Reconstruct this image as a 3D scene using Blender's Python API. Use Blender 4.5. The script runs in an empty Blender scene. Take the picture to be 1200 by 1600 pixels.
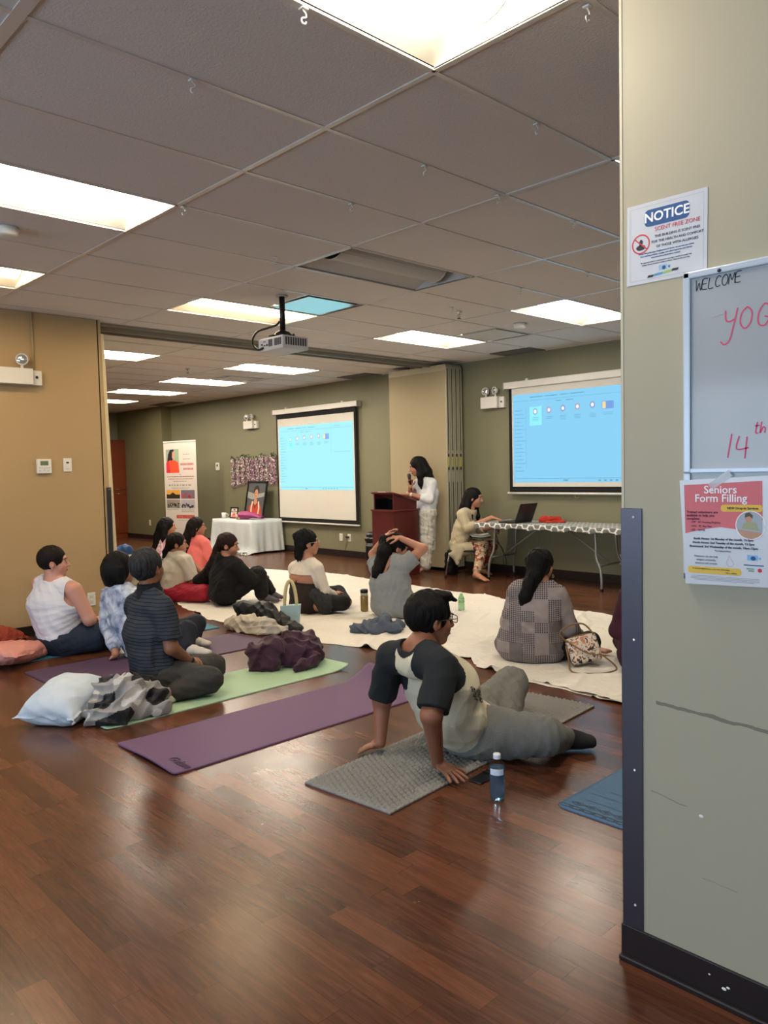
import bpy, bmesh, math, random
import numpy as np
from mathutils import Vector, Matrix
SC = bpy.context.scene
COL = SC.collection
# ---------------------------------------------------------------- camera
CH = 1.38                     # eye height above the floor
CEIL = CH + 1.422
FPX = 1215.6                  # focal length in pixels of the 1200x1600 frame
def cam_basis(yaw=0.808, pit=-0.054, rol=-0.0221):
    f = np.array([math.cos(yaw)*math.cos(pit), math.sin(yaw)*math.cos(pit), math.sin(pit)])
    r = np.array([math.sin(yaw), -math.cos(yaw), 0.0]); u = np.cross(r, f)
    return math.cos(rol)*r+math.sin(rol)*u, -math.sin(rol)*r+math.cos(rol)*u, f
CR, CU, CF = cam_basis()
cd = bpy.data.cameras.new('camera'); cam = bpy.data.objects.new('camera', cd); COL.objects.link(cam)
cam.matrix_world = Matrix(((CR[0], CU[0], -CF[0], 0), (CR[1], CU[1], -CF[1], 0), (CR[2], CU[2], -CF[2], CH), (0, 0, 0, 1)))
cd.sensor_fit = 'VERTICAL'; cd.sensor_height = 36; cd.lens = 36*FPX/1600; cd.clip_start = .05; cd.clip_end = 100
SC.camera = cam
# ---------------------------------------------------------------- world, exposure
w = bpy.data.worlds.new('world'); SC.world = w; w.use_nodes = True
w.node_tree.nodes['Background'].inputs[0].default_value = (.75, .85, 1, 1)
w.node_tree.nodes['Background'].inputs[1].default_value = .6
SC.view_settings.view_transform = 'Standard'; SC.view_settings.look = 'None'
SC.view_settings.gamma = 1; SC.view_settings.use_curve_mapping = False
SC.view_settings.exposure = 0.95
LAMP_L = 21.0                 # radiance of a lit fixture basket
WARM_L = 15.0
FAR_L = 36.0                  # fixtures of the far room
WINDOW_W = 120.0              # daylight of the windows behind the camera
def area_light(name, loc, sx, sy, watt, col, rot=(0, 0, 0), parent=None):
    l = bpy.data.lights.new(name, 'AREA'); l.shape = 'RECTANGLE'; l.size = sx; l.size_y = sy; l.energy = watt; l.color = col
    o = bpy.data.objects.new(name, l); COL.objects.link(o); o.location = loc; o.rotation_euler = rot
    if parent: o.parent = parent
    return o
for wy in (-2.2, .6, 3.2, 5.2):
    area_light('window_daylight', (-4.42, wy, 1.45), 1.5, 1.7, WINDOW_W/4, (.62, .80, 1.0), (0, math.radians(-90), 0))
# ---------------------------------------------------------------- helpers
def lin(c):
    if isinstance(c, str): c = [int(c[i:i+2], 16)/255 for i in (0, 2, 4)]
    return tuple(x/12.92 if x <= .04045 else ((x+.055)/1.055)**2.4 for x in c)+(1.0,)
def mat(name, col, rough=.6, metal=0, bump=0, bscale=80, spec=.5, trans=0, emit=None, estr=0, var=0, vscale=6, sheen=0, ior=1.45, coat=0, alpha=1):
    m = bpy.data.materials.new(name); m.use_nodes = True; nt = m.node_tree; b = nt.nodes['Principled BSDF']
    c = lin(col); b.inputs['Base Color'].default_value = c; b.inputs['Roughness'].default_value = rough
    b.inputs['Metallic'].default_value = metal; b.inputs['Specular IOR Level'].default_value = spec
    b.inputs['Transmission Weight'].default_value = trans; b.inputs['IOR'].default_value = ior
    b.inputs['Sheen Weight'].default_value = sheen; b.inputs['Coat Weight'].default_value = coat
    b.inputs['Alpha'].default_value = alpha
    if emit is not None:
        b.inputs['Emission Color'].default_value = lin(emit); b.inputs['Emission Strength'].default_value = estr
    tc = nt.nodes.new('ShaderNodeTexCoord')
    if bump:
        n = nt.nodes.new('ShaderNodeTexNoise'); n.inputs['Scale'].default_value = bscale; n.inputs['Detail'].default_value = 4
        bp = nt.nodes.new('ShaderNodeBump'); bp.inputs['Strength'].default_value = bump; bp.inputs['Distance'].default_value = .01
        nt.links.new(tc.outputs['Object'], n.inputs['Vector']); nt.links.new(n.outputs['Fac'], bp.inputs['Height']); nt.links.new(bp.outputs['Normal'], b.inputs['Normal'])
    n = nt.nodes.new('ShaderNodeTexNoise'); n.inputs['Scale'].default_value = vscale; n.inputs['Detail'].default_value = 5
    mx = nt.nodes.new('ShaderNodeMix'); mx.data_type = 'RGBA'
    v = var if var else .04
    mx.inputs[6].default_value = tuple(x*(1-v) for x in c[:3])+(1,); mx.inputs[7].default_value = tuple(min(1, x*(1+v)) for x in c[:3])+(1,)
    nt.links.new(tc.outputs['Object'], n.inputs['Vector']); nt.links.new(n.outputs['Fac'], mx.inputs[0]); nt.links.new(mx.outputs[2], b.inputs['Base Color'])
    return m
class NT:
    """small node-graph helper"""
    def __init__(s, name, rough=.6, spec=.5):
        s.m = bpy.data.materials.new(name); s.m.use_nodes = True; s.t = s.m.node_tree; s.b = s.t.nodes['Principled BSDF']
        s.b.inputs['Roughness'].default_value = rough; s.b.inputs['Specular IOR Level'].default_value = spec
        s.tc = s.t.nodes.new('ShaderNodeTexCoord'); s.co = s.tc.outputs['Object']
        s.sx = s.t.nodes.new('ShaderNodeSeparateXYZ'); s.t.links.new(s.co, s.sx.inputs[0])
        s.x, s.y, s.z = s.sx.outputs
    def _in(s, sock, v):
        if isinstance(v, (int, float)): sock.default_value = v
        elif isinstance(v, tuple): sock.default_value = v
        else: s.t.links.new(v, sock)
    def math(s, op, a, b=0.0, c=0.0):
        n = s.t.nodes.new('ShaderNodeMath'); n.operation = op
        s._in(n.inputs[0], a); s._in(n.inputs[1], b); s._in(n.inputs[2], c); return n.outputs[0]
    def noise(s, scale, vec=None, detail=4, dist=0):
        n = s.t.nodes.new('ShaderNodeTexNoise'); n.inputs['Scale'].default_value = scale; n.inputs['Detail'].default_value = detail; n.inputs['Distortion'].default_value = dist
        s.t.links.new(vec or s.co, n.inputs['Vector']); return n.outputs['Fac']
    def comb(s, x, y, z):
        n = s.t.nodes.new('ShaderNodeCombineXYZ')
        for i, v in enumerate((x, y, z)): s._in(n.inputs[i], v)
        return n.outputs[0]
    def white(s, vec):
        n = s.t.nodes.new('ShaderNodeTexWhiteNoise'); n.noise_dimensions = '3D'; s.t.links.new(vec, n.inputs['Vector']); return n.outputs['Value']
    def mix(s, f, a, b):
        n = s.t.nodes.new('ShaderNodeMix'); n.data_type = 'RGBA'; s._in(n.inputs[0], f); s._in(n.inputs[6], a); s._in(n.inputs[7], b); return n.outputs[2]
    def ramp(s, f, stops):
        n = s.t.nodes.new('ShaderNodeValToRGB'); e = n.color_ramp.elements
        while len(e) < len(stops): e.new(.5)
        for k, (p, c) in zip(e, stops): k.position = p; k.color = c
        s.t.links.new(f, n.inputs[0]); return n.outputs[0]
    def bump(s, h, strength=.3, dist=.01):
        n = s.t.nodes.new('ShaderNodeBump'); n.inputs['Strength'].default_value = strength; n.inputs['Distance'].default_value = dist
        s.t.links.new(h, n.inputs['Height']); s.t.links.new(n.outputs[0], s.b.inputs['Normal'])
    def base(s, c): s._in(s.b.inputs['Base Color'], c); return s.m
def tag(o, label=None, cat=None, group=None, kind=None):
    if label: o['label'] = label
    if cat: o['category'] = cat
    if group: o['group'] = group
    if kind: o['kind'] = kind
    return o
def empty(name, loc=(0, 0, 0), rz=0, label=None, cat=None, group=None):
    o = bpy.data.objects.new(name, None); COL.objects.link(o); o.location = loc; o.rotation_euler = (0, 0, rz); o.empty_display_size = .1
    return tag(o, label, cat, group)
class MB:
    """collects simple shapes and links them as one mesh object"""
    def __init__(s): s.bm = bmesh.new()
    def box(s, lo, hi, bev=0, M=None):
        r = bmesh.ops.create_cube(s.bm, size=1); vs = r['verts']
        for v in vs: v.co = Vector([(lo[i]+hi[i])/2+v.co[i]*(hi[i]-lo[i]) for i in range(3)])
        if bev:
            es = list({e for v in vs for e in v.link_edges})
            rr = bmesh.ops.bevel(s.bm, geom=es, offset=bev, segments=2, affect='EDGES', profile=.6); vs = list({v for f in rr['faces'] for v in f.verts} | {v for v in vs if v.is_valid})
        if M is not None:
            for v in vs: v.co = M @ v.co
        return s
    def prism(s, pts, z0, z1, M=None):
        a = [s.bm.verts.new((p[0], p[1], z0)) for p in pts]; b = [s.bm.verts.new((p[0], p[1], z1)) for p in pts]
        s.bm.faces.new(a[::-1]); s.bm.faces.new(b)
        for i in range(len(pts)): j = (i+1) % len(pts); s.bm.faces.new((a[i], a[j], b[j], b[i]))
        if M is not None:
            for v in a+b: v.co = M @ v.co
        return s
    def quad(s, *p): s.bm.faces.new([s.bm.verts.new(q) for q in p]); return s
    def tube(s, pts, r, seg=10, cap=True, sm=0):
        pts = [Vector(p) for p in pts]
        if sm:
            q = [pts[0]]+pts+[pts[-1]]; pts = []
            for i in range(1, len(q)-2):
                a, b_, c_, d = q[i-1:i+3]
                for k in range(sm): t = k/sm; pts.append(.5*((2*b_)+(c_-a)*t+(2*a-5*b_+4*c_-d)*t*t+(3*b_-a-3*c_+d)*t**3))
            pts.append(q[-1])
        rings = []; n = len(pts); up = None
        for i, p in enumerate(pts):
            d = (pts[min(i+1, n-1)]-pts[max(i-1, 0)]).normalized()
            if up is None: up = d.orthogonal().normalized()
            up = (up-d*up.dot(d)).normalized(); sd = d.cross(up)
            rr = r[i] if isinstance(r, (list, tuple)) else r
            rings.append([s.bm.verts.new(p+(up*math.cos(k*2*math.pi/seg)+sd*math.sin(k*2*math.pi/seg))*rr) for k in range(seg)])
        for a, b in zip(rings, rings[1:]):
            for k in range(seg): s.bm.faces.new((a[k], a[(k+1) % seg], b[(k+1) % seg], b[k]))
        if cap: s.bm.faces.new(rings[0][::-1]); s.bm.faces.new(rings[-1])
        return s
    def lathe(s, prof, c=(0, 0, 0), seg=24, M=None, close=True):
        rings = []
        for r, z in prof:
            rings.append([s.bm.verts.new((c[0]+r*math.cos(k*2*math.pi/seg), c[1]+r*math.sin(k*2*math.pi/seg), c[2]+z)) for k in range(seg)])
        for a, b in zip(rings, rings[1:]):
            for k in range(seg): s.bm.faces.new((a[k], a[(k+1) % seg], b[(k+1) % seg], b[k]))
        if close: s.bm.faces.new(rings[0][::-1]); s.bm.faces.new(rings[-1])
        if M is not None:
            for R in rings:
                for v in R: v.co = M @ v.co
        return s
    def sphere(s, c, r, seg=12, M=None):
        rr = bmesh.ops.create_uvsphere(s.bm, u_segments=seg, v_segments=max(6, seg*2//3), radius=1)
        sc = r if isinstance(r, (tuple, list)) else (r, r, r)
        for v in rr['verts']:
            v.co = Vector((v.co.x*sc[0], v.co.y*sc[1], v.co.z*sc[2]))
            if M is not None: v.co = M @ v.co
            v.co += Vector(c)
        return s
    def build(s, name, m, parent=None, smooth=False, loc=None):
        bmesh.ops.recalc_face_normals(s.bm, faces=s.bm.faces[:])
        if loc is not None:
            for v in s.bm.verts: v.co -= Vector(loc)
        me = bpy.data.meshes.new(name); s.bm.to_mesh(me); s.bm.free(); me.materials.append(m)
        if smooth:
            for p in me.polygons: p.use_smooth = True
        o = bpy.data.objects.new(name, me); COL.objects.link(o)
        if loc is not None: o.location = loc
        if parent is not None: attach(o, parent)
        return o
def wm(o):
    M = Matrix.LocRotScale(o.location, o.rotation_euler, o.scale)
    return wm(o.parent) @ o.matrix_parent_inverse @ M if o.parent else M
def attach(o, parent):
    """parent while keeping the world-space coordinates the mesh was written in"""
    o.parent = parent; o.matrix_parent_inverse = wm(parent).inverted(); return o
def copy_tree(o, parent=None, off=None):
    c = o.copy(); COL.objects.link(c)
    if parent is not None: c.parent = parent
    if off is not None: c.location = Vector(o.location)+Vector(off)
    for ch in [x for x in bpy.data.objects if x.parent == o]: copy_tree(ch, c)
    return c
def struct(o, name=None):
    o['kind'] = 'structure'; return o
def textmesh(body, size, M, m, name, parent, align='CENTER', bold=0, ext=.0004, shear=0, space=1.0):
    c = bpy.data.curves.new(name, 'FONT'); c.body = body; c.size = size; c.extrude = ext; c.offset = bold; c.align_x = align; c.align_y = 'CENTER'; c.shear = shear
    c.resolution_u = 3; c.space_character = space
    o = bpy.data.objects.new('tmp_text', c); COL.objects.link(o)
    dg = bpy.context.evaluated_depsgraph_get(); dg.update()
    me = bpy.data.meshes.new_from_object(o.evaluated_get(dg)); bpy.data.objects.remove(o)
    me.transform(M); me.materials.clear(); me.materials.append(m); me.name = name
    q = bpy.data.objects.new(name, me); COL.objects.link(q)
    if parent is not None: attach(q, parent)
    return q
# pixel rays (1200x1600 frame) -> points of the room, used to survey positions
CAMP = np.array([0, 0, CH])
def ray(x, y): return CF+CR*(x-600)/FPX-CU*(y-800)/FPX
def onz(x, y, z): d = ray(x, y); return CAMP+d*(z-CH)/d[2]
def onplane(x, y, p, n): d = ray(x, y); p = np.asarray(p, float); n = np.asarray(n, float); return CAMP+d*((p-CAMP)@n)/(d@n)
# ---------------------------------------------------------------- signed-distance modelling (bodies, cloth heaps)
f4 = np.float32
def V3(p): return np.asarray(p, dtype=f4)
def cap(a, b, ra, rb, w=None, s=1.0):
    a = V3(a); b = V3(b)
    if w is not None: w = V3(w)/np.linalg.norm(w)
    def tr(p):
        return p if w is None else p+np.outer((p-a)@w, w)*(1/s-1)
    B = tr(b[None])[0]; ab = B-a; L = float(ab@ab)+1e-9
    def fn(p):
        q = tr(p)-a; t = np.clip(q@ab/L, 0, 1); d = q-t[:, None]*ab
        return np.sqrt(np.einsum('ij,ij->i', d, d))-(ra+(rb-ra)*t)
    return fn
def ell(c, r, R=None):
    c = V3(c); r = V3(r); R = np.eye(3, dtype=f4) if R is None else V3(R)     # rows of R = local axes
    def fn(p):
        q = (p-c)@R.T; k = np.linalg.norm(q/r, axis=1); k2 = np.linalg.norm(q/(r*r), axis=1)+1e-6
        return k*(k-1)/k2
    return fn
def sbox(c, r, R=None, rnd=.01):
    c = V3(c); r = V3(r)-rnd; R = np.eye(3, dtype=f4) if R is None else V3(R)
    def fn(p):
        q = np.abs((p-c)@R.T)-r
        return np.linalg.norm(np.maximum(q, 0), axis=1)+np.minimum(q.max(1), 0)-rnd
    return fn
def plane(p0, n):           # keeps the side the normal points away from
    p0 = V3(p0); n = V3(n)/np.linalg.norm(n)
    return lambda p: (p-p0)@n
def smin(a, b, k):
    h = np.clip(.5+.5*(b-a)/k, 0, 1); return b+(a-b)*h-k*h*(1-h)
def U(fs, k=.02):
    def fn(p):
        d = fs[0](p)
        for f in fs[1:]: d = smin(d, f(p), k)
        return d
    return fn
def I(a, *bs):
    def fn(p):
        d = a(p)
        for b in bs: d = np.maximum(d, b(p))
        return d
    return fn
def S(a, b, k=0): 
    return (lambda p: np.maximum(a(p), -b(p))) if not k else (lambda p: -smin(-a(p), b(p), k))
def G(a, r): return lambda p: a(p)-r
def fold(a, amp, sc=(14, 14, 6), seed=0, ridge=.5):
    rs = np.random.RandomState(seed); ks = [(rs.randn(3)*np.array(sc)).astype(f4) for _ in range(5)]; ph = rs.rand(5)*6.28
    k2 = [(rs.randn(3)*9).astype(f4) for _ in range(5)]
    def fn(p):
        n = 0
        for i, k in enumerate(ks):
            s_ = np.sin(p@k*(1+.35*i)+ph[i]+1.3*np.sin(p@k2[i]+i)); n = n+((1-2*np.abs(s_))*ridge+s_*(1-ridge))/(1+.35*i)
        return a(p)-amp*n*.5
    return fn
def net(fn, lo, hi, h):
    """naive surface nets on a sparse grid -> verts, quads"""
    m = 8; lo = V3(lo); hi = V3(hi)
    nb = np.maximum(1, np.ceil((hi-lo)/h/m).astype(int)); n = nb*m
    g = [lo[i]+(np.arange(nb[i])*m+m/2-.5)*h for i in range(3)]
    C = np.stack(np.meshgrid(*g, indexing='ij'), -1).reshape(-1, 3).astype(f4)
    d = fn(C); act = np.abs(d) < h*m*1.35
    A = np.repeat(np.repeat(np.repeat(d.reshape(nb), m, 0), m, 1), m, 2).astype(f4)
    bi = np.stack(np.unravel_index(np.nonzero(act)[0], nb), -1)*m
    off = np.stack(np.meshgrid(*[np.arange(m)]*3, indexing='ij'), -1).reshape(-1, 3)
    for s0 in range(0, len(bi), 1500):
        idx = (bi[s0:s0+1500, None, :]+off[None]).reshape(-1, 3)
        A[idx[:, 0], idx[:, 1], idx[:, 2]] = fn((lo+idx*h).astype(f4))
    A[0] = A[-1] = 1; A[:, 0] = A[:, -1] = 1; A[:, :, 0] = A[:, :, -1] = 1
    sg = A < 0
    c = sg[:-1, :-1, :-1].astype(np.int8)
    for dx, dy, dz in ((0, 0, 1), (0, 1, 0), (0, 1, 1), (1, 0, 0), (1, 0, 1), (1, 1, 0), (1, 1, 1)):
        c = c+sg[dx:n[0]-1+dx, dy:n[1]-1+dy, dz:n[2]-1+dz]
    cell = np.argwhere((c > 0) & (c < 8))
    ids = np.full(c.shape, -1, np.int32); ids[cell[:, 0], cell[:, 1], cell[:, 2]] = np.arange(len(cell))
    cr = np.array([[i >> 2 & 1, i >> 1 & 1, i & 1] for i in range(8)])
    val = np.stack([A[cell[:, 0]+q[0], cell[:, 1]+q[1], cell[:, 2]+q[2]] for q in cr], 1)
    acc = np.zeros((len(cell), 3)); cnt = np.zeros(len(cell))
    for i in range(8):
        for b in (1, 2, 4):
            j = i | b
            if j == i: continue
            a_, b_ = val[:, i], val[:, j]; mk = (a_ < 0) != (b_ < 0)
            t = np.where(mk, a_/(a_-b_+1e-12), 0)
            acc += np.where(mk[:, None], cr[i]+(cr[j]-cr[i])*t[:, None], 0); cnt += mk
    V = lo+(cell+acc/np.maximum(cnt, 1)[:, None])*h
    Q = []
    for ax in range(3):
        u, v = (ax+1) % 3, (ax+2) % 3
        sl = [slice(1, n[k]-1) for k in range(3)]; sl[ax] = slice(0, n[ax]-1)
        sh = list(sl); sh[ax] = slice(1, n[ax])
        a_ = sg[tuple(sl)]; b_ = sg[tuple(sh)]
        e = np.argwhere(a_ != b_)
        if not len(e): continue
        s_ = a_[e[:, 0], e[:, 1], e[:, 2]]; e = e+np.array([1 if k != ax else 0 for k in range(3)])
        du = np.eye(3, dtype=int)[u]; dv = np.eye(3, dtype=int)[v]
        q = np.stack([ids[tuple((e-du*x-dv*y).T)] for x, y in ((0, 0), (1, 0), (1, 1), (0, 1))], 1)
        q[~s_] = q[~s_][:, ::-1]; q = q[(q >= 0).all(1)]; Q.append(q)
    return V, np.concatenate(Q)
def mesh_np(name, Vv, Q, m):
    me = bpy.data.meshes.new(name); me.vertices.add(len(Vv)); me.vertices.foreach_set('co', Vv.astype(f4).ravel())
    me.loops.add(Q.size); me.loops.foreach_set('vertex_index', Q.astype(np.int32).ravel())
    me.polygons.add(len(Q)); me.polygons.foreach_set('loop_start', np.arange(0, Q.size, 4, dtype=np.int32)); me.polygons.foreach_set('loop_total', np.full(len(Q), 4, np.int32))
    me.polygons.foreach_set('use_smooth', np.ones(len(Q), bool)); me.update(calc_edges=True); me.materials.append(m)
    return me
def sdf_obj(name, fn, lo, hi, h, m, parent=None, split=None):
    Vv, Q = net(fn, lo, hi, h)
    if split is None: sets = [(name, Q, m)]
    else:
        lab = split(Vv[Q].mean(1)); sets = [(nm, Q[lab == k], mm) for k, (nm, mm) in enumerate([(name, m)]+m2(split))]
    out = []
    org = Vector(parent.location) if parent is not None else Vector(((lo[0]+hi[0])/2, (lo[1]+hi[1])/2, max(0, lo[2])))
    for nm, q, mm in sets:
        if not len(q): continue
        us, inv = np.unique(q, return_inverse=True)
        vv = Vv[us]-np.array(org); me = mesh_np(nm, vv, inv.reshape(q.shape), mm)
        o = bpy.data.objects.new(nm, me); COL.objects.link(o)
        if parent is not None: o.parent = parent
        else: o.location = org
        out.append(o)
    return out[0] if len(out) == 1 else out
def m2(f): return f.extra
# ================================================================ SETTING
WX = 8.13; LY = 6.97; NX = 1.93
# --- floor: dark red-brown wood strips running along Y
n = NT('floor_wood', .3, .38)
sx = n.math('DIVIDE', n.x, .082); ix = n.math('FLOOR', sx)
sy = n.math('ADD', n.math('DIVIDE', n.y, .60), n.math('MULTIPLY', n.white(n.comb(ix, 3.0, 1.0)), 7.0)); iy = n.math('FLOOR', sy)
rv = n.white(n.comb(ix, iy, 0.0))
gv = n.comb(n.math('MULTIPLY', n.x, 34.0), n.math('ADD', n.math('MULTIPLY', n.y, 3.2), n.math('MULTIPLY', rv, 40.0)), n.math('MULTIPLY', rv, 9.0))
g1 = n.noise(1.0, gv, 6, 1.3); g2 = n.noise(4.0, gv, 5, .4)
c1 = n.ramp(rv, [(0, lin('2c1c18')), (.28, lin('41241c')), (.5, lin('4d2d20')), (.75, lin('5e3626')), (1, lin('74452f'))])
c2 = n.mix(n.math('MULTIPLY', n.math('POWER', g1, 1.6), .9), c1, lin('865435'))
c3 = n.mix(n.math('MULTIPLY', g2, .6), c2, lin('241511'))
fx = n.math('ABSOLUTE', n.math('SUBTRACT', n.math('FRACT', sx), .5)); fy = n.math('ABSOLUTE', n.math('SUBTRACT', n.math('FRACT', sy), .5))
gap = n.math('MAXIMUM', n.math('GREATER_THAN', fx, .492), n.math('GREATER_THAN', fy, .4985))
c4 = n.mix(n.math('MULTIPLY', gap, .55), c3, lin('27140f'))
n.t.links.new(n.math('ADD', n.math('MULTIPLY', n.noise(9.0, n.co, 3), .10), .20), n.b.inputs['Roughness'])
n.bump(n.math('ADD', n.noise(160.0, n.co, 3), n.math('MULTIPLY', g2, .25)), .07, .0015)
M_floor = n.base(c4)
struct(MB().box((-4.6, -4.2, -.1), (8.5, 17.15, 0)).build('floor', M_floor))
# --- paints
def paint(name, col, rough=.55):
    n = NT(name, rough, .35)
    c = lin(col); v = n.noise(1.1, n.co, 3)
    n.bump(n.noise(260.0, n.co, 2), .08, .001)
    return n.base(n.mix(v, tuple(x*.95 for x in c[:3])+(1,), tuple(min(1, x*1.05) for x in c[:3])+(1,)))
M_tan = paint('tan_wall_paint', 'ab9169'); M_tan2 = paint('greige_wall_paint', 'b6ad97')
M_green = paint('olive_wall_paint', '7b7961', .5); M_green2 = paint('olive_wall_paint_far', '797455')
M_base = mat('dark_rubber_baseboard', '241c1d', .35); M_white = mat('white_plastic', 'd9d7cf', .4)
M_alu = mat('brushed_aluminium', 'a9aaa6', .35, .8); M_jamb = mat('cream_jamb_paint', 'cbbd96', .5)
M_steel = mat('dull_steel_plate', '4b4951', .34, .65); M_black = mat('black_plastic', '0c0c0e', .4); M_chrome = mat('chrome', 'c8c8c8', .12, 1)
M_grille = mat('dark_grey_vent', '5a5850', .6); M_bolt = mat('bright_screw_head', 'e8e8e8', .2, .6)
# scuffs on the near wall
n = NT('scuffed_greige_paint', .5, .35); c = lin('a8a18a')
def scuff(y0, z0, sl, wdt, y1, y2, seed):
    line = n.math('ADD', n.math('MULTIPLY', n.math('SUBTRACT', n.y, y0), sl), z0)
    wob = n.math('MULTIPLY', n.math('SUBTRACT', n.noise(22.0, n.comb(n.y, seed, 0.0), 4), .5), .014)
    d = n.math('ABSOLUTE', n.math('SUBTRACT', n.math('SUBTRACT', n.z, line), wob))
    m1 = n.math('LESS_THAN', d, n.math('MULTIPLY', n.noise(14.0, n.comb(n.y, seed, 2.0), 3), wdt))
    return n.math('MULTIPLY', m1, n.math('MULTIPLY', n.math('GREATER_THAN', n.y, y1), n.math('LESS_THAN', n.y, y2)))
m1 = scuff(.98, .745, .055, .009, .60, .985, 1.0); m2_ = scuff(1.0, .50, .15, .0028, .90, 1.0, 4.0); m3 = scuff(.86, .31, .05, .0022, .77, .86, 7.0)
col = n.mix(n.math('MULTIPLY', m1, .62), c, lin('4b4a46')); col = n.mix(n.math('MULTIPLY', m2_, .5), col, lin('55534c')); col = n.mix(n.math('MULTIPLY', m3, .4), col, lin('605e57'))
n.bump(n.noise(260.0, n.co, 2), .08, .001); M_near = n.base(col)
# --- walls
struct(MB().box((NX, -4.2, 0), (NX+.2, 1.08, CEIL)).build('wall_near_right', M_near))
struct(MB().box((NX-.0015, 1.074, .0), (NX+.203, 1.0815, CEIL)).build('trim_1', mat('corner_bead_paint', 'c0b79f', .5)))
struct(MB().prism([(-4.5, LY), (3.10, LY), (3.10, LY+.16), (-4.5, LY+.16)], 0, CEIL).build('wall_left', M_tan))
# end jamb of the left wall, slightly out of plumb
b = MB(); q = [(3.10, 3.165, 3.21), (3.10, 3.125, 3.155)]
def wedge(b, x00, x01, x10, x11, y0, y1, z0, z1):
    vs = [b.bm.verts.new(v) for v in ((x00, y0, z0), (x01, y0, z0), (x01, y1, z0), (x00, y1, z0), (x10, y0, z1), (x11, y0, z1), (x11, y1, z1), (x10, y1, z1))]
    for f in ((3, 2, 1, 0), (4, 5, 6, 7), (0, 1, 5, 4), (1, 2, 6, 5), (2, 3, 7, 6), (3, 0, 4, 7)): b.bm.faces.new([vs[k] for k in f])
wedge(b, 3.09, 3.165, 3.09, 3.125, LY, LY+.16, 0, CEIL-.0); struct(b.build('trim_2', M_tan))
b = MB(); wedge(b, 3.165, 3.213, 3.125, 3.152, LY+.0, LY+.14, 0, 2.68); struct(b.build('trim_3', M_jamb))
b = MB(); b.box((3.118, LY-.012, 0), (3.16, LY, 1.275), .002); struct(b.build('trim_4', M_steel))
b = MB()
for z in (.18, .62, 1.255): b.sphere((3.139, LY-.014, z), .004, 8)
struct(b.build('trim_5', M_bolt))
struct(MB().box((WX, -4.2, 0), (WX+.2, 15.0, CEIL)).build('wall_back', M_green))
struct(MB().box((7.90, 14.9, 0), (8.4, 17.15, CEIL)).build('wall_back_offset', M_green2))
struct(MB().box((2.9, 16.95, 0), (8.4, 17.15, CEIL)).build('wall_far_left', M_green))
struct(MB().box((2.9, LY+.16, 0), (3.0, 16.95, CEIL)).build('wall_side_hidden', M_green))
struct(MB().box((-4.6, -4.3, 0), (8.4, -4.2, CEIL)).build('wall_behind_right', M_tan2))
# back wall with four windows (behind the camera; they light the room and mirror in the whiteboard)
b = MB(); ws = [(-3.0, -1.4), (-.2, 1.4), (2.5, 3.9), (4.5, 5.9)]; y = -4.2
for a, c_ in ws: b.box((-4.6, y, 0), (-4.5, a, CEIL)); b.box((-4.6, a, 0), (-4.5, c_, .6)); b.box((-4.6, a, 2.3), (-4.5, c_, CEIL)); y = c_
b.box((-4.6, y, 0), (-4.5, 7.1, CEIL)); struct(b.build('wall_behind', M_tan2))
M_sky = mat('daylit_window_pane', 'dfe9f5', .3, emit='b9d2f5', estr=1.2)
for i, (a, c_) in enumerate(ws):
    fr = MB()
    for y0, y1, z0, z1 in ((a, a+.05, .6, 2.3), (c_-.05, c_, .6, 2.3), (a, c_, .6, .65), (a, c_, 2.25, 2.3), ((a+c_)/2-.02, (a+c_)/2+.02, .6, 2.3), (a, c_, 1.5, 1.54)): fr.box((-4.57, y0, z0), (-4.49, y1, z1))
    f = struct(fr.build('window_%d' % (i+1), M_white)); MB().box((-4.56, a+.05, .65), (-4.55, c_-.05, 2.25)).build('window_pane', M_sky, f)
# --- baseboards
def skirt(name, lo, hi): return struct(MB().box(lo, hi, .003).build(name, M_base))
BH = .098
b = MB(); b.box((NX-.007, -4.2, 0), (NX+.003, 1.087, BH), .002); b.box((NX-.022, -4.2, 0), (NX, 1.087, .016), .004); b.box((NX, 1.08, 0), (NX+.2, 1.087, BH)); struct(b.build('baseboard_near_right', M_base))
skirt('baseboard_left', (-4.5, LY-.008, 0), (3.118, LY, BH)); skirt('baseboard_back', (WX-.012, -4.2, 0), (WX, 14.9, BH+.01))
skirt('baseboard_back_offset', (7.89, 14.89, 0), (7.9, 16.95, BH)); skirt('baseboard_far_left', (2.9, 16.93, 0), (8.4, 16.95, BH))
# metal corner plate on the near wall
b = MB(); b.box((NX-.004, 1.022, BH), (NX, 1.083, 1.262), .001); struct(b.build('trim_6', M_steel))
b = MB()
for z in (1.238, .905, .545, .165): b.sphere((NX-.005, 1.045, z), (.003, .004, .004), 8)
struct(b.build('trim_7', M_bolt))
b = MB()
for y, z, s_ in ((.862, .472, .004), (.80, .045, .004), (.79, .052, .003), (.838, .066, .002)): b.sphere((NX-.001 if z > .1 else NX-.008, y, z), (.001, s_*1.6, s_), 7)
struct(b.build('trim_8', mat('white_chip', 'e6e6e0', .6)))
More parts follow.
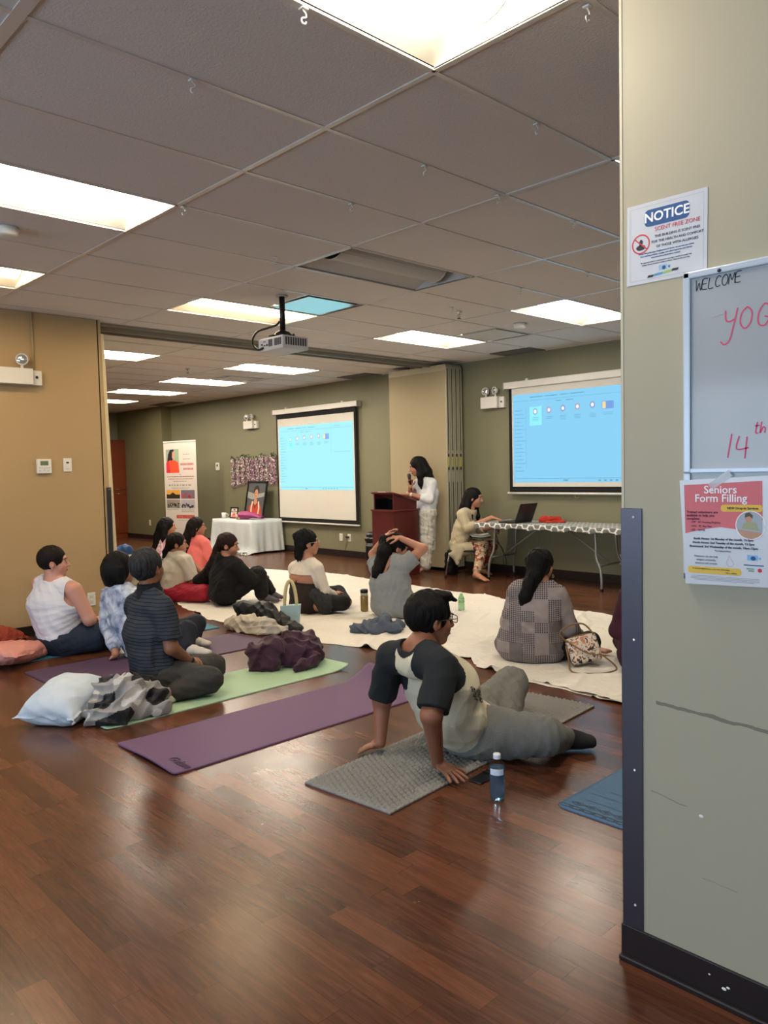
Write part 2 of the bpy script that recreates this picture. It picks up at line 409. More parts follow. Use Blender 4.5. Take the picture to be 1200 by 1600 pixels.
# --- ceiling: lay-in tiles on a T-bar grid
n = NT('ceiling_tile', .85, .2)
sp = n.math('GREATER_THAN', n.noise(170.0, n.co, 2), .66); n.bump(n.math('SUBTRACT', n.noise(120.0, n.co, 3), n.math('MULTIPLY', sp, .6)), .35, .003)
M_tile = n.base(n.mix(n.math('MULTIPLY', sp, .35), n.mix(n.noise(.9, n.co, 2), lin('d2cbc4'), lin('dfd9d3')), lin('8d867e')))
M_bar = mat('ceiling_t_bar', 'cfcac4', .28, .25)
M_void = mat('ceiling_void', '1c1a18', .9)
GX = [2.14+1.22*i for i in range(-6, 6)]; GX[-1] = WX
GX = [-4.5 if g < -4.5 else g for g in GX]
GYn = [1.93+.61*j for j in range(-11, 9)]+[7.06]; GYn = [max(-4.2, g) for g in GYn]
GYf = [7.42]+[8.57+.61*j for j in range(-1, 15)]; GYf = [min(16.95, g) for g in GYf]
LAMPS = [(.92, 1.32), (.92, 3.76), (.92, 5.59), (3.36, 5.59), (3.36, 3.76), (5.8, 3.76), (5.8, 5.59), (3.36, 1.32), (3.36, 8.57), (5.8, 8.57), (5.8, 10.4), (5.8, 12.23), (5.8, 14.06)]
VENTS = [(3.97, 4.98, 4.58, 5.59), (6.41, 4.98, 7.02, 5.59), (6.3, 9.79, 6.91, 10.4), (6.3, 12.84, 6.91, 13.45)]
def inlamp(cx, cy): return any(a < cx < a+1.22 and c_ < cy < c_+.61 for a, c_ in LAMPS)
tb = MB(); bars = MB()
for GY in (GYn, GYf):
    for i in range(len(GX)-1):
        for j in range(len(GY)-1):
            x0, x1, y0, y1 = GX[i], GX[i+1], GY[j], GY[j+1]
            if x1-x0 < .02 or y1-y0 < .02 or inlamp((x0+x1)/2, (y0+y1)/2): continue
            vv = [v for v in VENTS if x0-.01 <= v[0] and v[2] <= x1+.01 and y0-.01 <= v[1] and v[3] <= y1+.01]
            sp_ = [(x0, x1)]
            if vv: sp_ = [q for q in ((x0, vv[0][0]), (vv[0][2], x1)) if q[1]-q[0] > .02]
            for a, c_ in sp_: tb.box((a+.009, y0+.009, CEIL+.003), (c_-.009, y1-.009, CEIL+.018))
    for g in GX: 
        wd = .022 if abs(g-.92) < .01 else .011
        bars.box((g-wd, GY[0], CEIL-.002), (g+wd, GY[-1], CEIL+.0045))
    for g in GY: bars.box((GX[0], g-.011, CEIL-.001), (GX[-1], g+.011, CEIL+.004))
for v in VENTS: bars.box((v[0]-.01, v[1], CEIL-.002), (v[0]+.01, v[3], CEIL+.004)); bars.box((v[2]-.01, v[1], CEIL-.002), (v[2]+.01, v[3], CEIL+.004))
struct(tb.build('ceiling', M_tile))
for a, c_ in LAMPS:       # leave the fixture openings clear of bars: bars only run along their edges
    pass
struct(bars.build('ceiling_grid', M_bar))
struct(MB().box((-4.6, -4.3, CEIL+.14), (8.4, 17.15, CEIL+.2)).build('ceiling_slab', M_void))
# perforated speaker-tile strip and folding-wall track
b = MB(); b.box((3.15, 7.06, CEIL-.02), (WX, 7.15, CEIL+.01)); b.box((3.15, 7.33, CEIL-.02), (WX, 7.42, CEIL+.01)); b.box((3.15, 7.15, CEIL-.06), (WX, 7.18, CEIL)); b.box((3.15, 7.30, CEIL-.06), (WX, 7.33, CEIL)); b.box((3.15, 7.15, CEIL-.012), (WX, 7.33, CEIL+.01))
struct(b.build('trim_9', mat('track_painted_metal', '8d8674', .45, .2)))
struct(MB().box((3.0, 7.03, CEIL-.01), (3.15, 7.45, CEIL+.01)).build('trim_10', M_tile))
# --- ceiling fixtures
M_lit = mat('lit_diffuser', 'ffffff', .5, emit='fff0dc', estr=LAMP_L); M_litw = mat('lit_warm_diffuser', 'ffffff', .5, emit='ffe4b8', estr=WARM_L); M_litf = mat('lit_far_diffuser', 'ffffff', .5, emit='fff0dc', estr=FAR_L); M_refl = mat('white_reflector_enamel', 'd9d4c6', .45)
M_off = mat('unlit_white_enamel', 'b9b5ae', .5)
def fixture(x, y, label, group, lit=2):
    t = empty('ceiling_light', (x+.61, y+.305, CEIL), 0, label, 'ceiling light', group)
    b = MB()
    for lo, hi in (((x, y, -.003), (x+1.22, y+.014, .005)), ((x, y+.596, -.003), (x+1.22, y+.61, .005)), ((x, y, -.003), (x+.014, y+.61, .005)), ((x+1.206, y, -.003), (x+1.22, y+.61, .005))):
        b.box((lo[0], lo[1], CEIL+lo[2]), (hi[0], hi[1], CEIL+hi[2]))
    b.build('frame', M_bar, t)
    mt = {2: M_lit if y < 7 else M_litf, 1: M_litw if y < 7 else M_litf, 0: M_off}[lit]
    # two shallow reflector wings
    w_ = MB(); N = 8
    for s_ in (0, 1):
        ya, yb = (y+.014, y+.305) if s_ == 0 else (y+.596, y+.305)
        rows = [[(xx, ya+(yb-ya)*k/N, CEIL+.01+.085*math.sin(k/N*math.pi*.5)) for k in range(N+1)] for xx in (x+.014, x+1.206)]
        for k in range(N): w_.quad(rows[0][k], rows[0][k+1], rows[1][k+1], rows[1][k])
    for xx in (x+.014, x+1.206): w_.quad((xx, y+.014, CEIL), (xx, y+.596, CEIL), (xx, y+.596, CEIL+.1), (xx, y+.014, CEIL+.1))
    MB().box((x+.01, y+.01, CEIL+.1), (x+1.21, y+.6, CEIL+.104)).build('housing', M_off, t)
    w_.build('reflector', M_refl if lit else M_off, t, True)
    # centre basket, a half cylinder with end caps
    k_ = MB(); N = 12; r = .115
    ring = [[(xx, y+.305+r*math.cos(math.pi*k/N), CEIL+.085-.078*math.sin(math.pi*k/N)) for k in range(N+1)] for xx in (x+.10, x+1.12)]
    for k in range(N): k_.quad(ring[0][k], ring[0][k+1], ring[1][k+1], ring[1][k])
    k_.build('basket', mt, t, True)
    for xx in (x+.10, x+1.12): e_ = MB(); e_.tube([(xx, y+.305+r*1.01*math.cos(math.pi*k/N), CEIL+.085-.08*math.sin(math.pi*k/N)) for k in range(N+1)], .004, 6).build('basket_rib', M_off, t, True)
    return t
LL = ['big bright ceiling light panel overhead, nearest the camera at the top', 'bright ceiling light panel at the left edge above the near floor', 'small warm ceiling light panel at far left just above the tan wall',
      'warm ceiling light panel right behind the black projector pole', 'unlit ceiling light panel with grey curved baskets between lit panels', 'bright ceiling light panel above the right projection screen',
      'bright ceiling light panel right of the projector near the folding wall', 'ceiling light panel showing only a white sliver beside the near wall corner',
      'warm ceiling light panel just past the ceiling track beside the left jamb', 'warm ceiling light panel beyond the track, below the projector in view',
      'white ceiling light panel in the far room, nearest the left screen', 'white ceiling light panel in the far room, second from the far end', 'small white ceiling light panel deepest in the far room']
for i, (x, y) in enumerate(LAMPS):
    lit = 0 if i == 4 else (1 if i in (2, 3, 8, 9) else 2)
    t = fixture(x, y, LL[i], 'recessed ceiling light panels', lit)
# --- vents
M_plate = mat('polished_vent_plate', 'c9cfd2', .12, .85); M_plate2 = mat('white_vent_plate', 'cfccc4', .45)
def vent(v, label, mp):
    t = empty('ceiling_vent', ((v[0]+v[2])/2, (v[1]+v[3])/2, CEIL), 0, label, 'ceiling vent', 'square ceiling air vents')
    b = MB(); b.box((v[0]+.01, v[1]+.01, CEIL+.03), (v[2]-.01, v[3]-.01, CEIL+.04)); b.build('backing', M_black, t)
    b = MB(); b.box((v[0]+.045, v[1]+.045, CEIL-.004), (v[2]-.045, v[3]-.045, CEIL+.004), .002); b.build('plate', mp, t)
vent(VENTS[0], 'square ceiling vent beside the projector pole, its plate mirroring blue', M_plate)
vent(VENTS[1], 'square ceiling vent with a black gap beside the smoke detector', M_plate2)
vent(VENTS[2], 'square ceiling vent in the far room near the left screen', M_plate2)
vent(VENTS[3], 'square ceiling vent farthest away in the far room', M_plate2)
for (x0, y0, x1, y1, lb) in ((7.76, 5.55, 8.1, 6.15, 'dark slot grille in the ceiling above the emergency light by the right screen'), (7.76, 8.45, 8.1, 9.1, 'dark slot grille in the far ceiling above the left projection screen'), (7.6, 13.9, 7.88, 14.8, 'dark slot grille in the ceiling at the distant wall corner')):
    t = empty('slot_grille', (x0, y0, CEIL), 0, lb, 'ceiling grille', 'dark slot grilles along the wall')
    MB().box((x0, y0, CEIL-.006), (x1, y1, CEIL+.002)).build('frame', M_grille, t)
    b = MB()
    for k in range(7): yy = x0+.03+k*(x1-x0-.06)/6; b.box((yy-.006, y0+.03, CEIL-.010), (yy+.006, y1-.03, CEIL-.006))
    b.build('slats', mat('grille_slats', '6f6d64', .5), t)
# --- smoke detectors, sprinklers, hooks
def smoke(x, y, lb):
    tag(MB().lathe([(.001, -.045), (.045, -.044), (.058, -.035), (.062, -.012), (.068, 0)], (x, y, CEIL-.001), 28).build('smoke_detector', M_white, None, True, (x, y, CEIL)), lb, 'smoke detector', 'smoke detectors')
smoke(6.42, 4.70, 'round white smoke detector beside the square vent near the right screen'); smoke(1.59, 4.72, 'round white smoke detector at the left edge below the bright panel')
def sprinkler(x, y, lb):
    t = empty('sprinkler', (x, y, CEIL), 0, lb, 'sprinkler', 'ceiling sprinklers')
    MB().lathe([(.03, 0), (.028, -.006), (.01, -.008), (.009, -.03)], (x, y, CEIL), 16).build('escutcheon', M_chrome, t, True)
    b = MB(); b.tube([(x-.01, y, CEIL-.03), (x-.014, y, CEIL-.045), (x, y, CEIL-.06)], .002, 6); b.tube([(x+.01, y, CEIL-.03), (x+.014, y, CEIL-.045), (x, y, CEIL-.06)], .002, 6); b.lathe([(.018, -.06), (.018, -.063)], (x, y, CEIL), 14)
    b.build('deflector', mat('dark_bronze', '3a352c', .4, .6), t)
sprinkler(5.47, 4.68, 'small dark sprinkler head in the ceiling beside the unlit light panel'); sprinkler(5.43, 9.45, 'small dark sprinkler head in the far room ceiling')
M_clear = mat('clear_plastic_hook', 'e8e6e0', .25, trans=.3)
h0 = None
for x, y in ((1.55, 1.93), (1.52, 2.54), (2.20, 1.34), (2.74, 2.54), (2.82, 3.15), (2.77, 1.93), (4.0, 2.54), (2.17, 3.76), (3.32, 2.56), (5.14, 3.15), (5.15, 3.76), (3.12, 4.25), (5.27, 4.59), (1.66, 6.2)):
    if h0 is None:
        b = MB(); b.box((x-.012, y-.012, CEIL-.008), (x+.012, y+.012, CEIL-.002), .002)
        b.tube([(x, y, CEIL-.005), (x, y, CEIL-.010), (x+.009, y, CEIL-.016), (x+.010, y, CEIL-.025), (x+.003, y, CEIL-.030), (x-.006, y, CEIL-.034), (x-.009, y, CEIL-.042), (x-.003, y, CEIL-.049), (x+.007, y, CEIL-.046), (x+.009, y, CEIL-.040)], .0026, 7, sm=3)
        h0 = b.build('ceiling_hook', M_clear, None, True, (x, y, CEIL)); tag(h0, 'small clear plastic S-hook clipped to the ceiling grid', 'hook', 'hooks clipped to the ceiling grid')
    else:
        o = h0.copy(); COL.objects.link(o); o.location = (x, y, CEIL)
# --- folding wall parked on its track
M_panel = paint('partition_fabric', '9f9274', .8); M_pf = mat('partition_cream_edge', 'a9a58e', .4, .3)
t = empty('folding_partition', (7.9, 7.4, 0), 0, 'beige folding room partition parked in a stack of four panels by the wall', 'room partition')
for k in range(4):
    x = 7.75+k*.082
    p = MB().box((x, 6.885, .05), (x+.066, 7.95, 2.755), .002).build('panel', M_panel, t)
    b = MB(); b.box((x-.001, 6.87, .05), (x+.022, 6.887, 2.73), .002); b.box((x+.044, 6.87, .05), (x+.067, 6.887, 2.73), .002); b.box((x+.02, 6.88, .05), (x+.046, 6.887, 2.73)); b.build('edge_trim', M_pf, p)
    b = MB(); b.box((x+.026, 6.875, .2), (x+.04, 6.882, 1.2)); b.box((x+.026, 6.875, 1.62), (x+.04, 6.882, 2.7)); b.build('edge_groove', M_black, p)
    b = MB(); b.box((x+.014, 6.867, 1.36), (x+.03, 6.871, 1.56)); b.build('latch_tag', mat('yellow_tag', 'b8a83c', .5), p)
    b = MB(); b.box((x+.012, 6.865, 1.535), (x+.032, 6.871, 1.575)); b.box((x+.012, 6.865, 1.36), (x+.032, 6.871, 1.40)); b.build('latch', M_black, p)
MB().box((7.747, 6.88, 2.675), (7.75, 7.95, 2.755)).build('header_band', mat('cream_header', 'b0a68a', .5), t)
b = MB()
for x in (7.80, 7.96): b.tube([(x, 7.2, 2.74), (x, 7.2, 2.79)], .012, 8); b.tube([(x, 7.6, 2.74), (x, 7.6, 2.79)], .012, 8)
b.build('hanger', M_black, t)
# --- wooden cabinet at the far end
M_cab = mat('red_brown_veneer', '6b2f16', .35, var=.25, vscale=3)
t = empty('tall_cabinet', (7.5, 16.7, 0), 0, 'tall reddish-brown wooden cabinet at the distant left end of the far room', 'cabinet')
MB().box((6.88, 16.6, 0), (7.885, 16.935, 2.18), .004).build('body', M_cab, t)
for x in (6.92, 7.42):
    d = MB().box((x, 16.582, .1), (x+.47, 16.6, 2.15), .003).build('door', M_cab, t)
    b = MB(); b.tube([(x+.2, 16.56, 1.08), (x+.44, 16.56, 1.08)], .006, 8); b.tube([(x+.2, 16.56, .98), (x+.44, 16.56, .98)], .006, 8); b.build('handle', M_chrome, d, True)
# ================================================================ FLAT GRAPHICS
def ellp(cx, cy, rx, ry, n=20): return [(cx+rx*math.cos(2*math.pi*i/n), cy+ry*math.sin(2*math.pi*i/n)) for i in range(n)]
def rct(x0, y0, x1, y1): return [(x0, y0), (x1, y0), (x1, y1), (x0, y1)]
def rrct(x0, y0, x1, y1, r, n=5):
    o = []
    for cx, cy, a in ((x1-r, y0+r, -90), (x1-r, y1-r, 0), (x0+r, y1-r, 90), (x0+r, y0+r, 180)):
        o += [(cx+r*math.cos(math.radians(a+90*k/n)), cy+r*math.sin(math.radians(a+90*k/n))) for k in range(n+1)]
    return o
_mc = {}
def ink(c, e=0, rough=.6):
    k = (c, e, rough)
    if k not in _mc: _mc[k] = mat('ink_'+c, c, rough, emit=c if e else None, estr=e)
    return _mc[k]
def flat(name, polys, M, z, m, parent):
    b = MB()
    for P_ in polys: b.bm.faces.new([b.bm.verts.new(M @ Vector((x, y, z))) for x, y in P_])
    me = bpy.data.meshes.new(name); b.bm.normal_update(); b.bm.to_mesh(me); b.bm.free(); me.materials.append(m)
    o = bpy.data.objects.new(name, me); COL.objects.link(o); attach(o, parent); return o
def stroke(name, lines, M, z, wd, m, parent):
    b = MB()
    for L in lines:
        L = [Vector((x, y, 0)) for x, y in L]; n_ = len(L); lr = []
        for i, p_ in enumerate(L):
            d = (L[min(i+1, n_-1)]-L[max(i-1, 0)]).normalized(); q = Vector((-d.y, d.x, 0))*wd/2
            lr.append((b.bm.verts.new(M @ (p_+q+Vector((0, 0, z)))), b.bm.verts.new(M @ (p_-q+Vector((0, 0, z))))))
        for a, c_ in zip(lr, lr[1:]): b.bm.faces.new((a[0], a[1], c_[1], c_[0]))
    me = bpy.data.meshes.new(name); b.bm.to_mesh(me); b.bm.free(); me.materials.append(m)
    o = bpy.data.objects.new(name, me); COL.objects.link(o); attach(o, parent); return o
def spl(pts, k=6):
    """smooth a 2-D polyline (Catmull-Rom)"""
    P_ = [pts[0]]+list(pts)+[pts[-1]]; o = []
    for i in range(1, len(P_)-2):
        for j in range(k):
            t = j/k; a, b_, c_, d = P_[i-1], P_[i], P_[i+1], P_[i+2]
            o.append(tuple(.5*((2*b_[q])+(-a[q]+c_[q])*t+(2*a[q]-5*b_[q]+4*c_[q]-d[q])*t*t+(-a[q]+3*b_[q]-3*c_[q]+d[q])*t**3) for q in (0, 1)))
    return o+[pts[-1]]
def frame_x(x, y, z, tilt=0, rz=0):      # local (u right, v up, w towards -X) for things on walls facing -X
    return Matrix.Translation((x, y, z)) @ Matrix.Rotation(rz, 4, 'Z') @ Matrix(((0, 0, -1, 0), (-1, 0, 0, 0), (0, 1, 0, 0), (0, 0, 0, 1))) @ Matrix.Rotation(tilt, 4, 'Z')
# ---------------------------------------------------------------- notice sheet
M_paper = mat('paper_in_sleeve', 'c9cbd0', .25)
def sheet_of_paper(name, M, w_, h_, label, cat, corners=None):
    t = empty(name, tuple(M.translation), 0, label, cat, 'sheets pinned to the near wall')
    b = MB(); c_ = corners or [(-w_/2, -h_/2), (w_/2, -h_/2), (w_/2, h_/2), (-w_/2, h_/2)]
    lo = [b.bm.verts.new(M @ Vector((x, y, .0004))) for x, y in c_]; hi = [b.bm.verts.new(M @ Vector((x, y, .0014))) for x, y in c_]
    b.bm.faces.new(lo[::-1]); b.bm.faces.new(hi)
    for i in range(4): j = (i+1) % 4; b.bm.faces.new((lo[i], lo[j], hi[j], hi[i]))
    b.build('sheet', M_paper, t); return t
M = frame_x(NX, .954, 1.954, math.radians(-.6))
t = sheet_of_paper('notice_sign', M, .215, .205, 'white NOTICE scent free zone sign taped above the whiteboard', 'sign')
navy = ink('1d4f86'); red = ink('c8323f'); dk = ink('26262e'); gy = ink('5a5c64'); wt = ink('eef0f2')
flat('border', [rct(-.098, -.0935, .098, -.0928), rct(-.098, .0928, .098, .0935), rct(-.0985, -.093, -.0978, .093), rct(.0978, -.093, .0985, .093)], M, .0017, ink('9aa0ac'), t)
flat('notice_panel', [rrct(-.058, .040, .062, .083, .012)], M, .0018, navy, t)
textmesh('NOTICE', .033, M @ Matrix.Translation((.002, .0615, .002)), wt, 'heading', t, bold=.0007)
textmesh('SCENT FREE ZONE', .0142, M @ Matrix.Translation((.030, .030, .0018)), red, 'red_text', t)
for k, s_ in enumerate(('THIS BUILDING IS SCENT FREE', 'FOR THE HEALTH AND COMFORT', 'OF THOSE WITH ALLERGIES')):
    textmesh(s_, .0088, M @ Matrix.Translation((.030, .012-.013*k, .0018)), dk, 'text_line', t)
for k, s_ in enumerate(('When visiting Burnaby Neighbourhood House, we ask that you refrain', 'from wearing perfume, cologne, and other fragrances, and choose', 'unscented personal products instead.')):
    textmesh(s_, .0052, M @ Matrix.Translation((.0, -.026-.0068*k, .0018)), navy, 'text_line', t)
for k, s_ in enumerate(('The chemicals found in scented products can trigger reactions in people with', 'asthma, allergies and other medical conditions. Thank you for your help.')):
    textmesh(s_, .0044, M @ Matrix.Translation((0, -.050-.006*k, .0018)), gy, 'text_line', t)
ring = ellp(-.068, .0, .0235, .0235, 28)
stroke('red_ring', [ring+[ring[0]]], M, .0019, .0035, red, t); stroke('red_bar', [[(-.085, .015), (-.051, -.015)]], M, .0020, .003, red, t)
flat('bottle_symbol', [ellp(-.068, -.009, .013, .007), rct(-.0725, -.004, -.0635, .003), [(-.074, .003), (-.062, .003), (-.064, .010), (-.069, .012)]], M, .00185, dk, t)
flat('house_emblem', [rct(-.018, -.076, .004, -.063), rct(.006, -.072, .014, -.066)], M, .0018, ink('8fb6cf'), t); flat('emblem_core', [ellp(-.004, -.071, .005, .005), ellp(.010, -.071, .002, .003)], M, .0019, navy, t)
flat('dark_band', [[(-.050, -.090), (-.034, -.090), (-.031, -.084), (-.047, -.084)], [(.016, -.084), (.033, -.084), (.036, -.078), (.019, -.078)]], M, .0018, dk, t)
flat('blue_band', [[(-.033, -.0885), (-.009, -.0875), (-.006, -.0815), (-.030, -.0825)]], M, .0018, ink('4d8fc0'), t); flat('green_band', [[(-.008, -.087), (.015, -.085), (.018, -.079), (-.005, -.081)]], M, .0018, ink('8dbb62'), t)
# ---------------------------------------------------------------- whiteboard
M = frame_x(NX, .902, 1.855)      # origin = top left corner; u right (towards -Y), v up
M_wb = mat('whiteboard_enamel', 'a6aaad', .10, spec=.22); M_frame = mat('whiteboard_frame', 'b9c2cc', .3, .15)
t = empty('whiteboard', (NX, .40, 1.4), 0, 'wall-mounted whiteboard with handwritten welcome and red yoga lettering', 'whiteboard')
def wbox(nm, x0, y0, x1, y1, z0, z1, m, par, bev=.002): return MB().box((x0, y0, z0), (x1, y1, z1), bev, M).build(nm, m, par)
bd = wbox('writing_surface', .01, -.76, 1.19, -.01, 0, .011, M_wb, t, 0)
b = MB()
for q in ((0, -.018, 1.2, .0), (0, -.50, .019, 0), (1.18, -.77, 1.2, 0), (0, -.77, .019, -.50), (0, -.77, 1.2, -.75)): b.box((q[0], q[1], 0), (q[2], q[3], .018), .004, M)
b.build('frame', M_frame, t)
wbox('lower_rail', .014, -.500, 1.19, -.488, .011, .016, M_frame, t)
MB().sphere(M @ Vector((.092, -.012, .02)), .0045, 8).build('screw', M_steel, t)
mk = ink('2c2c34'); pk = ink('d0416a')
def hand(word, x, y, h, wd, m, nm, sl=.0, adv=.78):
    gl = {'W': [[(0, 1), (.12, 0), (.3, .75), (.5, 0), (.62, 1)]], 'E': [[(.5, 1), (.05, .95), (.0, .1), (.5, .02)], [(.03, .52), (.42, .55)]], 'L': [[(.05, 1), (.0, .05), (.45, .02)]],
          'C': [[(.5, .85), (.3, 1), (.08, .75), (.02, .3), (.2, .02), (.5, .12)]], 'O': [[(.3, 1), (.06, .75), (.02, .3), (.25, 0), (.5, .25), (.52, .75), (.3, 1)]],
          'M': [[(0, 0), (.08, .95), (.3, .35), (.52, 1), (.6, 0)]],
          'Y': [[(.05, 1.0), (.1, .55), (.3, .45), (.5, .55)], [(.62, 1.05), (.5, .3), (.36, -.4), (.12, -.62), (-.08, -.45)]], 'G': [[(.55, .85), (.3, 1), (.06, .6), (.1, .1), (.38, 0), (.55, .3), (.34, .42)], [(.55, .42), (.6, -.1)]],
          'A': [[(0, 0), (.3, 1), (.55, 0)], [(.12, .4), (.45, .42)]],
          '1': [[(.12, 1), (.0, 0)]], '4': [[(.1, 1), (.0, .4), (.55, .45)], [(.45, .95), (.4, -.05)]], 't': [[(.2, 1), (.12, .1), (.35, .05)], [(0, .65), (.42, .7)]], 'h': [[(.05, 1), (.0, 0), (.2, .5), (.4, .4), (.38, 0)]], '-': [[(0, .5), (.45, .52)]]}
    L = []; cx = x
    for ch in word:
        if ch == ' ': cx += h*.5; continue
        for g in gl[ch]: L.append(spl([(cx+q[0]*h+q[1]*sl*h, y+q[1]*h+(cx-x)*.03) for q in g], 4))
        cx += h*adv
    stroke(nm, L, M, .0116, wd, m, bd)
hand('WELCOME', .030, -.050, .026, .0024, mk, 'black_handwriting', .1, .62)
hand('YOGA', .098, -.159, .050, .0034, pk, 'red_handwriting', .08)
hand('1', .110, -.464, .058, .0034, pk, 'red_number', .05); hand('4', .130, -.464, .052, .0034, pk, 'red_number', .05); hand('th', .172, -.408, .027, .003, pk, 'red_superscript', .1, .5)
stroke('eraser_smear', [spl([(.07, -.118), (.085, -.116), (.10, -.113)])], M, .0117, .004, ink('a9a7ad'), bd)
# ---------------------------------------------------------------- seniors poster
M = frame_x(NX-.019, .8, 1.21, math.radians(.6))
t = sheet_of_paper('paper_poster', M, .216, .27, 'Seniors Form Filling poster with pink top taped below the whiteboard', 'poster', [(-.095, -.134), (.115, -.128), (.110, .136), (-.108, .128)])
MB().box((-.03, -.009, .0016), (.03, .009, .0019), 0, M @ Matrix.Translation((-.005, .127, 0)) @ Matrix.Rotation(.6, 4, 'Z')).build('tape', mat('clear_tape', 'c4c8cc', .15, alpha=.45), t)
Z = .0018
flat('pink_panel', [[(-.096, .116), (.094, .124), (.094, .03), (.055, .004), (.03, .008), (-.005, .012), (-.045, .006), (-.094, -.006)]], M, Z, ink('cf6d74'), t)
textmesh('Seniors', .027, M @ Matrix.Translation((-.005, .103, .002)), wt, 'heading', t, bold=.0003)
textmesh('Form Filling', .027, M @ Matrix.Translation((-.005, .082, .002)), wt, 'heading', t, bold=.0003)
flat('yellow_banner', [rrct(-.004, .050, .094, .067, .007)], M, .0019, ink('e2b84c'), t)
textmesh('NEW Drop-in Services', .0078, M @ Matrix.Translation((.048, .0585, .0021)), dk, 'banner_text', t, bold=.0002)
for k, s_ in enumerate(('Trained volunteers are', 'available to help you', 'complete:')): textmesh(s_, .0085, M @ Matrix.Translation((-.090, .048-.0082*k, .0021)), ink('5c1f35'), 'text_line', t, 'LEFT', bold=.0002)
for k, s_ in enumerate(('- CPP - BC Housing Registry', '- OAS - BC Bus Pass', '- GIS  - SAFER')): textmesh(s_, .0066, M @ Matrix.Translation((-.082, .023-.0098*k, .0021)), ink('4a2030'), 'text_line', t, 'LEFT')
stroke('photo_rim', [[(p_[0], p_[1]) for p_ in ellp(.066, .018, .034, .034, 28)]], M, .002, .002, ink('efe8e4'), t)
flat('photo_circle', [[(min(.093, p_[0]), p_[1]) for p_ in ellp(.066, .018, .033, .033, 28)]], M, .0019, ink('a3aab4'), t)
flat('photo_desk', [[(.036, .008), (.093, .000), (.093, -.006), (.066, -.0148), (.045, -.008)]], M, .00195, ink('b98f73'), t)
flat('photo_shirt', [[(.045, .010), (.05, .022), (.064, .028), (.080, .024), (.086, .006)]], M, .00198, ink('9fa37e'), t)
flat('photo_head', [ellp(.062, .034, .008, .010)], M, .002, ink('c09178'), t); flat('photo_hair', [[(.053, .036), (.054, .046), (.064, .049), (.072, .042), (.071, .034), (.064, .040)]], M, .00205, ink('574840'), t)
for k, s_ in enumerate(('South House: 1st Monday of the month, 12-2pm', 'North House: 2nd Tuesday of the month, 12-2pm', 'Brentwood: 3rd Wednesday of the month, 10am-12pm')):
    textmesh(s_, .0074, M @ Matrix.Translation((.0, -.018-.0098*k, .0021)), dk, 'text_line', t, bold=.00018)
textmesh('*Excluding holidays', .0052, M @ Matrix.Translation((0, -.047, .0021)), gy, 'text_line', t)
for k, s_ in enumerate(('Volunteers can also help', 'navigate community', 'resources and services')): textmesh(s_, .006, M @ Matrix.Translation((-.042, -.062-.0085*k, .0021)), gy, 'text_line', t)
flat('yellow_strip', [rrct(-.088, -.105, .044, -.088, .006)], M, .0019, ink('dcb647'), t)
textmesh('To book an appointment or for more information', .0046, M @ Matrix.Translation((-.03, -.093, .0021)), dk, 'text_line', t); textmesh('call to register', .0046, M @ Matrix.Translation((.02, -.1, .0021)), dk, 'text_line', t)
stroke('hand_drawing', [spl([(.008, -.078), (.012, -.066), (.016, -.058), (.02, -.066), (.026, -.078), (.016, -.084), (.008, -.078)])], M, .002, .0012, ink('c9a7a0'), t)
flat('house_emblem', [rct(.058, -.066, .082, -.053), rct(.084, -.063, .09, -.058)], M, .0019, ink('7fb2dc'), t); flat('emblem_core', [ellp(.072, -.061, .006, .005)], M, .002, navy, t)
flat('blue_rule', [rct(.05, -.079, .096, -.0765)], M, .0019, navy, t); flat('green_words', [rct(.056, -.088, .074, -.085), rct(.06, -.093, .074, -.090)], M, .0019, ink('6f9a86'), t); flat('red_badge', [ellp(.087, -.089, .005, .005)], M, .0019, red, t)
for k in range(4): flat('fine_print', [rct(-.08+.008*(k == 3), -.1115-.0033*k, .086-.012*(k == 3), -.1105-.0033*k)], M, .0019, ink('8a8c92'), t)
# ================================================================ WALL FIXTURES
def outlet(M, label, group, plug=False, slots=2):
    t = empty('wall_outlet', tuple(M.translation), 0, label, 'outlet', group)
    MB().box((-.038, -.06, 0), (.038, .06, .006), .002, M).build('cover_plate', M_white, t)
    b = MB()
    for v in (-.022, .022): b.box((-.017, v-.014, .006), (.017, v+.014, .0085), .002, M)
    b.build('socket_face', mat('outlet_face', 'c9c6bc', .4), t)
    if plug:
        MB().box((-.055, .0, .008), (.008, .022, .04), .004, M).build('plug', M_black, t)
        MB().tube([M @ Vector(p_) for p_ in ((-.05, .01, .02), (-.045, -.06, .01), (-.09, -.16, .008), (-.12, -.22, .008))], .0025, 6).build('cord', M_black, t)
    return t
def frame_y(x, y, z):      # for the left wall, facing -Y: u right = +X
    return Matrix.Translation((x, y, z)) @ Matrix(((1, 0, 0, 0), (0, 0, -1, 0), (0, 1, 0, 0), (0, 0, 0, 1)))
outlet(frame_y(2.935, LY, .26), 'white double outlet low on the tan wall right of the woman in white tank top', 'wall outlets')
outlet(frame_x(WX, 9.515, .315), 'white outlet low on the wall under the left screen, without a plug', 'wall outlets')
outlet(frame_x(WX, 9.315, .315), 'white outlet with a black plug and cord under the left screen', 'wall outlets', True)
outlet(frame_x(WX, 4.55, .29), 'white outlet low on the wall behind the long patterned table', 'wall outlets')
outlet(frame_x(7.9, 15.55, .36), 'white outlet low on the distant wall left of the roll-up banner', 'wall outlets')
M = frame_y(2.562, LY, 1.477)
t = empty('thermostat', (2.562, LY, 1.477), 0, 'white programmable thermostat with green display on the tan wall', 'thermostat')
MB().box((-.062, -.062, 0), (.062, .062, .024), .005, M).build('body', M_white, t); MB().box((-.034, .008, .024), (.034, .046, .0255), .001, M).build('display', mat('lcd_green', '6a7a5c', .25), t)
b = MB()
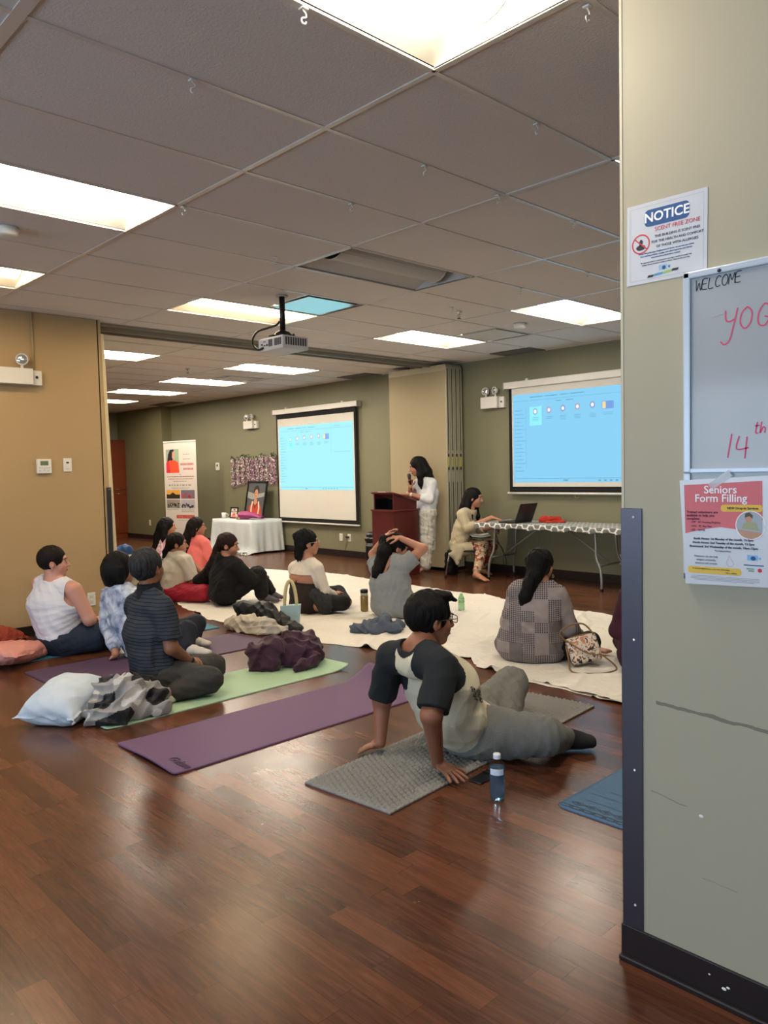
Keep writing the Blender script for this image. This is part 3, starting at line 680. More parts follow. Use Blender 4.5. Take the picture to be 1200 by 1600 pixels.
for u, v in ((-.04, -.012), (-.02, -.012), (0, -.016), (.02, -.012), (.04, -.012), (-.04, -.04), (.03, -.04), (.0, -.034)): b.box((u-.007, v-.004, .024), (u+.007, v+.004, .026), .001, M)
b.build('button', mat('button_grey', 'b7b5ad', .4), t)
M = frame_y(2.770, LY, 1.487)
t = empty('occupancy_switch', (2.77, LY, 1.487), 0, 'white light switch with a small black sensor window right of the thermostat', 'light switch')
MB().box((-.037, -.06, 0), (.037, .06, .007), .002, M).build('cover_plate', M_white, t); MB().box((-.017, -.035, .007), (.017, .012, .011), .002, M).build('rocker', M_white, t); MB().box((-.012, .014, .007), (.012, .027, .009), .001, M).build('sensor', M_black, t)
M = frame_x(WX, 13.13, 1.515)
t = empty('wall_thermostat', (WX, 13.13, 1.515), 0, 'small white wall control with dark window between banner and flower garlands', 'wall control')
MB().box((-.06, -.075, 0), (.06, .075, .02), .006, M).build('body', M_white, t); MB().box((-.022, -.0, .02), (.022, .045, .023), .002, M).build('sensor', M_black, t)
def emergency(M, w_, h_, label, heads, box2=1):
    t = empty('emergency_light', tuple(M.translation), 0, label, 'emergency light', 'twin-head emergency lights')
    MB().box((-w_/2, -h_/2, 0), (w_/2, h_/2, .09), .006, M).build('battery_box', M_white, t)
    if box2: MB().box((w_/2+.005, -h_/2, 0), (w_/2+.085, h_/2-.01, .05), .004, M).build('junction_box', M_white, t); MB().sphere(M @ Vector((w_/2+.042, 0, .052)), .012, 8).build('plug', M_black, t)
    for u in heads:
        h = MB().lathe([(.012, 0), (.012, .05)], (0, 0, 0), 12, M @ Matrix.Translation((u, h_/2, .045)) @ Matrix.Rotation(math.radians(-90), 4, 'X')).build('lamp_neck', M_white, t)
        R_ = M @ Matrix.Translation((u, h_/2+.075, .05)) @ Matrix.Rotation(math.radians(18 if u < 0 else -18), 4, 'Y')
        MB().lathe([(.012, -.045), (.032, -.035), (.046, -.005), (.05, .02), (.046, .022), (.04, .005), (.01, -.01)], (0, 0, 0), 20, R_, False).build('lamp_head', M_white, h, True)
        MB().sphere((0, 0, 0), (.042, .042, .014), 14).bm.free()
        s_ = MB(); s_.sphere((0, 0, 0), (.043, .043, .012), 14); bmesh.ops.transform(s_.bm, matrix=R_ @ Matrix.Translation((0, 0, .014)), verts=s_.bm.verts); s_.build('lens', mat('chrome_lens', 'b9bcbe', .12, .7), h, True)
    return t
emergency(frame_y(2.235, LY, 2.24), .49, .135, 'large white emergency light unit on the tan wall at the left edge', (-.13, .17))
b = MB(); b.tube([(2.515, LY-.012, 2.30), (2.512, LY-.012, CEIL)], .007, 8); t = b.build('conduit', mat('painted_conduit', 'a08c68', .5), None, True, (2.515, LY, 2.3)); tag(t, 'thin painted conduit running up from the emergency light to the ceiling', 'conduit')
emergency(frame_x(WX, 6.40, 2.225), .27, .15, 'white emergency light with two lamps left of the right projection screen', (-.075, .08))
emergency(frame_x(WX, 11.95, 2.25), .28, .14, 'white emergency light with two lamps left of the left projection screen', (-.07, .08))
# ================================================================ PROJECTION SCREENS
M_sheetw = mat('screen_fabric', 'cfcdc4', .8); M_blackf = mat('screen_black_border', '0b0b0d', .85)
def image_mat(name, c1, c2, e):
    n = NT(name, .8, .1); col = n.mix(n.ramp(n.math('ADD', n.math('MULTIPLY', n.y, .45), .5), [(0, (0, 0, 0, 1)), (1, (1, 1, 1, 1))]), lin(c1), lin(c2))
    n.t.links.new(col, n.b.inputs['Emission Color']); n.b.inputs['Emission Strength'].default_value = e; return n.base(lin('202428'))  # picture glows from the screen itself, in place of a projector beam
def screen(yl, yr, ztop, zb, zi0, zi1, yi0, yi1, wz0, wz1, label, mi, side):
    t = empty('projection_screen', (8.06, (yl+yr)/2, zb), 0, label, 'projection screen', 'pull-down projection screens')
    cse = MB(); cse.box((8.02, yr-.06, ztop), (8.12, yl+.05, ztop+.085), .012)
    cse.build('case', M_white, t)
    b = MB(); b.box((8.018, yl+.045, ztop-.006), (8.122, yl+.06, ztop+.09), .004); b.box((8.018, yr-.075, ztop-.006), (8.122, yr-.06, ztop+.09), .004); b.build('end_cap', mat('grey_end_cap', 'a8a7a0', .4), t)
    b = MB(); b.box((8.06, yl-.3, ztop+.085), (8.12, yl-.26, ztop+.11)); b.box((8.06, yr+.3, ztop+.085), (8.12, yr+.34, ztop+.11)); b.build('mounting_bracket', M_white, t)
    sh = MB().box((8.062, yr, zb), (8.064, yl, ztop+.01)).build('black_border', M_blackf, t)
    MB().box((8.058, yr+side, wz0), (8.0605, yl-side, wz1)).build('white_sheet', M_sheetw, t)
    MB().tube([(8.062, yr-.03, zb-.012), (8.062, yl+.03, zb-.012)], .014, 10).build('bottom_bar', M_white, t, True)
    b = MB(); ym = (yl+yr)/2+.1; b.tube([(8.062, ym+.03*math.cos(a*.524), zb-.045+.02*math.sin(a*.524)) for a in range(13)], .003, 6); b.build('pull_ring', mat('brass_ring', 'a9975c', .3, .6), t, True)
    Mi = frame_x(8.0575, yi0, zi1)          # origin: top left of the projected picture
    W_ = yi0-yi1; H_ = zi1-zi0; im = mi
    pic = MB(); pic.box((0, -H_, 0), (W_, 0, .0008), 0, Mi); pic = pic.build('projected_image', im, t)
    a = ink('4f8fb0', .27); dkb = ink('45789c', .25); wh = ink('e8fbff', .56); sel = ink('69b7dd', .45)
    k = W_/1.92; u = lambda *q: [(x*k, -y*H_) for x, y in q]
    def r4(x0, y0, x1, y1): return rct(x0*k, -y0*H_, x1*k, -y1*H_)
    flat('file_list', [r4(.03, .18+i*.043, .03+.09+.05*((i*7) % 3)/2, .186+i*.043) for i in range(17)], Mi, .0012, a, pic)
    flat('window_lines', [r4(.185, .16, .188, .84), r4(0, .955, 1.92, .96), r4(.0, .075, 1.92, .078), r4(.25, .035, .42, .045), r4(.46, .035, .62, .045), r4(.66, .035, .76, .045), r4(.80, .035, .98, .045), r4(.60, .1, .68, .108), r4(.74, .1, .84, .108)], Mi, .0012, a, pic)
    flat('selected_file', [r4(.24, .15, .41, .36)], Mi, .0011, sel, pic)
    flat('taskbar', [r4(.70, .972, .76, .985)]+[r4(1.15+.07*i, .974, 1.18+.07*i, .986) for i in range(6)], Mi, .0013, dkb, pic)
    for i in range(5):
        rg = [(x*k, y) for x, y in ellp(.32+i*.19, 0, .028, .034, 18)]; cy = -(.205-.006*i)*H_
        stroke('file_icon', [[(x, y+cy) for x, y in rg+[rg[0]]]], Mi, .0013, .010, ink('8a6f9e', .28) if i % 2 == 0 else ink('a2788f', .28), pic)
        flat('file_icon_core', [[(x*k, y+cy) for x, y in ellp(.32+i*.19, 0, .014, .018, 12)]], Mi, .0014, wh, pic)
        flat('file_name', [r4(.28+i*.19, .27+.018*j, .365+i*.19, .275+.018*j) for j in range(3 if i != 1 else 2)], Mi, .0013, a, pic)
    flat('thumbnail', [r4(1.20, .155, 1.34, .235)], Mi, .0013, ink('5f86c8', .28), pic); flat('thumbnail_person', [r4(1.205, .16, 1.245, .23)], Mi, .0014, ink('c9b58d', .3), pic)
    flat('file_name', [r4(1.21, .27+.018*j, 1.33, .275+.018*j) for j in range(2)], Mi, .0013, a, pic)
    if W_ < 1.95: flat('side_pane', [r4(1.39, .02, 1.393, .44), r4(1.46, .045, 1.62, .05), r4(1.46, .43, 1.85, .434)], Mi, .0012, a, pic)
    return t
screen(11.10, 9.02, 2.37, .535, 1.075, 2.155, 11.02, 9.09, .60, 2.29, 'left projection screen, hanging between the flower garlands and the lectern', image_mat('cyan_image_glow', '86dcee', 'a5ecf5', .56), .045)
screen(6.09, 3.92, 2.37, 1.06, 1.185, 2.285, 6.02, 4.0, 1.13, 2.37, 'right projection screen, partly hidden by the near wall corner', image_mat('blue_image_glow', '76cdee', '84c9ee', .56), .05)
# ================================================================ PROJECTOR
px_, py_ = 3.83, 5.145
t = empty('ceiling_projector', (px_, py_, CEIL), 0, 'white projector hanging from a black pole with a looping cable', 'projector')
MB().tube([(px_, py_, 2.53), (px_, py_, CEIL)], .023, 16).build('pole', M_black, t, True)
MB().lathe([(.05, 0), (.05, -.01)], (px_, py_, CEIL-.001), 20).build('ceiling_flange', mat('off_white_flange', 'a9a59b', .5), t)
b = MB(); b.lathe([(.028, .05), (.055, .035), (.075, .01), (.075, 0)], (px_, py_, 2.475), 20); b.box((px_-.12, py_-.03, 2.466), (px_+.12, py_+.03, 2.476)); b.box((px_-.03, py_-.12, 2.466), (px_+.03, py_+.12, 2.476))
for a in range(4): b.tube([(px_+.1*math.cos(a*1.57+.4), py_+.1*math.sin(a*1.57+.4), 2.45), (px_+.1*math.cos(a*1.57+.4), py_+.1*math.sin(a*1.57+.4), 2.49)], .008, 6)
b.build('mount_bracket', M_black, t)
R_ = Matrix.Translation((px_, py_, 0)) @ Matrix.Rotation(math.radians(0), 4, 'Z')
bd = MB().box((-.13, -.165, 2.355), (.13, .165, 2.46), .012, R_).build('body', mat('projector_casing', 'c4c3c4', .4), t)
b = MB()
for i in range(11): y = -.15+i*.0135+(0 if i < 7 else .025); b.box((-.1325, y, 2.385), (-.1295, y+.008, 2.44), 0, R_)
for i in range(9): x = -.10+i*.024; b.box((x, -.168, 2.385), (x+.013, -.1645, 2.445), 0, R_)
b.build('vent_slots', mat('dark_vent', '3c3c3f', .6), bd)
b = MB()
for y, z, a, c_ in ((.04, 2.40, .02, .016), (.075, 2.40, .02, .01), (.11, 2.41, .018, .014), (.075, 2.43, .03, .006), (.12, 2.385, .012, .01)): b.box((-.1325, y-a/2, z-c_/2), (-.129, y+a/2, z+c_/2), 0, R_)
b.build('ports', mat('port_dark', '2c2c30', .5), bd)
M2 = R_ @ Matrix.Translation((.128, .06, 2.41)) @ Matrix.Rotation(math.radians(90), 4, 'Y')
MB().lathe([(.04, 0), (.04, .02), (.034, .022)], (0, 0, 0), 20, M2).build('lens', M_black, bd, True)
b = MB(); b.tube([(px_-.015, py_+.02, 2.60), (px_-.03, py_+.05, 2.57), (px_-.06, py_+.14, 2.555), (px_-.11, py_+.20, 2.53), (px_-.15, py_+.21, 2.47), (px_-.165, py_+.18, 2.41), (px_-.16, py_+.12, 2.37), (px_-.13, py_+.09, 2.385)], .009, 8, sm=4); b.build('cable', M_black, t, True)
# ================================================================ LONG TABLE AND THINGS ON IT
n = NT('lattice_cloth', .7, .3)
def lattice(n, u, v, s_):
    a = n.math('MULTIPLY', u, s_); c_ = n.math('MULTIPLY', v, s_*1.0)
    w1 = n.math('ABSOLUTE', n.math('SUBTRACT', n.math('FRACT', n.math('ADD', n.math('ADD', a, c_), n.math('MULTIPLY', n.math('SINE', n.math('MULTIPLY', n.math('SUBTRACT', a, c_), 6.2832)), .12))), .5))
    w2 = n.math('ABSOLUTE', n.math('SUBTRACT', n.math('FRACT', n.math('ADD', n.math('SUBTRACT', a, c_), n.math('MULTIPLY', n.math('SINE', n.math('MULTIPLY', n.math('ADD', a, c_), 6.2832)), .12))), .5))
    return n.math('LESS_THAN', n.math('MINIMUM', w1, w2), .1)
vv = n.math('MULTIPLY', n.math('ADD', n.x, n.math('MULTIPLY', n.z, 1.2)), 1.7)
M_lat = n.base(n.mix(lattice(n, n.y, vv, 6.2), lin('6f7472'), lin('e3e2da')))
TX0, TX1, TY0, TY1, TZ = 7.44, 8.09, 3.85, 6.16, .705
t = empty('folding_table', (7.76, 5.0, 0), 0, 'long folding table with grey metal legs standing along the back wall', 'table')
MB().box((TX0+.01, TY0+.01, TZ-.035), (TX1-.01, TY1-.01, TZ-.003), .01).build('tabletop', mat('table_plastic', 'b9b7ae', .5), t)
M_leg = mat('grey_tube_leg', '8f9088', .35, .5)
def tleg(y, s_):
    for x, foot in ((TX0+.1, -.02), (TX1-.12, .06)):
        MB().tube([(x, y, TZ-.035), (x, y+.01*s_, .5), (x+foot*.3, y+.02*s_, .36), (x+foot*.6, y+.07*s_, .25), (x+foot, y+.09*s_, .12), (x+foot, y+.09*s_, .012)], .015, 10, sm=3).build('leg', M_leg, t, True)
        MB().lathe([(.018, 0), (.018, .03)], (x+foot, y+.09*s_, .0), 12).build('foot_cap', M_black, t)
    MB().tube([(TX0+.1, y+.05*s_, .28), (TX1-.12, y+.05*s_, .28)], .011, 8).build('cross_bar', M_leg, t, True)
    MB().tube([((TX0+TX1)/2, y+.05*s_, .28), ((TX0+TX1)/2, y-.52*s_, TZ-.04)], .010, 8).build('brace', M_leg, t, True)
tleg(5.93, 1); tleg(4.55, -1)
def cloth_cover():
    b = MB(); N = 90
    def edge(k, L, s0): return .055+.008*math.sin(k*37+s0)+.006*math.sin(k*91+s0)
    b.box((TX0-.004, TY0-.004, TZ-.003), (TX1+.004, TY1+.004, TZ+.002), .003)
    for a, c_, nrm in (((TX0-.004, TY1), (TX0-.004, TY0), (-1, 0)), ((TX0, TY1+.004), (TX1, TY1+.004), (0, 1)), ((TX0, TY0-.004), (TX1, TY0-.004), (0, -1))):
        pv = None
        for i in range(N+1):
            f_ = i/N; x = a[0]+(c_[0]-a[0])*f_; y = a[1]+(c_[1]-a[1])*f_; w_ = .004*math.sin(f_*60)
            d = edge(f_, 1, a[0]); cur = [b.bm.verts.new((x+nrm[0]*q, y+nrm[1]*q, z)) for q, z in ((0, TZ), (.004+w_*.5, TZ-d*.5), (.002+w_, TZ-d))]
            if pv: b.bm.faces.new((pv[0], cur[0], cur[1], pv[1])); b.bm.faces.new((pv[1], cur[1], cur[2], pv[2]))
            pv = cur
    return b
o = cloth_cover().build('fitted_tablecloth', M_lat, None, False, (7.76, 5.0, TZ)); tag(o, 'grey and white lattice patterned cover stretched over the long folding table', 'tablecloth')
t = empty('laptop', (7.66, 5.7, TZ), 0, 'open black laptop on the lattice tablecloth, lid leaning right', 'laptop')
M_lap = mat('laptop_black', '17181c', .35)
MB().box((7.50, 5.60, TZ+.003), (7.84, 5.84, TZ+.022), .004).build('base', M_lap, t)
b = MB()
for i in range(12):
    for j in range(4): b.box((7.52+i*.026, 5.70+j*.026, TZ+.022), (7.54+i*.026, 5.72+j*.026, TZ+.024))
b.build('keyboard', mat('key_dark', '2c2d31', .5), t)
MB().box((7.50, -.006, 0), (7.84, .006, .235), .004, Matrix.Translation((0, 5.6, TZ+.02)) @ Matrix.Rotation(math.radians(22), 4, 'X')).build('lid', M_lap, t)
# table cables
b = MB(); b.tube([(7.62, 5.62, TZ+.01), (7.66, 5.95, TZ-.1), (7.62, 5.98, .5), (7.70, 5.93, .35), (7.66, 5.9, .2), (7.75, 5.88, .12), (7.9, 5.8, .02), (8.05, 5.6, .01)], .004, 6, sm=4)
b.tube([(7.60, 5.98, .6), (7.58, 5.9, .45), (7.66, 5.86, .25), (7.7, 5.9, .05), (7.85, 5.95, .012)], .004, 6, sm=4); tag(b.build('power_cable', M_black, None, True, (7.66, 5.9, .01)), 'black cables hanging from the laptop end of the long table', 'cable')
# ================================================================ LECTERN
M_wood = mat('mahogany_veneer', '4e1c1b', .3, var=.18, vscale=4); M_wood2 = mat('mahogany_edge', '5d2524', .28)
t = empty('lectern', (7.14, 7.25, 0), 0, 'tall dark red mahogany lectern with an open black shelf at the top', 'lectern')
LX0, LX1, LY0, LY1 = 6.91, 7.37, 7.05, 7.46
MB().box((LX0, LY0, 0), (LX1, LY1, .845), .004).build('body', M_wood, t)
MB().box((LX0-.012, LY0-.012, .845), (LX1+.012, LY1+.012, .868), .004).build('ledge', M_wood2, t)
def hexa(b, p_):
    v = [b.bm.verts.new(q) for q in p_]
    for f in ((3, 2, 1, 0), (4, 5, 6, 7), (0, 1, 5, 4), (1, 2, 6, 5), (2, 3, 7, 6), (3, 0, 4, 7)): b.bm.faces.new([v[i] for i in f])
    return b
x0, x1, y0, y1 = LX0+.02, LX1-.02, LY0+.02, LY1-.02
hexa(MB(), [(x0, y0, .868), (x1, y0, .868), (x1, y0+.02, .868), (x0, y0+.02, .868), (x0, y0, 1.07), (x1, y0, .965), (x1, y0+.02, .965), (x0, y0+.02, 1.07)]).build('side_panel', M_wood, t)
hexa(MB(), [(x0, y1-.02, .868), (x1, y1-.02, .868), (x1, y1, .868), (x0, y1, .868), (x0, y1-.02, 1.07), (x1, y1-.02, .965), (x1, y1, .965), (x0, y1, 1.07)]).build('side_panel', M_wood, t)
MB().box((x0+.24, y0+.02, .868), (x0+.25, y1-.02, .99)).build('shelf_back', M_black, t)
b = MB(); b.box((x0+.004, y0+.02, .868), (x0+.24, y0+.023, 1.0)); b.build('added_liner', M_black, t); b = MB(); b.box((x0+.004, y1-.023, .868), (x0+.24, y1-.02, 1.0)); b.build('added_liner', M_black, t)  # black back, shelf and added liner paint the opening fully dark inside
MB().box((x0+.002, y0+.02, .868), (x0+.24, y1-.02, .872)).build('shelf', M_black, t)
hexa(MB(), [(x0-.025, y0-.025, 1.075), (x1+.03, y0-.025, .965), (x1+.03, y1+.025, .965), (x0-.025, y1+.025, 1.075), (x0-.025, y0-.025, 1.093), (x1+.03, y0-.025, .983), (x1+.03, y1+.025, .983), (x0-.025, y1+.025, 1.093)]).build('reading_top', M_wood2, t)
Ml = Matrix.Translation((7.03, 7.33, 1.068)) @ Matrix.Rotation(math.radians(14.2), 4, 'Y')
tag(MB().box((-.07, -.07, .006), (.07, .07, .012), .002, Ml).build('paper_notes', mat('white_paper', 'e3e2dd', .6), None, False, (7.03, 7.33, 1.07)), 'small white papers lying on top of the lectern', 'papers')
# ================================================================ ALTAR TABLE
M_cloth = mat('white_tablecloth', 'c4ccce', .8, bump=.2, bscale=12)
AX0, AX1, AY0, AY1, AZ = 7.42, 8.06, 11.02, 12.22, .575
t = empty('low_table', (7.74, 11.6, 0), 0, 'low table hidden under the white cloth beneath the garlands', 'table')
MB().box((AX0+.02, AY0+.02, AZ-.03), (AX1-.02, AY1-.02, AZ-.004)).build('tabletop', M_leg, t)
for x in (AX0+.05, AX1-.07):
    for y in (AY0+.05, AY1-.07): MB().box((x, y, 0), (x+.03, y+.03, AZ-.03)).build('leg', M_black, t)
def drape():
    b = MB(); N = 160; per = []
    cs = [(AX0, AY1), (AX0, AY0), (AX1, AY0), (AX1, AY1)]
    L = [AY1-AY0, AX1-AX0, AY1-AY0, AX1-AX0]; tot = sum(L)
    for i in range(N):
        s_ = i/N*tot; k = 0
        while s_ > L[k]: s_ -= L[k]; k += 1
        a, c_ = cs[k], cs[(k+1) % 4]; f_ = s_/L[k]; nx, ny = [(-1, 0), (0, -1), (1, 0), (0, 1)][k]
        cd_ = min(s_, L[k]-s_); per.append((a[0]+(c_[0]-a[0])*f_, a[1]+(c_[1]-a[1])*f_, nx, ny, i/N*tot, cd_))
    rings = []
    for j, h in enumerate([0, .12, .3, .5, .75, .9, 1]):
        R = []
        for x, y, nx, ny, s_, cd_ in per:
            bot = .035 if ny == -1 else .012
            o_ = .006+h*(.02*math.sin(s_*16)+.012*math.sin(s_*41)+.03)+h*.05*math.exp(-cd_*14)
            z = AZ-h*(AZ-bot)
            if h == 1 and nx == -1: o_ += .05; z = .008
            R.append(b.bm.verts.new((x+nx*o_*(0.25 if nx == 1 else 1), y+ny*o_, z)))
        rings.append(R)
    for a, c_ in zip(rings, rings[1:]):
        for k in range(N): b.bm.faces.new((a[k], a[(k+1) % N], c_[(k+1) % N], c_[k]))
    b.bm.faces.new(rings[0]); return b
t = empty('draped_tablecloth', (7.74, 11.6, AZ), 0, 'long white tablecloth with black floral hem over the low table', 'tablecloth')
drape().build('cloth', M_cloth, t, True)
b = MB(); rnd = random.Random(5)
for i in range(34):
    y = AY0-.02+rnd.random()*1.2; x = AX0-.075-rnd.random()*.05; r_ = .012+.014*rnd.random()
    for k in range(3): a = rnd.random()*6.28; b.bm.faces.new([b.bm.verts.new((x+r_*k*.4*math.cos(a)+r_*.5*math.cos(q+a), y+r_*k*.5*math.sin(a)+r_*1.1*math.sin(q), .016+.01*k+r_*.35*math.cos(q))) for q in (0, 1.3, 2.5, 3.6, 5)])
b.build('floral_hem', ink('1b1d22'), t)
hm = MB()
for i in range(24):
    y0 = AY0-.06+i*.054; hm.quad((AX0-.05, y0, .02), (AX0-.05, y0+.054, .02), (AX0-.13-.012*math.sin(i*1.9+1.9), y0+.054, .006), (AX0-.13-.012*math.sin(i*1.9), y0, .006))
hm.build('hem_border', mat('white_hem', 'd9dad6', .8), t)
# portrait in a tilted black frame
Mp = Matrix.Translation((7.84, 11.565, AZ+.008)) @ Matrix.Rotation(math.radians(0), 4, 'Z') @ Matrix(((0, 0, -1, 0), (-1, 0, 0, 0), (0, 1, 0, 0), (0, 0, 0, 1))) @ Matrix.Rotation(math.radians(-10.5), 4, 'X')
def picture(name, M, w_, h_, fw, label, dep=.02):
    t = empty(name, tuple(M.translation), 0, label, 'framed picture')
    b = MB()
    for q in ((-w_/2, 0, w_/2, fw), (-w_/2, h_-fw, w_/2, h_), (-w_/2, 0, -w_/2+fw, h_), (w_/2-fw, 0, w_/2, h_)): b.box((q[0], q[1], -dep), (q[2], q[3], .004), .002, M)
    b.box((-w_/2+.005, .005, -dep), (w_/2-.005, h_-.005, -dep+.004), 0, M); b.build('frame', M_black, t)
    return t
t = picture('framed_portrait', Mp, .60, .66, .035, 'large tilted black-framed portrait of a person in red with a white garland')
def person_print(t, M, x0, y0, x1, y1, bg, skin='b98466', hair='241a1a', dress='b33a26', gar='d8cbb0', top='5b5f60'):
    W_, H_ = x1-x0, y1-y0; q = lambda a: [(x0+u*W_, y0+v*H_) for u, v in a]
    ph = flat('photo', [rct(x0, y0, x1, y1)], M, -.006, ink(bg), t)
    flat('photo_background', [q([(0, .55), (.3, .5), (1, .6), (1, .72), (.5, .66), (0, .74)])], M, -.0056, ink('8f8f8c'), ph)
    flat('printed_hair', [q(ellp(.5, .76, .16, .17))], M, -.0052, ink(hair), ph)
    flat('printed_shawl', [q([(.14, .0), (.2, .3), (.36, .46), (.64, .46), (.82, .3), (.9, 0)])], M, -.0050, ink('6b2b22'), ph)
    flat('printed_dress', [q([(.08, 0), (.16, .28), (.34, .42), (.5, .2), (.68, .42), (.86, .26), (.94, 0)])], M, -.0048, ink(dress), ph)
    flat('printed_neck', [q([(.42, .52), (.58, .52), (.6, .40), (.5, .32), (.4, .40)])], M, -.0046, ink(skin), ph)
    flat('printed_face', [q(ellp(.5, .68, .115, .15))], M, -.0044, ink(skin), ph)
    flat('printed_fringe', [q([(.385, .70), (.39, .80), (.5, .86), (.61, .80), (.615, .70), (.56, .79), (.5, .81), (.44, .79)])], M, -.0042, ink(hair), ph)
    flat('printed_features', [q(ellp(.45, .69, .018, .012, 8)), q(ellp(.55, .69, .018, .012, 8)), q(ellp(.5, .60, .035, .010, 8))], M, -.0040, ink('5a2a24'), ph)
    if gar: stroke('printed_garland', [q([(.34, .44), (.30, .25), (.33, .02)]), q([(.68, .44), (.74, .25), (.72, .02)])], M, -.0038, W_*.07, ink(gar), ph)
person_print(t, Mp, -.265, .035, .265, .625, '4b4e50')
Mq = Matrix.Translation((7.62, 11.86, AZ+.004)) @ Matrix(((0, 0, -1, 0), (-1, 0, 0, 0), (0, 1, 0, 0), (0, 0, 0, 1))) @ Matrix.Rotation(math.radians(-9), 4, 'X')
t = picture('small_framed_photo', Mq, .235, .20, .018, 'small black-framed photo with pink dress on the altar table', .012); person_print(t, Mq, -.10, .018, .10, .182, 'd9cfc9', 'c99a80', '4a3a38', 'd8796c', None)
MB().box((-.03, 0, -.07), (.03, .14, -.062), 0, Mq).build('stand', M_black, t)
t = empty('mug', (7.62, 12.13, AZ), 0, 'white ceramic mug at the left end of the altar table', 'mug')
M_cer = mat('white_ceramic', 'dcdad2', .2)
MB().lathe([(.035, .003), (.042, .006), (.044, .10), (.040, .10), (.037, .015), (.001, .012)], (7.60, 12.13, AZ), 24, None, False).build('cup', M_cer, t, True)
MB().tube([(7.60+.03, 12.13-.03, AZ+.08), (7.60+.045, 12.13-.055, AZ+.075), (7.60+.05, 12.13-.06, AZ+.05), (7.60+.04, 12.13-.05, AZ+.03), (7.60+.028, 12.13-.03, AZ+.025)], .006, 8).build('handle', M_cer, t, True)
t = empty('candle_holder', (7.52, 11.56, AZ), 0, 'small yellow votive candle in front of the portrait', 'candle')
MB().lathe([(.034, .003), (.04, .02), (.04, .085), (.036, .085), (.034, .07), (.001, .068)], (7.52, 11.56, AZ), 20, None, False).build('votive_cup', mat('yellow_wax_glass', 'd9b36a', .3), t, True)
MB().tube([(7.52, 11.56, AZ+.066), (7.522, 11.56, AZ+.08)], .0015, 5).build('wick', M_black, t)
# bouquet wrapped in magenta paper
t = empty('flower_bouquet', (7.58, 11.3, AZ), 0, 'flower bouquet wrapped in magenta paper lying on the altar table', 'bouquet')
b = MB(); N = 22
ax = Vector((.17, -.44, .02)); o0 = Vector((7.54, 11.50, AZ+.045)); d = ax.normalized(); sd = Vector((d.y, -d.x, 0)); up = Vector((0, 0, 1)); rings = []
for j, (s_, r_, fl) in enumerate(((0, .085, .8), (.3, .09, .75), (.6, .07, .6), (.85, .055, .35), (1.0, .075, .12))):
    R = []
    for k in range(N): a = 2*math.pi*k/N; rr = r_*(1+.16*math.sin(a*5+j)); R.append(b.bm.verts.new(o0+ax*s_+sd*rr*math.cos(a)+up*(rr*fl*math.sin(a)+(.02 if j < 3 else -.02))))
    rings.append(R)
for a_, c_ in zip(rings, rings[1:]):
    for k in range(N): b.bm.faces.new((a_[k], a_[(k+1) % N], c_[(k+1) % N], c_[k]))
for v in b.bm.verts: v.co.z = max(v.co.z, AZ+.006)
b.build('wrapping', mat('magenta_paper', '93306a', .45), t, True)
b = MB(); c_ = MB()
for i in range(26):
    v = o0+sd*rnd.uniform(-.08, .08)+up*rnd.uniform(-.02, .07)-d*rnd.uniform(-.02, .05); v.z = max(v.z, AZ+.02); (b if i % 3 else c_).sphere(v, rnd.uniform(.012, .02), 8)
b.build('blossoms', mat('pale_pink_flower', 'd3a4a8', .7), t, True); c_.build('leaves', mat('leaf_green', '4c5c3a', .7), t, True)
# ================================================================ GARLANDS
M_petw = mat('white_petal', 'd8cdc8', .7); M_petl = mat('lilac_petal', '9b6790', .7); M_lf = mat('dark_leaf', '33402c', .7)
gl = [(12.55, 1.66, .52, .5), (12.38, 1.67, .50, .35), (12.22, 1.68, .48, .5), (12.05, 1.68, .44, .75), (11.90, 1.64, .42, .8), (11.75, 1.64, .42, .7), (11.60, 1.69, .45, .45), (11.46, 1.68, .50, .3), (11.32, 1.69, .50, .6), (11.23, 1.69, .48, .6)]
def petals(b, y, z, L, cnt, r0, sd_):
    q = random.Random(sd_)
    for i in range(cnt):
        f_ = q.random(); zz = z-f_*L; yy = y+q.gauss(0, .028); xx = 8.10-abs(q.gauss(0, .016)); r_ = r0*q.uniform(.7, 1.3); a, e_ = q.random()*6.28, q.uniform(-.8, .8)
        c0 = Vector((xx, yy, zz)); u = Vector((.3*math.sin(e_), math.cos(a), math.sin(a)))*r_; v = Vector((-.6, -math.sin(a)*.8, math.cos(a)*.8))*r_*.7
        b.bm.faces.new([b.bm.verts.new(c0+u*math.cos(k*1.257)+v*math.sin(k*1.257)) for k in range(5)])
for i, (y, z, L, lil) in enumerate(gl):
    t = empty('flower_garland', (8.10, y, z), 0, 'strand of white and lilac artificial blossoms hanging on the wall above the portrait', 'flower garland', 'blossom strands hanging above the altar')
    b = MB(); petals(b, y, z, L, int(190*(1-lil))+40, .013, i); b.build('white_blossoms', M_petw, t)
    b = MB(); petals(b, y, z-.02, L*1.02, int(190*lil)+40, .013, i+50); b.build('lilac_blossoms', M_petl, t)
    b = MB(); q = random.Random(i)
    for k in range(16 if i % 3 != 1 else 8):
        zz = z+q.uniform(-.02, .035) if k > 5 else z-q.random()*L; yy = y+q.gauss(0, .04); c0 = Vector((8.09-q.random()*.02, yy, zz)); a = q.random()*6.28; u = Vector((.1, math.cos(a), math.sin(a)))*.024; v = Vector((-.3, -math.sin(a), math.cos(a)))*.010
        b.bm.faces.new([b.bm.verts.new(c0+u*math.cos(k2*1.047)+v*math.sin(k2*1.047)) for k2 in range(6)])
    b.build('leaves', M_lf, t); MB().tube([(8.112, y, z+.02), (8.112, y, z-L*.9)], .002, 5).build('stem', M_lf, t)
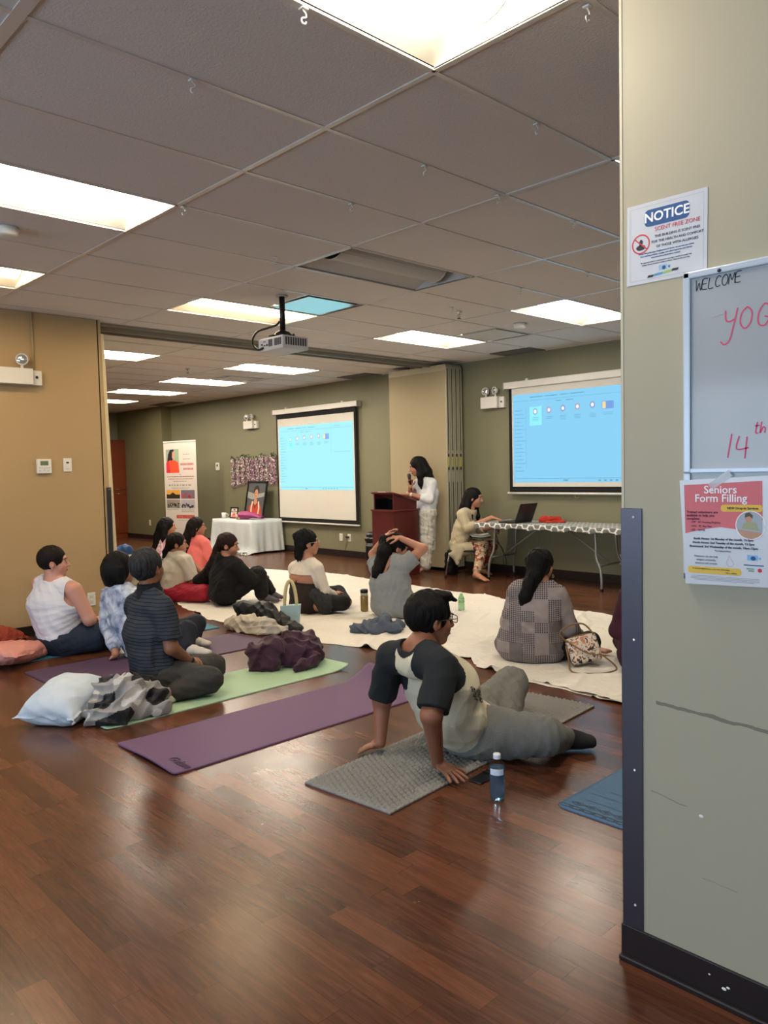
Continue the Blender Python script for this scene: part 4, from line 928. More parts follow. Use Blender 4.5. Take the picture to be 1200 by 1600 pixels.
# ================================================================ ROLL-UP BANNER
bx, by = 7.25, 13.62; dr = Vector((.25, -.968, 0)); nr = Vector((-.968, -.25, 0))
Mb = Matrix(((dr.x, 0, nr.x, bx), (dr.y, 0, nr.y, by), (0, 1, 0, .07), (0, 0, 0, 1)))
t = empty('roll_up_banner', (bx+.1, by-.41, 0), 0, 'tall white roll-up banner with a woman in orange and four photos', 'banner')
MB().box((-.02, -.07, -.08), (.87, 0.0, .08), .01, Mb).build('base', mat('banner_base', '9fa0a0', .35, .6), t)
MB().tube([Mb @ Vector((.42, 0, -.03)), Mb @ Vector((.42, 1.93, -.03))], .01, 8).build('support_pole', M_alu, t)
MB().box((-.003, 1.915, -.01), (.853, 1.94, .01), .004, Mb).build('top_rail', M_white, t)
pn = MB().box((0, 0, -.001), (.85, 1.92, .001), 0, Mb).build('printed_panel', mat('banner_vinyl', 'c9c2b9', .5), t)
H_ = 1.92; R2 = lambda x0, y0, x1, y1: rct(x0*.85, H_*(1-y1), x1*.85, H_*(1-y0))
P2 = lambda a: [(x*.85, H_*(1-y)) for x, y in a]; z_ = .0015
flat('photo_backdrop', [R2(.07, .07, .47, .255)], Mb, z_, ink('8f9b8c'), pn); flat('photo_backdrop', [R2(.30, .07, .47, .20)], Mb, z_+.0004, ink('86a283'), pn)
flat('printed_hair', [P2([(.10, .205), (.14, .12), (.20, .075), (.31, .07), (.345, .10), (.30, .12), (.27, .19), (.17, .20)])], Mb, z_+.0008, ink('1d1518'), pn)
flat('printed_face', [P2([(.27, .10), (.33, .085), (.355, .115), (.345, .15), (.30, .175), (.26, .15)])], Mb, z_+.0012, ink('c48f7c'), pn)
flat('printed_dress', [P2([(.07, .30), (.075, .20), (.18, .178), (.35, .178), (.45, .20), (.48, .30)])], Mb, z_+.0016, ink('dd4a2a'), pn); flat('printed_dress', [P2([(.07, .30), (.075, .20), (.16, .185), (.20, .30)])], Mb, z_+.0018, ink('c5283a'), pn)
rr = random.Random(2)
def words(name, y, x0, x1, h, col, wmin=.02, wmax=.07, gap=.012):
    x = x0; ps = []
    while x < x1: w2 = min(rr.uniform(wmin, wmax), x1-x); ps.append(R2(x, y, x+w2, y+h)); x += w2+gap
    flat(name, ps, Mb, z_, ink(col), pn)
words('heading_line', .12, .60, .80, .006, '8a7f78'); words('heading_line', .165, .60, .83, .006, '8a7f78')
words('red_heading', .208, .52, .92, .022, 'b04a48', .022, .03, .014); words('red_heading', .255, .60, .90, .02, 'b04a48', .022, .03, .014)
words('text_line', .315, .47, .53, .005, '6b6560'); words('text_line', .335, .08, .92, .007, '8a4a48'); words('text_line', .358, .11, .90, .007, '8a4a48'); words('text_line', .382, .28, .68, .006, '6b6560')
words('quote_line', .415, .13, .84, .014, '8f8a86', .03, .09, .03); words('text_line', .447, .22, .76, .006, '6b6560')
for (a, c_, e_, g_, k1, k2) in ((.05, .47, .47, .555, 'd39a3a', '2b2417'), (.50, .47, .92, .555, '6c6474', 'b5403c'), (.05, .565, .47, .65, '8d867c', '2a2926'), (.50, .565, .92, .65, 'a5a0a8', '33313a')):
    flat('printed_photo', [R2(a, c_, e_, g_)], Mb, z_, ink(k1), pn)
    ps = []
    for i in range(12): x = rr.uniform(a, e_-.06); y = rr.uniform(c_+.03, g_-.02); ps.append(R2(x, y, x+rr.uniform(.02, .06), min(g_, y+rr.uniform(.01, .03))))
    if k1 == 'd39a3a': ps = [P2([(a, g_), (a, g_-.045), (a+.1, g_-.04), (a+.2, g_-.062), (a+.3, g_-.04), (e_, g_-.04), (e_, g_)])]
    flat('photo_detail', ps, Mb, z_+.0004, ink(k2), pn)
words('caption', .663, .05, .42, .005, '7a7570'); words('caption', .663, .50, .90, .005, '7a7570'); words('caption', .68, .50, .9, .005, '7a7570')
flat('red_button', [R2(.34, .715, .90, .748)], Mb, z_, ink('c65040'), pn); words('button_letters', .722, .40, .86, .018, 'e9b09a', .025, .04, .02); words('text_line', .765, .4, .85, .005, '9a958f')
# ================================================================ PEOPLE
def nrm(v): v = np.asarray(v, float); return v/(np.linalg.norm(v)+1e-9)
def lerp(a, b, t): return np.asarray(a)+(np.asarray(b)-np.asarray(a))*t
SKIN = {k: mat('skin_'+k, c, .5, var=.06, vscale=9, bump=.05, bscale=120) for k, c in dict(brown='8a5a42', tan='a5735a', fair='c08a76', olive='9c6a50', warm='b17c62').items()}
def hair_mat(name, c, c2):
    n = NT(name, .62, .18); g = n.noise(1.0, n.comb(n.math('MULTIPLY', n.x, 190.0), n.math('MULTIPLY', n.y, 190.0), n.math('MULTIPLY', n.z, 14.0)), 4)
    n.bump(g, .9, .005); return n.base(n.mix(n.math('POWER', g, 2.2), lin(c), lin(c2)))
HAIR = dict(black=hair_mat('hair_black', '060505', '100c0b'), brown=hair_mat('hair_dark_brown', '0f0908', '22130f'), grey=hair_mat('hair_greying', '0a0a0b', '535356'), red=hair_mat('hair_brown_red', '1c0e0e', '3a1c1c'))
def fabric(name, c, rough=.85, var=.1, vs=5, bump=.25, bs=180, sheen=.0): return mat(name, c, rough, bump=bump, bscale=bs, var=var, vscale=vs, sheen=sheen)
M_eyew = mat('eye_white', 'd8d2c8', .3); M_iris = mat('eye_dark', '1a1210', .2); M_brow = mat('eyebrow', '1c1412', .8); M_lip = mat('lips', '8c4a44', .5)
M_ear = mat('gold_stud', 'd8c9a0', .2, .9)
def hand_sdf(wr, tip, pn, ts, curl=.25, s=1.0, spread=.1, grip=False):
    """palm, four unequal fingers and a thumb; pn = palm normal, ts = +1/-1 thumb side along lat"""
    d = nrm(np.asarray(tip)-wr); pn = nrm(pn-d*(pn@d)); lat = np.cross(pn, d)*ts
    fs = [cap(wr, wr+d*.03*s, .024*s, .022*s), cap(wr+d*.03*s, wr+d*.078*s, .0155*s, .0135*s, w=lat, s=2.5)]
    for i, (L, o_) in enumerate(((.072, .028), (.080, .0095), (.074, -.0095), (.058, -.028))):
        a = wr+d*(.082-.006*abs(i-1))*s+lat*o_*s; dd = nrm(d+lat*spread*(1.2-i*.85)); r_ = .0092*s
        c_ = curl*(1+.12*i)
        for k, (f_, bend) in enumerate(((.46, c_), (.30, c_*1.5), (.24, c_*1.2))):
            dd = nrm(dd*math.cos(bend)+pn*math.sin(bend)); b_ = a+dd*L*f_*s; fs.append(cap(a, b_, r_, r_*.93)); a = b_; r_ *= .93
    a = wr+d*.028*s+lat*.022*s; dd = nrm(d*.62+lat*.75+pn*.25)
    for L, r_, bend in ((.040, .0125, 0), (.034, .0105, curl*.8), (.026, .009, curl)):
        dd = nrm(dd*math.cos(bend)+(pn*.6+d*.6-lat*.3)*math.sin(bend)); b_ = a+dd*L*s; fs.append(cap(a, b_, r_*s, r_*s*.93)); a = b_
    return U(fs, .0035)
def person(label, base, yaw, J, skin='brown', hs=1.0, w=1.0, hyaw=None, hpit=0, hroll=0, h=.0055, hair=None, tops=(), extras=None, group=None, hands=None, floor=.0, bare='', sh=1.0, cat='person', bust=0, age=0):
    yaw = math.radians(yaw); n_ = np.array([-math.sin(yaw), math.cos(yaw), 0]); F_ = np.array([math.cos(yaw), math.sin(yaw), 0])
    base = np.array(base, float); base = onz(base[0], base[1], 0) if abs(base[0]) > 20 else np.array([base[0], base[1], 0])
    j = {}
    for k, v in J.items():
        if k.startswith('_'): continue
        if v[0] == 'z': j[k] = onz(v[1], v[2], v[3])
        elif v[0] == 'w': j[k] = np.array(v[1:], float)
        elif v[0] == 'f': j[k] = onplane(v[1], v[2], base+F_*v[3], F_)
        elif v[0] == 'l': j[k] = base+F_*v[1]+n_*v[2]+np.array([0, 0, v[3]])
        else: j[k] = onplane(v[0], v[1], base+n_*v[2], n_)
    DF = dict(knL=(.37, .24, .12), anL=(.32, -.08, .06), toL=(.34, -.2, .04), knR=(.37, -.24, .12), anR=(.26, .06, .06), toR=(.28, .18, .04), elL=(.05, .2, .45), wrL=(.25, .1, .25), elR=(.05, -.2, .45), wrR=(.25, -.1, .25))
    for k, v in DF.items():
        if k not in j: j[k] = base+F_*v[0]+n_*v[1]+np.array([0, 0, v[2]])
    for s_, q in (('L', 1), ('R', -1)):
        if 'hp'+s_ not in j: j['hp'+s_] = j['pel']+n_*.09*w*q-np.array([0, 0, .02])
    t = empty('person', (float(base[0]), float(base[1]), 0), 0, label, cat, group)
    hy = yaw if hyaw is None else math.radians(hyaw)
    Rh = (Matrix.Rotation(hy, 3, 'Z') @ Matrix.Rotation(math.radians(-hpit), 3, 'Y') @ Matrix.Rotation(math.radians(hroll), 3, 'X')).transposed()
    Rh = np.array(Rh); hd = j['hd']
    H_ = lambda x, y, z: hd+(np.array([x, y, z])*hs)@Rh
    E_ = lambda x, y, z, a, b_, c_: ell(H_(x, y, z), (a*hs, b_*hs, c_*hs), Rh)
    latS = nrm(j['shL']-j['shR']); latH = nrm(j['hpL']-j['hpR']); up = nrm(j['nk']-j['pel'])
    bel = j.get('bel', lerp(j['pel'], j['chest'], .5))
    def torso(g=0, top=1.0):
        a = [cap(j['pel'], bel, .112*w+g, .104*w+g, w=latH, s=1.5), cap(bel, j['chest'], .104*w+g, .108*w+g, w=latS, s=1.42),
             cap(j['chest'], lerp(j['chest'], j['nk'], .62), .106*w+g, .078*w**.5+g, w=latS, s=1.5)]
        if top: a += [cap(lerp(j['shL'], j['shR'], .06), lerp(j['shL'], j['shR'], .94), .056*sh+g, .056*sh+g), cap(lerp(j['nk'], j['shL'], .75), j['nk']+up*.02, .045+g, .05+g), cap(lerp(j['nk'], j['shR'], .75), j['nk']+up*.02, .045+g, .05+g)]
        if bust:
            for q in (1, -1): a.append(ell(lerp(j['chest'], j['nk'], .15)+np.cross(latS, up)*.085*w+latS*.075*q, (.06*bust+g,)*3))
        return a
    aw = w**.55
    def arm(s_, f0, f1, g=0, gt=None):
        gt = g if gt is None else gt; P_ = [j['sh'+s_], j['el'+s_], j['wr'+s_]]; r_ = [.052*aw*sh, .041*aw, .027]; o_ = []
        for k in (0, 1):
            a0, a1 = max(f0-k, 0), min(f1-k, 1)
            if a1 <= a0: continue
            g0 = g+(gt-g)*(a0+k-f0)/(f1-f0); g1 = g+(gt-g)*(a1+k-f0)/(f1-f0)
            o_.append(cap(lerp(P_[k], P_[k+1], a0), lerp(P_[k], P_[k+1], a1), r_[k]+(r_[k+1]-r_[k])*a0+g0, r_[k]+(r_[k+1]-r_[k])*a1+g1))
        return o_
    def leg(s_, f0, f1, g=0, gt=None):
        gt = g if gt is None else gt; P_ = [j['hp'+s_], j['kn'+s_], j['an'+s_]]; r_ = [.088*w, .060*aw, .040*aw]; o_ = []
        for k in (0, 1):
            a0, a1 = max(f0-k, 0), min(f1-k, 1)
            if a1 <= a0: continue
            g0 = g+(gt-g)*(a0+k-f0)/(f1-f0); g1 = g+(gt-g)*(a1+k-f0)/(f1-f0); A, B = lerp(P_[k], P_[k+1], a0), lerp(P_[k], P_[k+1], a1)
            o_.append(cap(A, B, r_[k]+(r_[k+1]-r_[k])*a0+g0, r_[k]+(r_[k+1]-r_[k])*a1+g1))
            if k == 1 and a0 < .4 < a1: dv = nrm(P_[2]-P_[1]); bk = nrm(P_[0]-P_[1]); bk = nrm(bk-dv*(bk@dv)); o_.append(ell(lerp(P_[1], P_[2], .32)+bk*.014, (.052*aw+g0,)*3))
        return o_
    def foot(s_, g=0):
        an, to = j['an'+s_], j['to'+s_]; d = nrm(to-an); lt = np.cross(d, np.array([0, 0, 1.])); lt = nrm(lt) if np.linalg.norm(lt) > .1 else n_; m_ = lerp(an, to, .62)
        o_ = [cap(an, lerp(an, to, .35), .036+g, .034+g), cap(lerp(an, to, .3), m_, .032+g, .024+g, w=lt, s=1.35), cap(m_, to, .023+g, .016+g, w=lt, s=1.9), ell(an-d*.022-np.array([0, 0, .018]), (.031+g,)*3)]
        return o_
    def toes(s_):
        an, to = j['an'+s_], j['to'+s_]; d = nrm(to-an); lt = nrm(np.cross(d, np.array([0, 0, 1.])))
        return [cap(to+lt*x-d*.02, to+lt*x+d*(.016-.18*abs(x+.02)), .0105-.002*(i > 1), .009-.002*(i > 1)) for i, x in enumerate((-.034, -.015, .002, .018, .032))]
    flr = plane((0, 0, floor+.006), (0, 0, -1)); 
    # ---- body
    head = U([E_(-.012, 0, .025, .098, .077, .094), E_(.030, 0, -.045, .064, .056, .074), E_(.064, 0, -.096, .022, .024, .020), E_(.055, .03, -.035, .032, .028, .035), E_(.055, -.03, -.035, .032, .028, .035), E_(.078, 0, .030, .016, .046, .012)], .022)
    nose = U([cap(H_(.088, 0, .010), H_(.112, 0, -.030), .008*hs, .0125*hs), E_(.100, .012, -.034, .010, .008, .008), E_(.100, -.012, -.034, .010, .008, .008)], .008)
    head = U([head, nose, E_(.089, 0, -.062, .010, .024, .007), E_(.088, 0, -.072, .009, .020, .007)], .007)
    head = S(head, U([E_(.095, .031, .006, .014, .017, .010), E_(.095, -.031, .006, .014, .017, .010)], .004), .006)
    ears = U([S(ell(H_(-.006, q*.079, -.012), (.019*hs, .011*hs, .032*hs), Rh), ell(H_(.002, q*.088, -.008), (.010*hs, .008*hs, .018*hs), Rh), .004) for q in (1, -1)], .002)
    head = U([head, ears], .006)
    neck = [cap(j['nk']-up*.03, H_(-.018, 0, -.055), .058*aw, .051*hs*aw**.6)]
    body = [U(torso()+neck+leg('L', 0, 2)+leg('R', 0, 2), .035)]
    body.append(U([U(arm('L', 0, 2), .02)], .02)); body.append(U([U(arm('R', 0, 2), .02)], .02))
    hnd = hands or {}
    parts = []
    for s_ in 'LR':
        cfg = hnd.get(s_, {}); tip = j.get('hn'+s_, j['wr'+s_]+nrm(j['wr'+s_]-j['el'+s_])*.15)
        pn = np.array(cfg.get('pn', (0, 0, -1.))); ts = cfg.get('ts', 1 if s_ == 'L' else -1)
        parts.append(hand_sdf(j['wr'+s_], tip, pn, ts, cfg.get('curl', .25), hs*.96, cfg.get('spread', .1)))
    ftp = []
    for s_ in bare: ftp.append(U(foot(s_)+toes(s_), .008))
    bodyf = U([U(body, .03), head], .012); bodyf = U([bodyf]+parts+ftp, .010)
    bodyf = I(bodyf, flr)
    allp = np.array(list(j.values())+[H_(0, 0, 0)]); lo = allp.min(0)-.2*max(1, w*.95); hi = allp.max(0)+.2*max(1, w*.95); lo[2] = max(lo[2], floor-.02)
    sdf_obj('body', bodyf, lo, hi, h, SKIN[skin], t)
    # ---- face details
    def bead(nm, x, y, z, r_, m_, sg=10):
        b = MB(); b.sphere((0, 0, 0), tuple(q*hs for q in r_), sg)
        Mx = Matrix(((Rh[0][0], Rh[1][0], Rh[2][0], 0), (Rh[0][1], Rh[1][1], Rh[2][1], 0), (Rh[0][2], Rh[1][2], Rh[2][2], 0), (0, 0, 0, 1)))
        bmesh.ops.transform(b.bm, matrix=Matrix.Translation(H_(x, y, z)) @ Mx, verts=b.bm.verts); o = b.build(nm, m_, t, True); return o
    for q in (1, -1):
        bead('eye', .0785, q*.031, .005, (.009, .012, .0065), M_eyew); bead('iris', .0865, q*.031, .005, (.003, .0055, .0055), M_iris)
        bead('eyebrow', .093, q*.033, .026, (.006, .018, .0035), M_brow)
    bead('lips', .0965, 0, -.0665, (.0055, .021, .0065), M_lip)
    # ---- clothes
    G_ = dict(j=j, torso=torso, arm=arm, leg=leg, foot=foot, H=H_, up=up, lat=latS, n=n_, F=F_, t=t, lo=lo, hi=hi, h=h, flr=flr, bel=bel, neck=neck, hs=hs, Rh=Rh, base=base, bodyf=bodyf, w=w)
    for nm, fn, m_, *rest in (tops(G_) if callable(tops) else tops):
        sp = rest[0] if rest else None
        sdf_obj(nm, I(fn, flr), lo, hi, h, m_, t, sp)
    # ---- hair
    if hair:
        st, hm = hair['style'], HAIR[hair['mat']]
        capf = E_(-.018, 0, .030, .109, .090, .106)
        face = U([E_(.125, 0, -.050, .092, .072, .118), E_(.10, 0, -.13, .12, .09, .05)], .02)
        fs = [capf]
        if st == 'short': 
            low = plane(H_(-.02, 0, -.070), (-.0*Rh[0]+-1*Rh[2])); hf = I(S(capf, face, .01), plane(H_(-.05, 0, -.075), -Rh[2]-.35*Rh[0]))
            hf = S(hf, U([E_(.010, .09, -.035, .030, .035, .042), E_(.010, -.09, -.035, .030, .035, .042)], .004), .005)
            if hair.get('quiff'): hf = U([hf, E_(.055, -.01, .108, .045, .05, .022), cap(H_(.085, 0, .095), H_(.118, -.015, .085), .014, .006)], .02)
        elif st == 'bob':
            fs += [E_(-.035, 0, -.03, .10, .105, .085), cap(H_(-.03, .07, 0), H_(-.02, .085, -.085), .04, .032), cap(H_(-.03, -.07, 0), H_(-.02, -.085, -.085), .04, .032), cap(H_(-.08, .03, 0), H_(-.075, .03, -.10), .05, .04), cap(H_(-.08, -.03, 0), H_(-.075, -.03, -.10), .05, .04)]
            hf = I(S(U(fs, .03), face, .01), plane(H_(0, 0, -.128), -Rh[2]))
        else:
            if st == 'tied': hf = S(S(capf, face, .01), U([E_(.008, .088, -.030, .026, .03, .036), E_(.008, -.088, -.030, .026, .03, .036)], .004), .005)
            else:
                for q in (1, -1): fs.append(cap(H_(-.03, q*.062, .0), H_(-.045, q*.075, -.10), .032, .034))
                fs.append(cap(H_(-.07, 0, 0), H_(-.09, 0, -.10), .06, .05)); hf = S(U(fs, .03), face, .012)
                hf = S(hf, U([E_(.012, q*.092, -.028, .022, .028, .032) for q in hair.get('ears', ())], .004), .005) if hair.get('ears') else hf
        for pth in hair.get('locks', ()):
            pts = []
            for q in pth: pts.append((H_(*q[1:4]) if q[0] == 'h' else onplane(q[0], q[1], base+n_*q[2], n_), q[-1]))
            hf = U([hf]+[cap(a[0], b_[0], a[1], b_[1]) for a, b_ in zip(pts, pts[1:])], .025)
        hf = fold(hf, hair.get('amp', .0045), (70, 70, 10), 3, .4)
        hl, hh = lo.copy(), hi.copy(); hh += .03
        sdf_obj('hair', hf, hl, hh, min(h, .005), hm, t)
    if extras: extras(G_)
    print('person', label[:30], {k: round(float(np.linalg.norm(j[a]-j[b_])), 2) for k, a, b_ in (('uaR', 'shR', 'elR'), ('faR', 'elR', 'wrR'), ('uaL', 'shL', 'elL'), ('faL', 'elL', 'wrL'), ('thR', 'hpR', 'knR'), ('snR', 'knR', 'anR'), ('thL', 'hpL', 'knL'), ('snL', 'knL', 'anL'), ('tor', 'pel', 'nk'), ('shw', 'shL', 'shR'), ('nh', 'nk', 'hd'))}, 'headz', round(float(hd[2]), 2), 'base', base.round(2))
    return t, G_
def neckhole(G, drop=.0, r=.075): return cap(G['j']['nk']+G['up']*(.035-drop), G['H'](0, 0, 0), r*G['hs'], r*G['hs']*1.3)
def above(p, n): return plane(p, -np.asarray(n))      # keep the part on the n side of p
def pants(G, f=1.9, g=.012, gt=None, waist=.45, amp=.006, sd=1, fR=None):
    up = G['up']; fs = [I(U(G['torso'](g, 0), .03), plane(lerp(G['j']['pel'], G['j']['chest'], waist), up))]
    fs += [U(G['leg']('L', 0, f, g, gt), .02), U(G['leg']('R', 0, fR or f, g, gt), .02)]
    return fold(U(fs, .035), amp, (30, 30, 18), sd)
def top_(G, sleeve=.6, g=.014, gt=.03, hem=.0, amp=.008, sd=2, hole=None, sc=(22, 22, 12), k=.02, flare=0):
    up = G['up']; fs = G['torso'](g)
    if flare: fs = fs+[cap(G['j']['pel'], G['bel'], .112*G['w']+g+flare, .104*G['w']+g+flare*.3, w=G['n'], s=1.5)]
    bodyp = U(fs, .04)
    if hem is not None: bodyp = I(bodyp, above(lerp(G['j']['pel'], G['j']['chest'], hem), up))
    al = []
    if sleeve:
        for s_ in 'LR':
            a = U(G['arm'](s_, 0, sleeve, g, gt), .02); P_ = [G['j']['sh'+s_], G['j']['el'+s_], G['j']['wr'+s_]]; kk = 0 if sleeve <= 1 else 1
            e_ = lerp(P_[kk], P_[kk+1], sleeve-kk); d = nrm(P_[kk+1]-P_[kk]); a = I(a, plane(e_, d)) if True else a
            al.append(a)
    f_ = U([bodyp]+al, k)
    f_ = S(f_, hole or neckhole(G), .008)
    return fold(f_, amp, sc, sd)
def seg_mat(name, c1, c2, fn): 
    n = NT(name, .85, .2); n.bump(n.noise(200.0, n.co, 3), .2, .002); return n.base(n.mix(fn(n), lin(c1), lin(c2)))
def watch(G, s_, c_strap, c_face, fwd=.03):
    j = G['j']; d = nrm(j['wr'+s_]-j['el'+s_]); p = j['wr'+s_]-d*fwd; q = Vector(d).to_track_quat('Z', 'Y').to_matrix().to_4x4()
    M_ = Matrix.Translation(Vector(p)) @ q; t = empty('wristwatch', tuple(p), 0, 'wristwatch', 'watch'); 
    return M_, t
def sgp(v): return math.copysign(abs(v)**.55, v)
def glasses(G, m_, label):
    H = G['H']; t = empty('glasses', tuple(H(.1, 0, 0)), 0, label, 'glasses'); b = MB()
    for q in (1, -1):
        b.tube([H(.108, q*.033+.025*sgp(math.cos(a*.2618)), .004+.0165*sgp(math.sin(a*.2618))) for a in range(25)], .0021, 6)
        b.tube([H(.108, q*.058, .008), H(.06, q*.081, .008), H(0, q*.086, .004), H(-.02, q*.086, -.01)], .002, 6)
    b.tube([H(.110, -.008, .008), H(.113, 0, .010), H(.110, .008, .008)], .002, 6); b.build('frame', m_, t, True)
    b = MB()
    for q in (1, -1): b.bm.faces.new([b.bm.verts.new(H(.108, q*.033+.024*math.cos(a*.523), .004+.016*math.sin(a*.523))) for a in range(12)])
    b.build('lens', mat('eyeglass_lens', 'dfe6ea', .05, alpha=.06), t); return t
# ---- front man in raglan shirt
def t10(G):
    j = G['j']; up = G['up']; P_ = lerp
    sh = top_(G, .90, .016, .026, -.30, .008, 4, sc=(16, 16, 9), hole=neckhole(G, .01, .078))
    latS = G['lat']; o = np.array(j['nk']); fr = np.cross(latS, up)
    base_ = np.array(G['t'].location)
    def split(c):
        q = c-o; u = q@latS; v = q@up; 
        mid = abs(u) < np.clip(.075+(-v-.05)*.16, .05, .40)
        arm_ = (np.abs(u) > .13+np.clip(-v-.1, 0, 1)*.12)
        raglan = np.abs(u) > (.062+np.clip(-v-.02, 0, .5)*.25)
        r2 = raglan & (np.minimum(np.linalg.norm(c-j['shR'], axis=1), np.linalg.norm(c-j['shL'], axis=1)) < .165)
        for s_ in 'LR':
            a, b_ = j['sh'+s_], j['el'+s_]; d = b_-a; L = np.linalg.norm(d); tt = ((c-a)@d)/L; dd = np.linalg.norm(c-a-np.outer(tt/L, d), axis=1)
            r2 = r2 | ((tt > .02) & (tt < .3) & (dd < .098) & (np.sign(u) == (1 if s_ == 'L' else -1)) & (np.abs(u) > .125))
        col = (np.linalg.norm(c-(o+up*.03), axis=1) < .098) & (v > -.03)
        return (r2 | col).astype(int)
    split.extra = [('raglan_sleeves', fabric('dark_teal_jersey', '151b1f', .9))]
    white = fabric('off_white_jersey', 'c9c3aa', .9)
    pt = pants(G, 1.9, .034, .018, .22, .008, 7)
    fz = fabric('black_sock', '0d0d10', .9)
    sock = U([U(G['foot']('L', .004), .01), U(G['leg']('L', 1.8, 2, .004), .01), U(G['foot']('R', .013), .015)], .01)
    return [('shirt', sh, white, split), ('trousers', pt, fabric('grey_trousers', '6a6b66', .9, bump=.35)), ('socks', sock, fz)]
def e10(G):
    sh = [o for o in G['t'].children if o.name.startswith('shirt')][0]; org = Vector(sh.parent.location)
    li = [[(0, .4), (.2, 1), (.5, .7), (.15, .4), (.45, .1), (.1, 0)], [(.7, 1), (.72, .1), (1.0, .2), (1.1, .9)], [(1.3, 0), (1.35, 1), (1.8, .1), (1.85, 1)], [(.1, -.9), (.4, -.4), (.6, -1), (.2, -1.2), (.1, -.9)], [(.8, -1.2), (.85, -.5), (1.2, -.5), (1.2, -1.2)], [(1.45, -.5), (1.8, -.6), (1.75, -1.1), (1.4, -1.1), (1.45, -.5)]]
    b = MB()
    for L in li:
        pts = []
        for u, v in spl(L, 5):
            xx = 741+(u*7.5)*.45-v*6.5; yy = 1074+(u*7.5)*1.5+v*-2.5; d = Vector(ray(xx, yy)).normalized(); o_ = Vector(CAMP)-org
            ok, loc, nn, _ = sh.ray_cast(o_, d)
            if ok: pts.append(loc+org+nn*.0012)
        if len(pts) > 2: b.tube(pts, .0016, 5)
    b.build('chest_print', ink('26282a'), G['t'])
    j = G['j']; M_ = fabric('dark_print', '2b2b2a')
    # small two-line print on the chest, laid over the shirt
    g = glasses(G, M_black, 'black rectangular glasses worn by the man in the raglan shirt')
    ft = nrm(np.cross(G['lat'], G['up']))
    return
p10, g10 = person('man in cream and dark raglan shirt leaning back on his hands on grey mat', (2.88, 2.45), 0,
    dict(pel=(738, 1140, 0), bel=(702, 1112, 0), chest=(688, 1070, 0), nk=(657, 1014, 0), hd=(672, 967, 0), shR=(692, 1042, -.19), shL=(610, 1028, .18),
         elR=(674, 1118, -.235), wrR=('z', 684, 1192, .065), hnR=('z', 727, 1223, .022), elL=(597, 1094, .265), wrL=('z', 594, 1160, .07), hnL=('z', 560, 1172, .02),
         hpR=(756, 1146, -.11), hpL=(744, 1132, .10), knR=('z', 852, 1150, .135), anR=('z', 880, 1154, .06), toR=('z', 922, 1158, .045),
         knL=(799, 1068, .135), anL=('z', 792, 1136, .07), toL=('z', 825, 1150, .05)),
    'brown', 1.03, 1.2, -20, -4, 0, .0045, dict(style='short', mat='black', quiff=1, amp=.007), t10, e10, hands=dict(R=dict(pn=(0, 0, -1), curl=.07, spread=.2), L=dict(pn=(0, 0, -1), curl=.1, spread=.2)), floor=.012)
# ---- man in striped polo
def t3(G):
    j = G['j']
    n = NT('striped_polo', .8, .25); s_ = n.math('FRACT', n.math('MULTIPLY', n.math('ADD', n.z, n.math('MULTIPLY', n.noise(3.0, n.co, 2), .03)), 46.0)); n.bump(n.noise(220.0, n.co, 3), .2, .002)
    m_ = n.base(n.mix(n.math('LESS_THAN', s_, .2), n.mix(n.noise(2.5, n.co, 2), lin('272c35'), lin('373d47')), lin('0d0f13')))
    sh = top_(G, .82, .022, .036, -.35, .010, 11, sc=(14, 14, 10), flare=.02)
    collar = S(cap(j['nk']-G['up']*.0, j['nk']+G['up']*.052, .086, .074), cap(j['nk']-G['up']*.1, j['nk']+G['up']*.12, .066, .064))
    pt = pants(G, 1.80, .036, .014, .15, .006, 5); sock = U([U(G['foot']('R', .004), .01), U(G['foot']('L', .004), .01)], .01)
    return [('polo_shirt', sh, m_), ('collar', collar, fabric('black_collar', '0e0f12')), ('trousers', pt, fabric('charcoal_trousers', '34322f')), ('socks', sock, fabric('white_sock', 'c5c4b4'))]
def e3(G):
    j = G['j']; d = nrm(j['wrR']-j['elR']); p = j['wrR']-d*.02; Q = Matrix.Translation(Vector(p)) @ Vector(d).to_track_quat('Z', 'Y').to_matrix().to_4x4()
    t = empty('wristwatch', tuple(p), 0, 'black smartwatch with white face on the wrist of the man in striped polo', 'watch')
    MB().lathe([(.033, -.011), (.0355, -.009), (.0355, .009), (.033, .011)], (0, 0, 0), 24, Q, False).build('strap', M_black, t, True)
    MB().box((-.036, -.018, -.018), (-.026, .018, .018), .004, Matrix.Translation((0, 0, 0)) @ Q @ Matrix.Rotation(math.radians(60), 4, 'Z')).build('face', mat('watch_face', 'd8d8d8', .15), t)
person('grey-haired man in dark striped polo kneeling on the green mat', (270, 1076), -18,
    dict(pel=(246, 1048, 0), chest=(233, 990, 0), nk=(234, 930, 0), hd=(231, 887, 0), shR=(256, 953, -.165), shL=(212, 947, .165), elR=(268, 1012, -.22), wrR=(298, 1034, -.10), hnR=(309, 1036, -.03),
         elL=(236, 1005, .24), wrL=(292, 1030, .07), hnL=(305, 1030, .02), hpR=(248, 1060, -.10), hpL=(248, 1052, .10), knR=('z', 326, 1062, .105), anR=('z', 262, 1086, .055), toR=('z', 230, 1092, .035),
         knL=('z', 332, 1042, .085), anL=('z', 268, 1068, .06), toL=('z', 244, 1076, .035)),
    'brown', 1.02, 1.08, 20, 10, 0, .005, dict(style='short', mat='grey', amp=.007), t3, e3, hands=dict(R=dict(pn=(0, .6, -.6), curl=.4), L=dict(pn=(0, -.5, -.6), curl=.4)), floor=.008)
